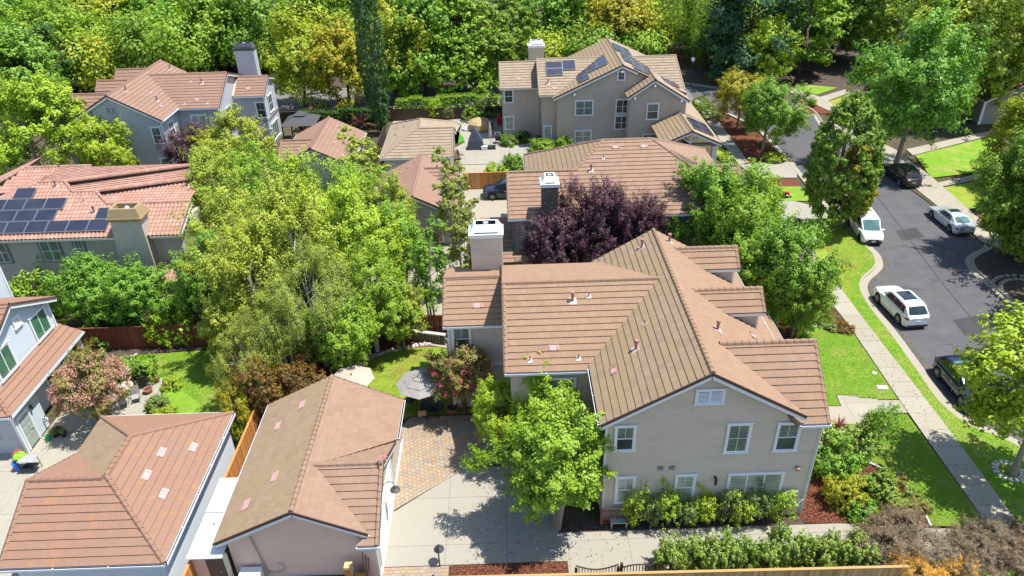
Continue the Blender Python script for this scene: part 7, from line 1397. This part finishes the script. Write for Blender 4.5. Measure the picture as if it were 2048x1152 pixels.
    # wheels
    for sx in (-1, 1):
        for s in (-1, 1):
            wh = thing('wheel', None, None, (0, 0, 0), local=True); wh.parent = t; wh.location = (sx*wb/2, s*(W/2-.12), R)
            ty = MB(); pr = [(R*.66, -.11), (R*.93, -.115), (R, -.09), (R, .09), (R*.93, .115), (R*.66, .11)]; k = 24
            for r_, o_ in pr: ty.v += [(r_*math.cos(6.2832*j/k), o_, r_*math.sin(6.2832*j/k)) for j in range(k)]
            for i in range(len(pr)-1):
                for j in range(k): ty.f.append([i*k+j, i*k+(j+1) % k, (i+1)*k+(j+1) % k, (i+1)*k+j]); ty.m.append(0)
            P('tyre', ty, RUBBER, 40, wh)
            rm = MB(); rm.v = [(0, s*.085, 0)]+[(R*.68*math.cos(6.2832*j/k), s*.07, R*.68*math.sin(6.2832*j/k)) for j in range(k)]
            for j in range(k): rm.f.append([0, 1+j, 1+(j+1) % k]); rm.m.append(0)
            P('rim_well', rm, DARK, 0, wh); sp = MB()
            for j in range(5 if kind != 'suv' else 10):
                an = 6.2832*j/(5 if kind != 'suv' else 10); d = Vector((math.cos(an), 0, math.sin(an))); sp.bar(Vector((0, s*.10, 0))+d*.03, Vector((0, s*.10, 0))+d*R*.67, .02, R*(.22 if kind != 'suv' else .12), up=(0, 1, 0))
            ri = [(R*.62, .09), (R*.69, .11), (R*.69, .06)]; b = len(sp.v)
            for r_, o_ in ri: sp.v += [(r_*math.cos(6.2832*j/k), s*o_, r_*math.sin(6.2832*j/k)) for j in range(k)]
            for i in range(2):
                for j in range(k): sp.f.append([b+i*k+j, b+i*k+(j+1) % k, b+(i+1)*k+(j+1) % k, b+(i+1)*k+j]); sp.m.append(0)
            P('rim', sp, RIM if kind != 'van' else PLASTIC, 30, wh)
    # lights, bumpers, plate, mirrors, handles
    hz = interp(L/2-.15, top)
    for s in (-1, 1):
        P('headlight', MB().add([(L/2-.10, s*.48, hz-.02), (L/2-.05, s*.55, hz-.16), (L/2-.24, s*hw(L/2-.24)*1.004, hz-.10), (L/2-.42, s*hw(L/2-.42)*.985, hz+.0), (L/2-.30, s*.66, hz+.055)], [(0, 1, 2, 3, 4)]), HEADL, 0)
        zt_ = interp(-L/2+.1, top); P('tail_light', MB().prism([(-L/2-.012, s*.40, zt_-.06), (-L/2-.012, s*.40, zt_-.16), (-L/2+.03, s*hw(-L/2+.05)*.98, zt_-.24), (-L/2+.03, s*hw(-L/2+.05)*.98, zt_-.05)], (.06, 0, 0)), REDLIGHT, 0)
        P('tail_light', MB().add([(-L/2+.03, s*(hw(-L/2+.03)+.004), zt_-.24), (-L/2+.35, s*(hw(-L/2+.35)+.006), zt_-.17), (-L/2+.33, s*(hw(-L/2+.33)+.002), zt_-.1), (-L/2+.03, s*(hw(-L/2+.03)+.004), zt_-.06)], [(0, 1, 2, 3)]), REDLIGHT, 0)
        P('door_mirror', MB().box((a0-.32, s*(W/2-.02), 1.0 if kind != 'sedan' else .92), (a0-.18, s*(W/2+.17), 1.14 if kind != 'sedan' else 1.05)), paintm, 0)
        for q in (.1, -.85)[:2 if kind != 'van' else 1]: P('door_handle', MB().box((q-.09, s*(W/2-.01), .86), (q+.09, s*(W/2+.015), .895)), METAL if paintm is not P_WHITE else paintm, 0)
        for q in (a0-.30, -.30, -1.2)[:3]:
            P('door_seam', MB().box((q-.006, s*(W/2*.99), .36), (q+.006, s*(W/2+.003), .90)), DARK, 0)
    P('lower_bumper', MB().box((-L/2-.02, -W/2*.78, .27), (-L/2+.2, W/2*.78, .44)), PLASTIC, 0); P('lower_bumper', MB().box((L/2-.2, -W/2*.78, .25), (L/2+.015, W/2*.78, .42)), PLASTIC, 0)
    P('grille', MB().box((L/2-.1, -.42, .45), (L/2+.005, .42, .62)), BLACK, 0)
    P('number_plate', MB().box((-L/2-.025, -.17, .62), (-L/2+.02, .17, .74)), PLATE, 0)
    if kind == 'van': P('number_plate', MB().box((L/2, -.17, .40), (L/2+.03, .17, .52)), PLATE, 0); [P('roof_rib', MB().box((q, -.7, H-.04), (q+.03, .7, H+.0)), paintm, 0) for q in (.2, -.6, -1.4)]; P('sliding_door_seam', MB().box((-1.6, -W/2-.004, .95), (-.1, -W/2*.99, .965)), DARK, 0); P('grille', MB().box((L/2-.1, -.6, .26), (L/2+.02, .6, .5)), BLACK, 0)
    return t
def park(label, cat, pa, pb, **k):
    """pa, pb: ground points under the near-side rear and front wheels"""
    a, b = Vector(pa), Vector(pb); d = (b-a).normalized(); c = (a+b)/2; side = k.pop('side'); n = Vector((d.y, -d.x)) if side == 'R' else Vector((-d.y, d.x))
    W = 1.85; p = c+n*(W/2-.12); return car(label, cat, p.x, p.y, math.atan2(d.y, d.x), **k)
# near wheels on the road as seen: rear wheel first, then front wheel
park('white crossover with a dark glass roof parked at the kerb by the curved lawn', 'car', (27.88, 42.55), (27.70, 45.49), side='R', paintm=P_WHITE, kind='suv')
park('silver sedan parked at the right-hand kerb facing away', 'car', (38.86, 56.08), (38.79, 59.29), side='R', paintm=P_SILVER, kind='sedan')
park('white cargo van parked beneath the egg-shaped hornbeam', 'van', (30.87, 58.62), (30.40, 54.60), side='L', paintm=P_WHITE, kind='van', name='cargo_van')
park('navy blue wagon partly hidden by the young street maple', 'car', (27.49, 36.39), (27.47, 33.66), side='L', paintm=P_NAVY, kind='suv', roofm=CARGLASS_L)
park('black crossover parked in the shade below the big maple', 'car', (39.31, 66.32), (39.22, 69.15), side='R', paintm=P_BLACK, kind='suv')
car('dark blue car parked behind the long pinkish-brown roof', 'car', .2, 66.9, RAD(180), P_DBLUE, 'suv', roofm=P_DBLUE)

# ================================================================ garden furniture and small things
def umbrella(label, x, y, R, zr, m, z0=2.2, tilt=0, tiers=((0, .33), (.31, .66), (.64, 1.0))):
    t = thing('patio_umbrella', label, 'umbrella', (x, y, 0), local=True)
    link_obj('pole', MB().tube([(0, 0, 0), (0, 0, zr)], .025, 8).mesh('pole', BLACK), t); link_obj('base', MB().lathe((0, 0, 0), [(.28, 0), (.26, .07), (.06, .1)], 12).mesh('base', BLACK), t)
    zf = lambda r: zr-(zr-z0)*(r**1.15)
    for k, (r0, r1) in enumerate(tiers[::-1]):
        cv = MB(); off = k*.045
        for j in range(8):
            a, b = math.pi/4*j, math.pi/4*(j+1); q = [(R*r0*math.cos(a), R*r0*math.sin(a), zf(r0)+off), (R*r0*math.cos(b), R*r0*math.sin(b), zf(r0)+off), (R*r1*math.cos(b), R*r1*math.sin(b), zf(r1)+off), (R*r1*math.cos(a), R*r1*math.sin(a), zf(r1)+off)]
            mid = Vector(((q[2][0]+q[3][0])/2*.975, (q[2][1]+q[3][1])/2*.975, (q[2][2]+q[3][2])/2-.01)); cv.add(q+[mid], [(0, 1, 2, 4), (0, 4, 3)])
        link_obj('canopy_tier', cv.mesh('canopy_tier', m), t)
    for j in range(8): a = math.pi/4*j; link_obj('rib', MB().tube([(0, 0, zr-.1), (R*.97*math.cos(a), R*.97*math.sin(a), z0-.03)], .008, 4).mesh('rib', BLACK), t)
    link_obj('finial', MB().lathe((0, 0, zr), [(.05, 0), (.06, .06), (.02, .1)], 8).mesh('finial', WOOD_RED), t); return t
umbrella('large grey eight-sided umbrella over the dark dining set on the patio', *(-5.43, 34.87, 2.35)[:2], 1.55, 2.75, FABRIC)
umbrella('pale beige umbrella peeking out behind the ridge of the pinkish garage', *(-9.74, 35.53, 2.20)[:2], 1.4, 2.5, FABRIC2, tiers=((0, 1.0),))
def chair(label, x, y, rz, seatm, framem, z=.44, back=.95, lounge=False, group=None):
    t = thing('garden_chair', label, 'chair', (x, y, .03), rz=rz, group=group, local=True)
    link_obj('seat', MB().box((-.25, -.25, z-.04), (.25, .25, z)).mesh('seat', seatm), t)
    link_obj('backrest', MB().prism([(-.25, .25, z), (.25, .25, z), (.25, .38, back), (-.25, .38, back)], (0, .03, 0)).mesh('backrest', seatm), t)
    for sx in (-1, 1):
        for sy in (-1, 1): link_obj('leg', MB().tube([(sx*.25, sy*.25, z), (sx*.28, sy*.3, 0)], .016, 6).mesh('leg', framem), t)
        link_obj('armrest', MB().tube([(sx*.28, -.25, z), (sx*.3, -.25, z+.22), (sx*.3, .32, z+.24)], .018, 6).mesh('armrest', framem), t)
    return t
DARKW = plain('dark_wicker', (.05, .04, .035), .8, .2, 10); MESHF = plain('grey_mesh_fabric', (.30, .29, .26), .8, .1, 8); TANF = plain('tan_cushion', (.33, .22, .12), .8, .1, 6)
def table(label, x, y, R, z, m, leg, name='table'):
    t = thing(name, label, 'table', (x, y, .02), local=True); link_obj('tabletop', MB().lathe((0, 0, z-.04), [(R, 0), (R, .03), (R*.97, .04)], 20).mesh('tabletop', m), t)
    for j in range(4): a = math.pi/4+math.pi/2*j; link_obj('leg', MB().tube([(R*.6*math.cos(a), R*.6*math.sin(a), z-.04), (R*.75*math.cos(a), R*.75*math.sin(a), 0)], .02, 6).mesh('leg', leg), t)
table('round dark table under the large grey umbrella', -4.9, 34.5, .7, .74, BLACK, BLACK)
chair('tan-backed patio chair in front of the grey umbrella', *(-5.48, 34.11), RAD(190), TANF, BLACK); chair('dark patio chair right of the tan-backed one', *(-4.56, 34.61), RAD(150), DARKW, BLACK); chair('dark patio chair beneath the left edge of the grey umbrella', *(-6.31, 35.36), RAD(230), DARKW, BLACK)
def pot(label, x, y, r, h, plantm=None, m=TERRACOTTA, z=.02):
    t = thing('flower_pot', label, 'pot', (x, y, z), local=True); link_obj('pot', MB().lathe((0, 0, 0), [(r*.65, 0), (r*.95, h*.85), (r*1.05, h*.86), (r*1.05, h), (r*.85, h), (r*.8, h*.8)], 14).mesh('pot', m, smooth=40), t)
    link_obj('soil', MB().lathe((0, 0, h*.78), [(r*.82, 0), (r*.8, .01)], 12).mesh('soil', MULCH_DK), t)
    if plantm:
        p = np.random.default_rng(int(abs(x)*100)).normal(size=(400, 3))*np.array([r*.6, r*.6, r*.4])+np.array([0, 0, h+r*.4]); me = leaf_mesh('foliage', p, p-np.array([0, 0, h]), .07, .6, 5); me.materials.append(plantm); link_obj('foliage', me, t)
pot('wide terracotta bowl near the crepe myrtle on the paver patio', *(-3.67, 34.76), .42, .3, None); pot('terracotta pot on the corner of the small patio by the lawn', *(-23.47, 38.65), .16, .28, L_CRIM); pot('terracotta bowl beside the dark bushes on the small patio', *(-23.63, 37.57), .3, .3)
table('round glass table among the folding chairs on the small patio', *(-24.95, 37.39), .55, .72, GLASS_L, METAL)
for (px, py), a, lb in (((-24.03, 36.74), 20, 'folding lounge chair nearest the round glass table'), ((-24.64, 36.29), 200, 'folding lounge chair beside the crepe myrtle'), ((-25.38, 36.66), 160, 'folding lounge chair half under the crepe myrtle')): chair(lb, px, py, RAD(a), MESHF, METAL, .35, .9)
t = thing('covered_barbecue', 'black covered barbecue standing at the edge of the left lawn', 'barbecue', (*(-24.76, 39.20), .02), local=True)
link_obj('cover', MB().prism([(-.38, -.25, 0), (.38, -.25, 0), (.45, -.28, .85), (-.45, -.28, .85)], (0, .5, 0)).mesh('cover', BLACK), t); link_obj('lid', MB().prism([(-.45, -.28, .85), (.45, -.28, .85), (.38, -.2, 1.12), (-.38, -.2, 1.12)], (0, .42, 0)).mesh('lid', CHARCOAL), t)
chair('round-backed dark wicker chair beside the covered barbecue', *(-24.18, 38.27), RAD(200), DARKW, BLACK, .42, 1.0)
# kettle grill and cooler cart at the left edge
t = thing('grill', 'lime green kettle grill on a folding stand by the left edge', 'grill', (*(-28.15, 31.08), .02), local=True); LIMEP = plain('lime_enamel', (.22, .50, .03), .25, .05, 4); 
link_obj('bowl', MB().lathe((0, 0, .62), [(.08, 0), (.25, .08), (.33, .22), (.33, .24)], 16).mesh('bowl', BLACK, smooth=50), t); link_obj('lid', MB().lathe((0, 0, .86), [(.345, 0), (.33, .08), (.22, .18), (.08, .22)], 16).mesh('lid', LIMEP, smooth=50), t); link_obj('lid_handle', MB().tube([(-.06, 0, 1.07), (-.05, 0, 1.13), (.05, 0, 1.13), (.06, 0, 1.07)], .012, 6).mesh('lid_handle', BLACK), t)
for j in range(3): a = 2.1*j; link_obj('leg', MB().tube([(.2*math.cos(a), .2*math.sin(a), .68), (.34*math.cos(a), .34*math.sin(a), 0)], .014, 6).mesh('leg', METAL), t)
t = thing('work_table', 'grey folding work table with dark legs next to the lime green grill', 'table', (*(-27.57, 30.85), .02), local=True); link_obj('tabletop', MB().box((-.45, -.28, .82), (.45, .28, .87)).mesh('tabletop', METAL), t)
for sx in (-1, 1):
    for sy in (-1, 1): link_obj('leg', MB().tube([(sx*.4, sy*.24, .82), (sx*.42, sy*.26, 0)], .02, 6).mesh('leg', BLACK), t)
link_obj('shelf', MB().box((-.4, -.24, .3), (.4, .24, .34)).mesh('shelf', BLACK), t)
BLUEP = plain('blue_plastic', (.02, .17, .62), .4, .05, 4); t = thing('bucket', 'small bright blue bin standing left of the lime green grill', 'bin', (*(-28.42, 30.89), .02), local=True); link_obj('body', MB().lathe((0, 0, 0), [(.14, 0), (.18, .5), (.2, .52)], 12).mesh('body', BLUEP), t); link_obj('lid', MB().lathe((0, 0, .52), [(.2, 0), (.18, .06), (.05, .1)], 12).mesh('lid', BLUEP), t)
t = thing('flower_pot', 'pot of pink flowers behind the lime green grill', 'pot', (*(-28.70, 31.66), .02), local=True); link_obj('pot', MB().lathe((0, 0, 0), [(.12, 0), (.17, .3), (.18, .32)], 12).mesh('pot', BLACK), t); p = np.random.default_rng(9).normal(size=(500, 3))*.12+np.array([0, 0, .5]); me = leaf_mesh('blossom', p, p, .07, .8, 4); me.materials.append(leaf_mat('blossom_red', [(.6, .05, .08), (.7, .15, .15)], .2)); link_obj('blossom', me, t)
GREENP = plain('green_plastic', (.02, .35, .10), .4, .05, 4); t = thing('watering_can', 'green watering can on the concrete beside the sage door', 'watering can', (*(-27.99, 33.43), .02), local=True); link_obj('body', MB().lathe((0, 0, 0), [(.15, 0), (.15, .28), (.1, .32)], 12).mesh('body', GREENP), t); link_obj('spout', MB().tube([(.12, 0, .08), (.3, 0, .3)], .02, 6).mesh('spout', GREENP), t); link_obj('handle', MB().tube([(-.14, 0, .05), (-.26, 0, .2), (-.1, 0, .38), (.02, 0, .31)], .015, 6).mesh('handle', GREENP), t)
for i, (px, py) in enumerate(((-27.67, 33.63), (-27.53, 33.84), (-27.16, 33.65))): pot(['dark pot of plants nearest the green watering can', 'dark pot in the middle of the cluster by the crepe myrtle', 'dark pot of the cluster farthest from the sage door'][i], px, py, .2, .34, [L_HORN, L_PLUM, L_OLIVE][i], BLACK)
t = thing('hose_reel', 'white hose reel on the blue wall by the sage door', 'hose reel', (-28.5, 34.4, .7), local=True); link_obj('drum', MB().tube([(0, -.05, 0), (0, .05, 0)], .2, 14).mesh('drum', WHITE), t); link_obj('bracket', MB().box((-.12, -.06, -.05), (0, .06, .05)).mesh('bracket', WHITE), t)
# bins, lamps and air conditioner along the bottom
BING = plain('green_bin', (.10, .22, .18), .5, .06, 3)
def bin_(label, x, y, m):
    t = thing('wheelie_bin', label, 'bin', (x, y, .02), local=True); link_obj('body', MB().prism([(-.25, -.3, 0), (.25, -.3, 0), (.3, -.33, .95), (-.3, -.33, .95)], (0, .6, 0)).mesh('body', m), t)
    lid = MB()
    for i in range(5): a = math.pi*i/4; lid.v += [(-.33*math.cos(a), -.38, .95+.1*math.sin(a)), (-.33*math.cos(a), .34, .95+.1*math.sin(a))]
    for i in range(4): lid.f.append([2*i, 2*i+1, 2*i+3, 2*i+2]); lid.m.append(0)
    lid.f += [[0, 2, 4, 6, 8], [9, 7, 5, 3, 1]]; lid.m += [0, 0]; link_obj('lid', lid.mesh('lid', m, smooth=60), t)
    for s in (-1, 1): link_obj('wheel', MB().tube([(s*.25, .3, .1), (s*.31, .3, .1)], .1, 12).mesh('wheel', RUBBER), t)
bin_('green bin with domed lid at the bottom edge beside the garage', -5.75, 21.75, BING); bin_('blue bin behind the dark gate at the bottom edge', -4.55, 21.25, plain('blue_bin', (.03, .13, .38), .5, .05, 3))
def post_lamp(label, x, y, h):
    t = thing('lamp_post', label, 'lamp', (x, y, 0), local=True); link_obj('post', MB().tube([(0, 0, 0), (0, 0, h), (.0, .1, h+.18), (0, .28, h+.15), (0, .3, h+.02)], .035, 8).mesh('post', BLACK), t); link_obj('lamp_shade', MB().lathe((0, .3, h-.2), [(.26, 0), (.23, .06), (.1, .14), (.05, .22)], 14).mesh('lamp_shade', CHARCOAL, smooth=50), t)
post_lamp('dark post with round shade standing at the lower edge of the concrete drive', *(-3.74, 23.34), 1.1)
t = thing('street_lamp', 'street lamp with white lantern beside the back road behind the tan house', 'lamp', (*(26.92, 102.80), 0), local=True); link_obj('post', MB().tube([(0, 0, 0), (0, 0, .5), (0, 0, 3.4)], [.1, .05, .04], 8).mesh('post', BLACK), t); link_obj('lantern', MB().lathe((0, 0, 3.4), [(.12, 0), (.24, .1), (.26, .5), (.05, .7)], 8).mesh('lantern', WHITE), t); link_obj('lantern_cap', MB().lathe((0, 0, 4.1), [(.2, -.12), (.05, .08)], 8).mesh('lantern_cap', BLACK), t)
t = thing('air_conditioner', 'white air conditioner unit against the pinkish garage wall', 'air conditioner', (-12.6, 22.6, 0), local=True); link_obj('casing', MB().box((-.45, -.28, .1), (.5, .3, .95)).mesh('casing', WHITE), t); link_obj('grille', MB().lathe((0, -.29, .5), [(.01, 0), (.01, .01)], 6).mesh('grille', BLACK), t); link_obj('top_plate', MB().box((-.47, -.3, .95), (.52, .32, .99)).mesh('top_plate', WHITE), t)
for i in range(8): link_obj('slat', MB().box((-.4, -.3, .2+i*.085), (.45, -.285, .23+i*.085)).mesh('slat', METAL), t)
t = thing('lumber', 'wooden crates and boards leaning in the corner of the pinkish garage', 'crate', (-7.6, 22.4, 0), local=True)
for a, b, m in (((-.45, -.1, 0), (-.1, .3, 1.45), WOOD_PALE), ((-.42, -.12, .9), (-.13, -.1, 1.35), WOOD_OR), ((-.05, -.3, 0), (.45, .1, .85), WOOD_PALE)): link_obj('crate', MB().box(a, b).mesh('crate', m), t)
for i, x in enumerate((.35, .47, .58)): link_obj('plank', MB().bar((x, .1, 0), (x+.06, .36, 1.9-i*.2), .1, .03, (1, 0, 0)).mesh('plank', WOOD_RED), t)
t = thing('plank', 'long boards lying at the foot of the pinkish garage wall', 'lumber', (-9.8, 22.3, .05), local=True)
for i in range(3): link_obj('board', MB().box((-1.2, -.1+i*.12, i*.03), (1.2, -.0+i*.12, .04+i*.03)).mesh('board', [WOOD_PALE, WOOD_OR, WOOD_DK][i]), t)
# wall-mounted mobile on garage gable
t = thing('rust_mobile', 'rusty metal leaf ornament at the gable tip above the barn lamp', 'ornament', (-6.25, 25.8, 4.7), local=True); link_obj('stem', MB().tube([(0, 0, 0), (0, 0, .6)], .012, 5).mesh('stem', PIPE), t)
for i in range(7): a = i*.9; link_obj('leaf', MB().obox((.16*math.cos(a), .16*math.sin(a), .1+i*.07), (Vector((math.cos(a), math.sin(a), 0)), Vector((-math.sin(a), math.cos(a), 0)), Vector((0, 0, 1))), (.14, .09, .01)).mesh('leaf', PIPE), t)
# furniture on the pale patio beyond
t = thing('covered_table', 'tan fabric cover over a round furniture set on the pale patio', 'furniture cover', (*(-2.72, 87.22), .02), local=True); TANC = plain('tan_cover', (.42, .29, .14), .8, .1, 3)
link_obj('cover', MB().lathe((0, 0, 0), [(1.45, 0), (1.6, .35), (1.55, .85), (1.1, 1.15), (.4, 1.35)], 7).mesh('cover', TANC), t); link_obj('hem', MB().lathe((0, 0, 0), [(1.5, 0), (1.5, .08)], 7).mesh('hem', BROWN_TRIM), t)
t = thing('covered_heater', 'dark blue-grey tarp cover rising to a point on the pale patio', 'furniture cover', (*(-3.20, 80.49), .02), local=True); NAVC = plain('navy_cover', (.06, .07, .11), .6, .1, 3)
link_obj('cover', MB().add([(-1, -.6, 0), (1, -.6, 0), (1, .6, 0), (-1, .6, 0), (-.75, -.5, 1.0), (.85, -.5, 1.0), (.85, .5, 1.0), (-.75, .5, 1.0), (-.1, -.1, 2.6), (.1, .1, 2.6)], [(0, 1, 5, 4), (1, 2, 6, 5), (2, 3, 7, 6), (3, 0, 4, 7), (4, 5, 8), (5, 6, 9, 8), (6, 7, 9), (7, 4, 8, 9)]).mesh('cover', NAVC), t)
t = thing('folded_umbrella', 'closed beige patio umbrella standing in a black base', 'umbrella', (*(-1.46, 80.34), .02), local=True); link_obj('base', MB().box((-.6, -.45, 0), (.6, .45, .25)).mesh('base', BLACK), t); link_obj('pole', MB().tube([(0, 0, .2), (0, 0, 3.2)], .035, 8).mesh('pole', METAL), t); link_obj('canopy', MB().lathe((0, 0, 1.3), [(.12, 0), (.2, .3), (.16, 1.2), (.05, 1.9)], 8).mesh('canopy', FABRIC2), t)
t = thing('storage_box', 'white low box beside the closed beige umbrella', 'box', (*(-2.15, 80.08), .02), local=True); link_obj('body', MB().box((-.35, -.3, 0), (.35, .3, .4)).mesh('body', WHITE), t); link_obj('lid', MB().box((-.37, -.32, .4), (.37, .32, .45)).mesh('lid', WHITE), t)
chair('brown wicker armchair standing alone on the pale patio', *(-4.76, 77.33), RAD(120), plain('brown_wicker', (.16, .11, .07), .8, .2, 10), BLACK, .5, 1.2)
t = thing('toy_car', 'bright red plastic toy house against the corner of the tan house', 'toy', (*(-0.23, 88.87), .02), local=True); REDP = plain('red_plastic', (.65, .02, .06), .4, .05, 3); link_obj('body', MB().box((-.4, -.3, 0), (.3, .3, .8)).mesh('body', REDP), t); link_obj('roof', MB().prism([(-.45, -.35, .8), (.35, -.35, .8), (-.05, -.35, 1.2)], (0, .7, 0)).mesh('roof', REDP), t)
t = thing('stroller', 'dark pushchair parked by the wall of the tan house', 'pushchair', (*(-0.58, 82.08), .02), local=True); link_obj('seat', MB().box((-.3, -.3, .35), (.3, .3, .9)).mesh('seat', BLACK), t); link_obj('handle', MB().tube([(-.3, .3, .8), (-.3, .55, 1.1), (.3, .55, 1.1), (.3, .3, .8)], .02, 6).mesh('handle', METAL), t)
for p in ((-.28, -.3), (.28, -.3), (-.28, .3), (.28, .3)): link_obj('wheel', MB().tube([(p[0]-.02, p[1], .13), (p[0]+.02, p[1], .13)], .13, 12).mesh('wheel', RUBBER), t)
t = thing('stepping_disc', 'pale round stone slab in the gravel by the curved lawn', 'stone', (*(-4.33, 87.18), .02), local=True); link_obj('slab', MB().lathe((0, 0, 0), [(.7, 0), (.7, .2), (.64, .24)], 16).mesh('slab', WHITE), t); link_obj('base', MB().lathe((0, 0, 0), [(.74, 0), (.74, .05)], 16).mesh('base', CONC), t)
# canopy by the blue-grey house
t = thing('gazebo', 'charcoal grey square gazebo with vented top beside the blue-grey house', 'gazebo', (-24.0, 85.2, 0), local=True); w2 = 2.0
link_obj('roof', MB().add([(-w2, -w2, 2.4), (w2, -w2, 2.4), (w2, w2, 2.4), (-w2, w2, 2.4), (-.5, -.5, 3.15), (.5, -.5, 3.15), (.5, .5, 3.15), (-.5, .5, 3.15)], [(0, 1, 5, 4), (1, 2, 6, 5), (2, 3, 7, 6), (3, 0, 4, 7), (3, 2, 1, 0)]).mesh('roof', CHARCOAL), t); link_obj('vented_top', MB().add([(-.7, -.7, 3.2), (.7, -.7, 3.2), (.7, .7, 3.2), (-.7, .7, 3.2), (0, 0, 3.65)], [(0, 1, 4), (1, 2, 4), (2, 3, 4), (3, 0, 4)]).mesh('vented_top', CHARCOAL), t)
for sx in (-1, 1):
    for sy in (-1, 1): link_obj('post', MB().box((sx*1.85-.06, sy*1.85-.06, 0), (sx*1.85+.06, sy*1.85+.06, 2.4)).mesh('post', BLACK), t)
for i, x in enumerate((-1.0, .1, 1.1)): chair(['cushioned chair at the left under the charcoal gazebo', 'cushioned chair in the middle under the charcoal gazebo', 'cushioned chair at the right under the charcoal gazebo'][i], -24+x, 84.6, RAD(180), FABRIC2, BLACK)
# lawn mower, meter lids, path lights
t = thing('lawn_mower', 'red and black lawn mower standing on the small lawn by the apron', 'lawn mower', (*(27.35, 64.46), .06), rz=RAD(10), local=True); link_obj('deck', MB().lathe((0, 0, .12), [(.3, 0), (.32, .12), (.2, .2)], 12).mesh('deck', BLACK), t); link_obj('engine', MB().box((-.16, -.16, .3), (.16, .16, .55)).mesh('engine', REDP), t); link_obj('handle', MB().tube([(-.2, -.2, .3), (-.9, -.25, 1.0), (-.9, .25, 1.0), (-.2, .2, .3)], .02, 6).mesh('handle', BLACK), t); link_obj('grass_bag', MB().box((-.75, -.2, .15), (-.3, .2, .5)).mesh('grass_bag', BLACK), t)
for p in ((-.3, -.28), (.3, -.28), (-.3, .28), (.3, .28)): link_obj('wheel', MB().tube([(p[0], p[1]-.03, .1), (p[0], p[1]+.03, .1)], .1, 12).mesh('wheel', RUBBER), t)
t = thing('meter_lid', 'pale rectangular meter lid in the lawn beside the sidewalk', 'meter lid', (*(23.46, 35.49), .12), rz=RAD(-8), local=True); link_obj('frame', MB().box((-.33, -.2, 0), (.33, .2, .03)).mesh('frame', CONC_WALK), t); link_obj('lid', MB().box((-.3, -.17, .03), (.3, .17, .04)).mesh('lid', WHITE), t); link_obj('keyhole', MB().lathe((-.18, 0, .041), [(.03, 0), (.03, .002)], 8).mesh('keyhole', DARK), t)
t = thing('meter_lid', 'small oval white lid in the lawn above the rectangular one', 'meter lid', (*(23.61, 36.96), .12), local=True); link_obj('lid', MB().lathe((0, 0, 0), [(.14, 0), (.13, .03)], 12).mesh('lid', WHITE), t)
for (px, py), lb in (((45.30, 66.47), 'short dark path light on the left of the walkway at the right edge'), ((48.01, 67.27), 'short dark path light on the right of the walkway at the right edge')): t = thing('path_light', lb, 'lamp', (px, py, .1), local=True); link_obj('stake', MB().tube([(0, 0, 0), (0, 0, .45)], .03, 6).mesh('stake', BLACK), t); link_obj('cap', MB().lathe((0, 0, .45), [(.1, 0), (.03, .06)], 10).mesh('cap', BLACK), t)
# stone ring and rocks
def stone_ring(label, cx, cy, rx, ry, n, s, m=PEBBLE, arc=(0, 6.283), z=.1):
    t = thing('stone_ring', label, 'stones', (cx, cy, z)); P = Pieces('stone', m, t, 300)
    for i in range(n):
        a = arc[0]+(arc[1]-arc[0])*i/n
        for row in (0, 1):
            r_ = 1-row*.22; x, y = cx+rx*r_*math.cos(a+row*.08), cy+ry*r_*math.sin(a+row*.08); k = 6; q = [(math.cos(6.283*j/k+random.uniform(-.2, .2))*s*random.uniform(.42, .55), math.sin(6.283*j/k)*s*.42) for j in range(k)]
            vs = [(u, v, 0) for u, v in q]+[(u*.8, v*.8, .07) for u, v in q]; P.put(Matrix.Translation((x, y, z)) @ Matrix.Rotation(a+1.57, 4, 'Z'), vs, [list(range(k, 2*k))]+[(i2, (i2+1) % k, k+(i2+1) % k, k+i2) for i2 in range(k)])
    P.flush()
rx_, ry_ = (39.54, 45.91); stone_ring('curved double row of pale paving stones in the dark planting bed at the right edge', rx_, ry_, 2.6, 2.6, 30, .45, CONC_WALK)
bx2, by2 = (27.02, 28.16); stone_ring('ring of pebbles around the foot of the young street maple', bx2, by2, .75, .75, 16, .26, PEBBLE)
t = thing('rock_edging', 'line of pale rocks edging the back lawn of the beige house', 'stones', (-8.5, 39, 0)); P = Pieces('rock', PEBBLE, t, 300)
ed = smooth([(-10.35, 38.98), (-10.05, 39.90), (-9.32, 40.77), (-8.01, 41.39), (-6.31, 41.89), (-5.54, 41.97)], 9)
for x, y in ed:
    for q_ in range(2):
        k = 6; s = random.uniform(.09, .2); q = [(math.cos(6.283*j/k)*s*random.uniform(.7, 1), math.sin(6.283*j/k)*s*random.uniform(.6, 1)) for j in range(k)]
        P.put(Matrix.Translation((x+random.uniform(-.15, .15), y+random.uniform(-.15, .15), .01)), [(u, v, 0) for u, v in q]+[(u*.6, v*.6, s*.7) for u, v in q], [list(range(k, 2*k))]+[(i2, (i2+1) % k, k+(i2+1) % k, k+i2) for i2 in range(k)])
P.flush()
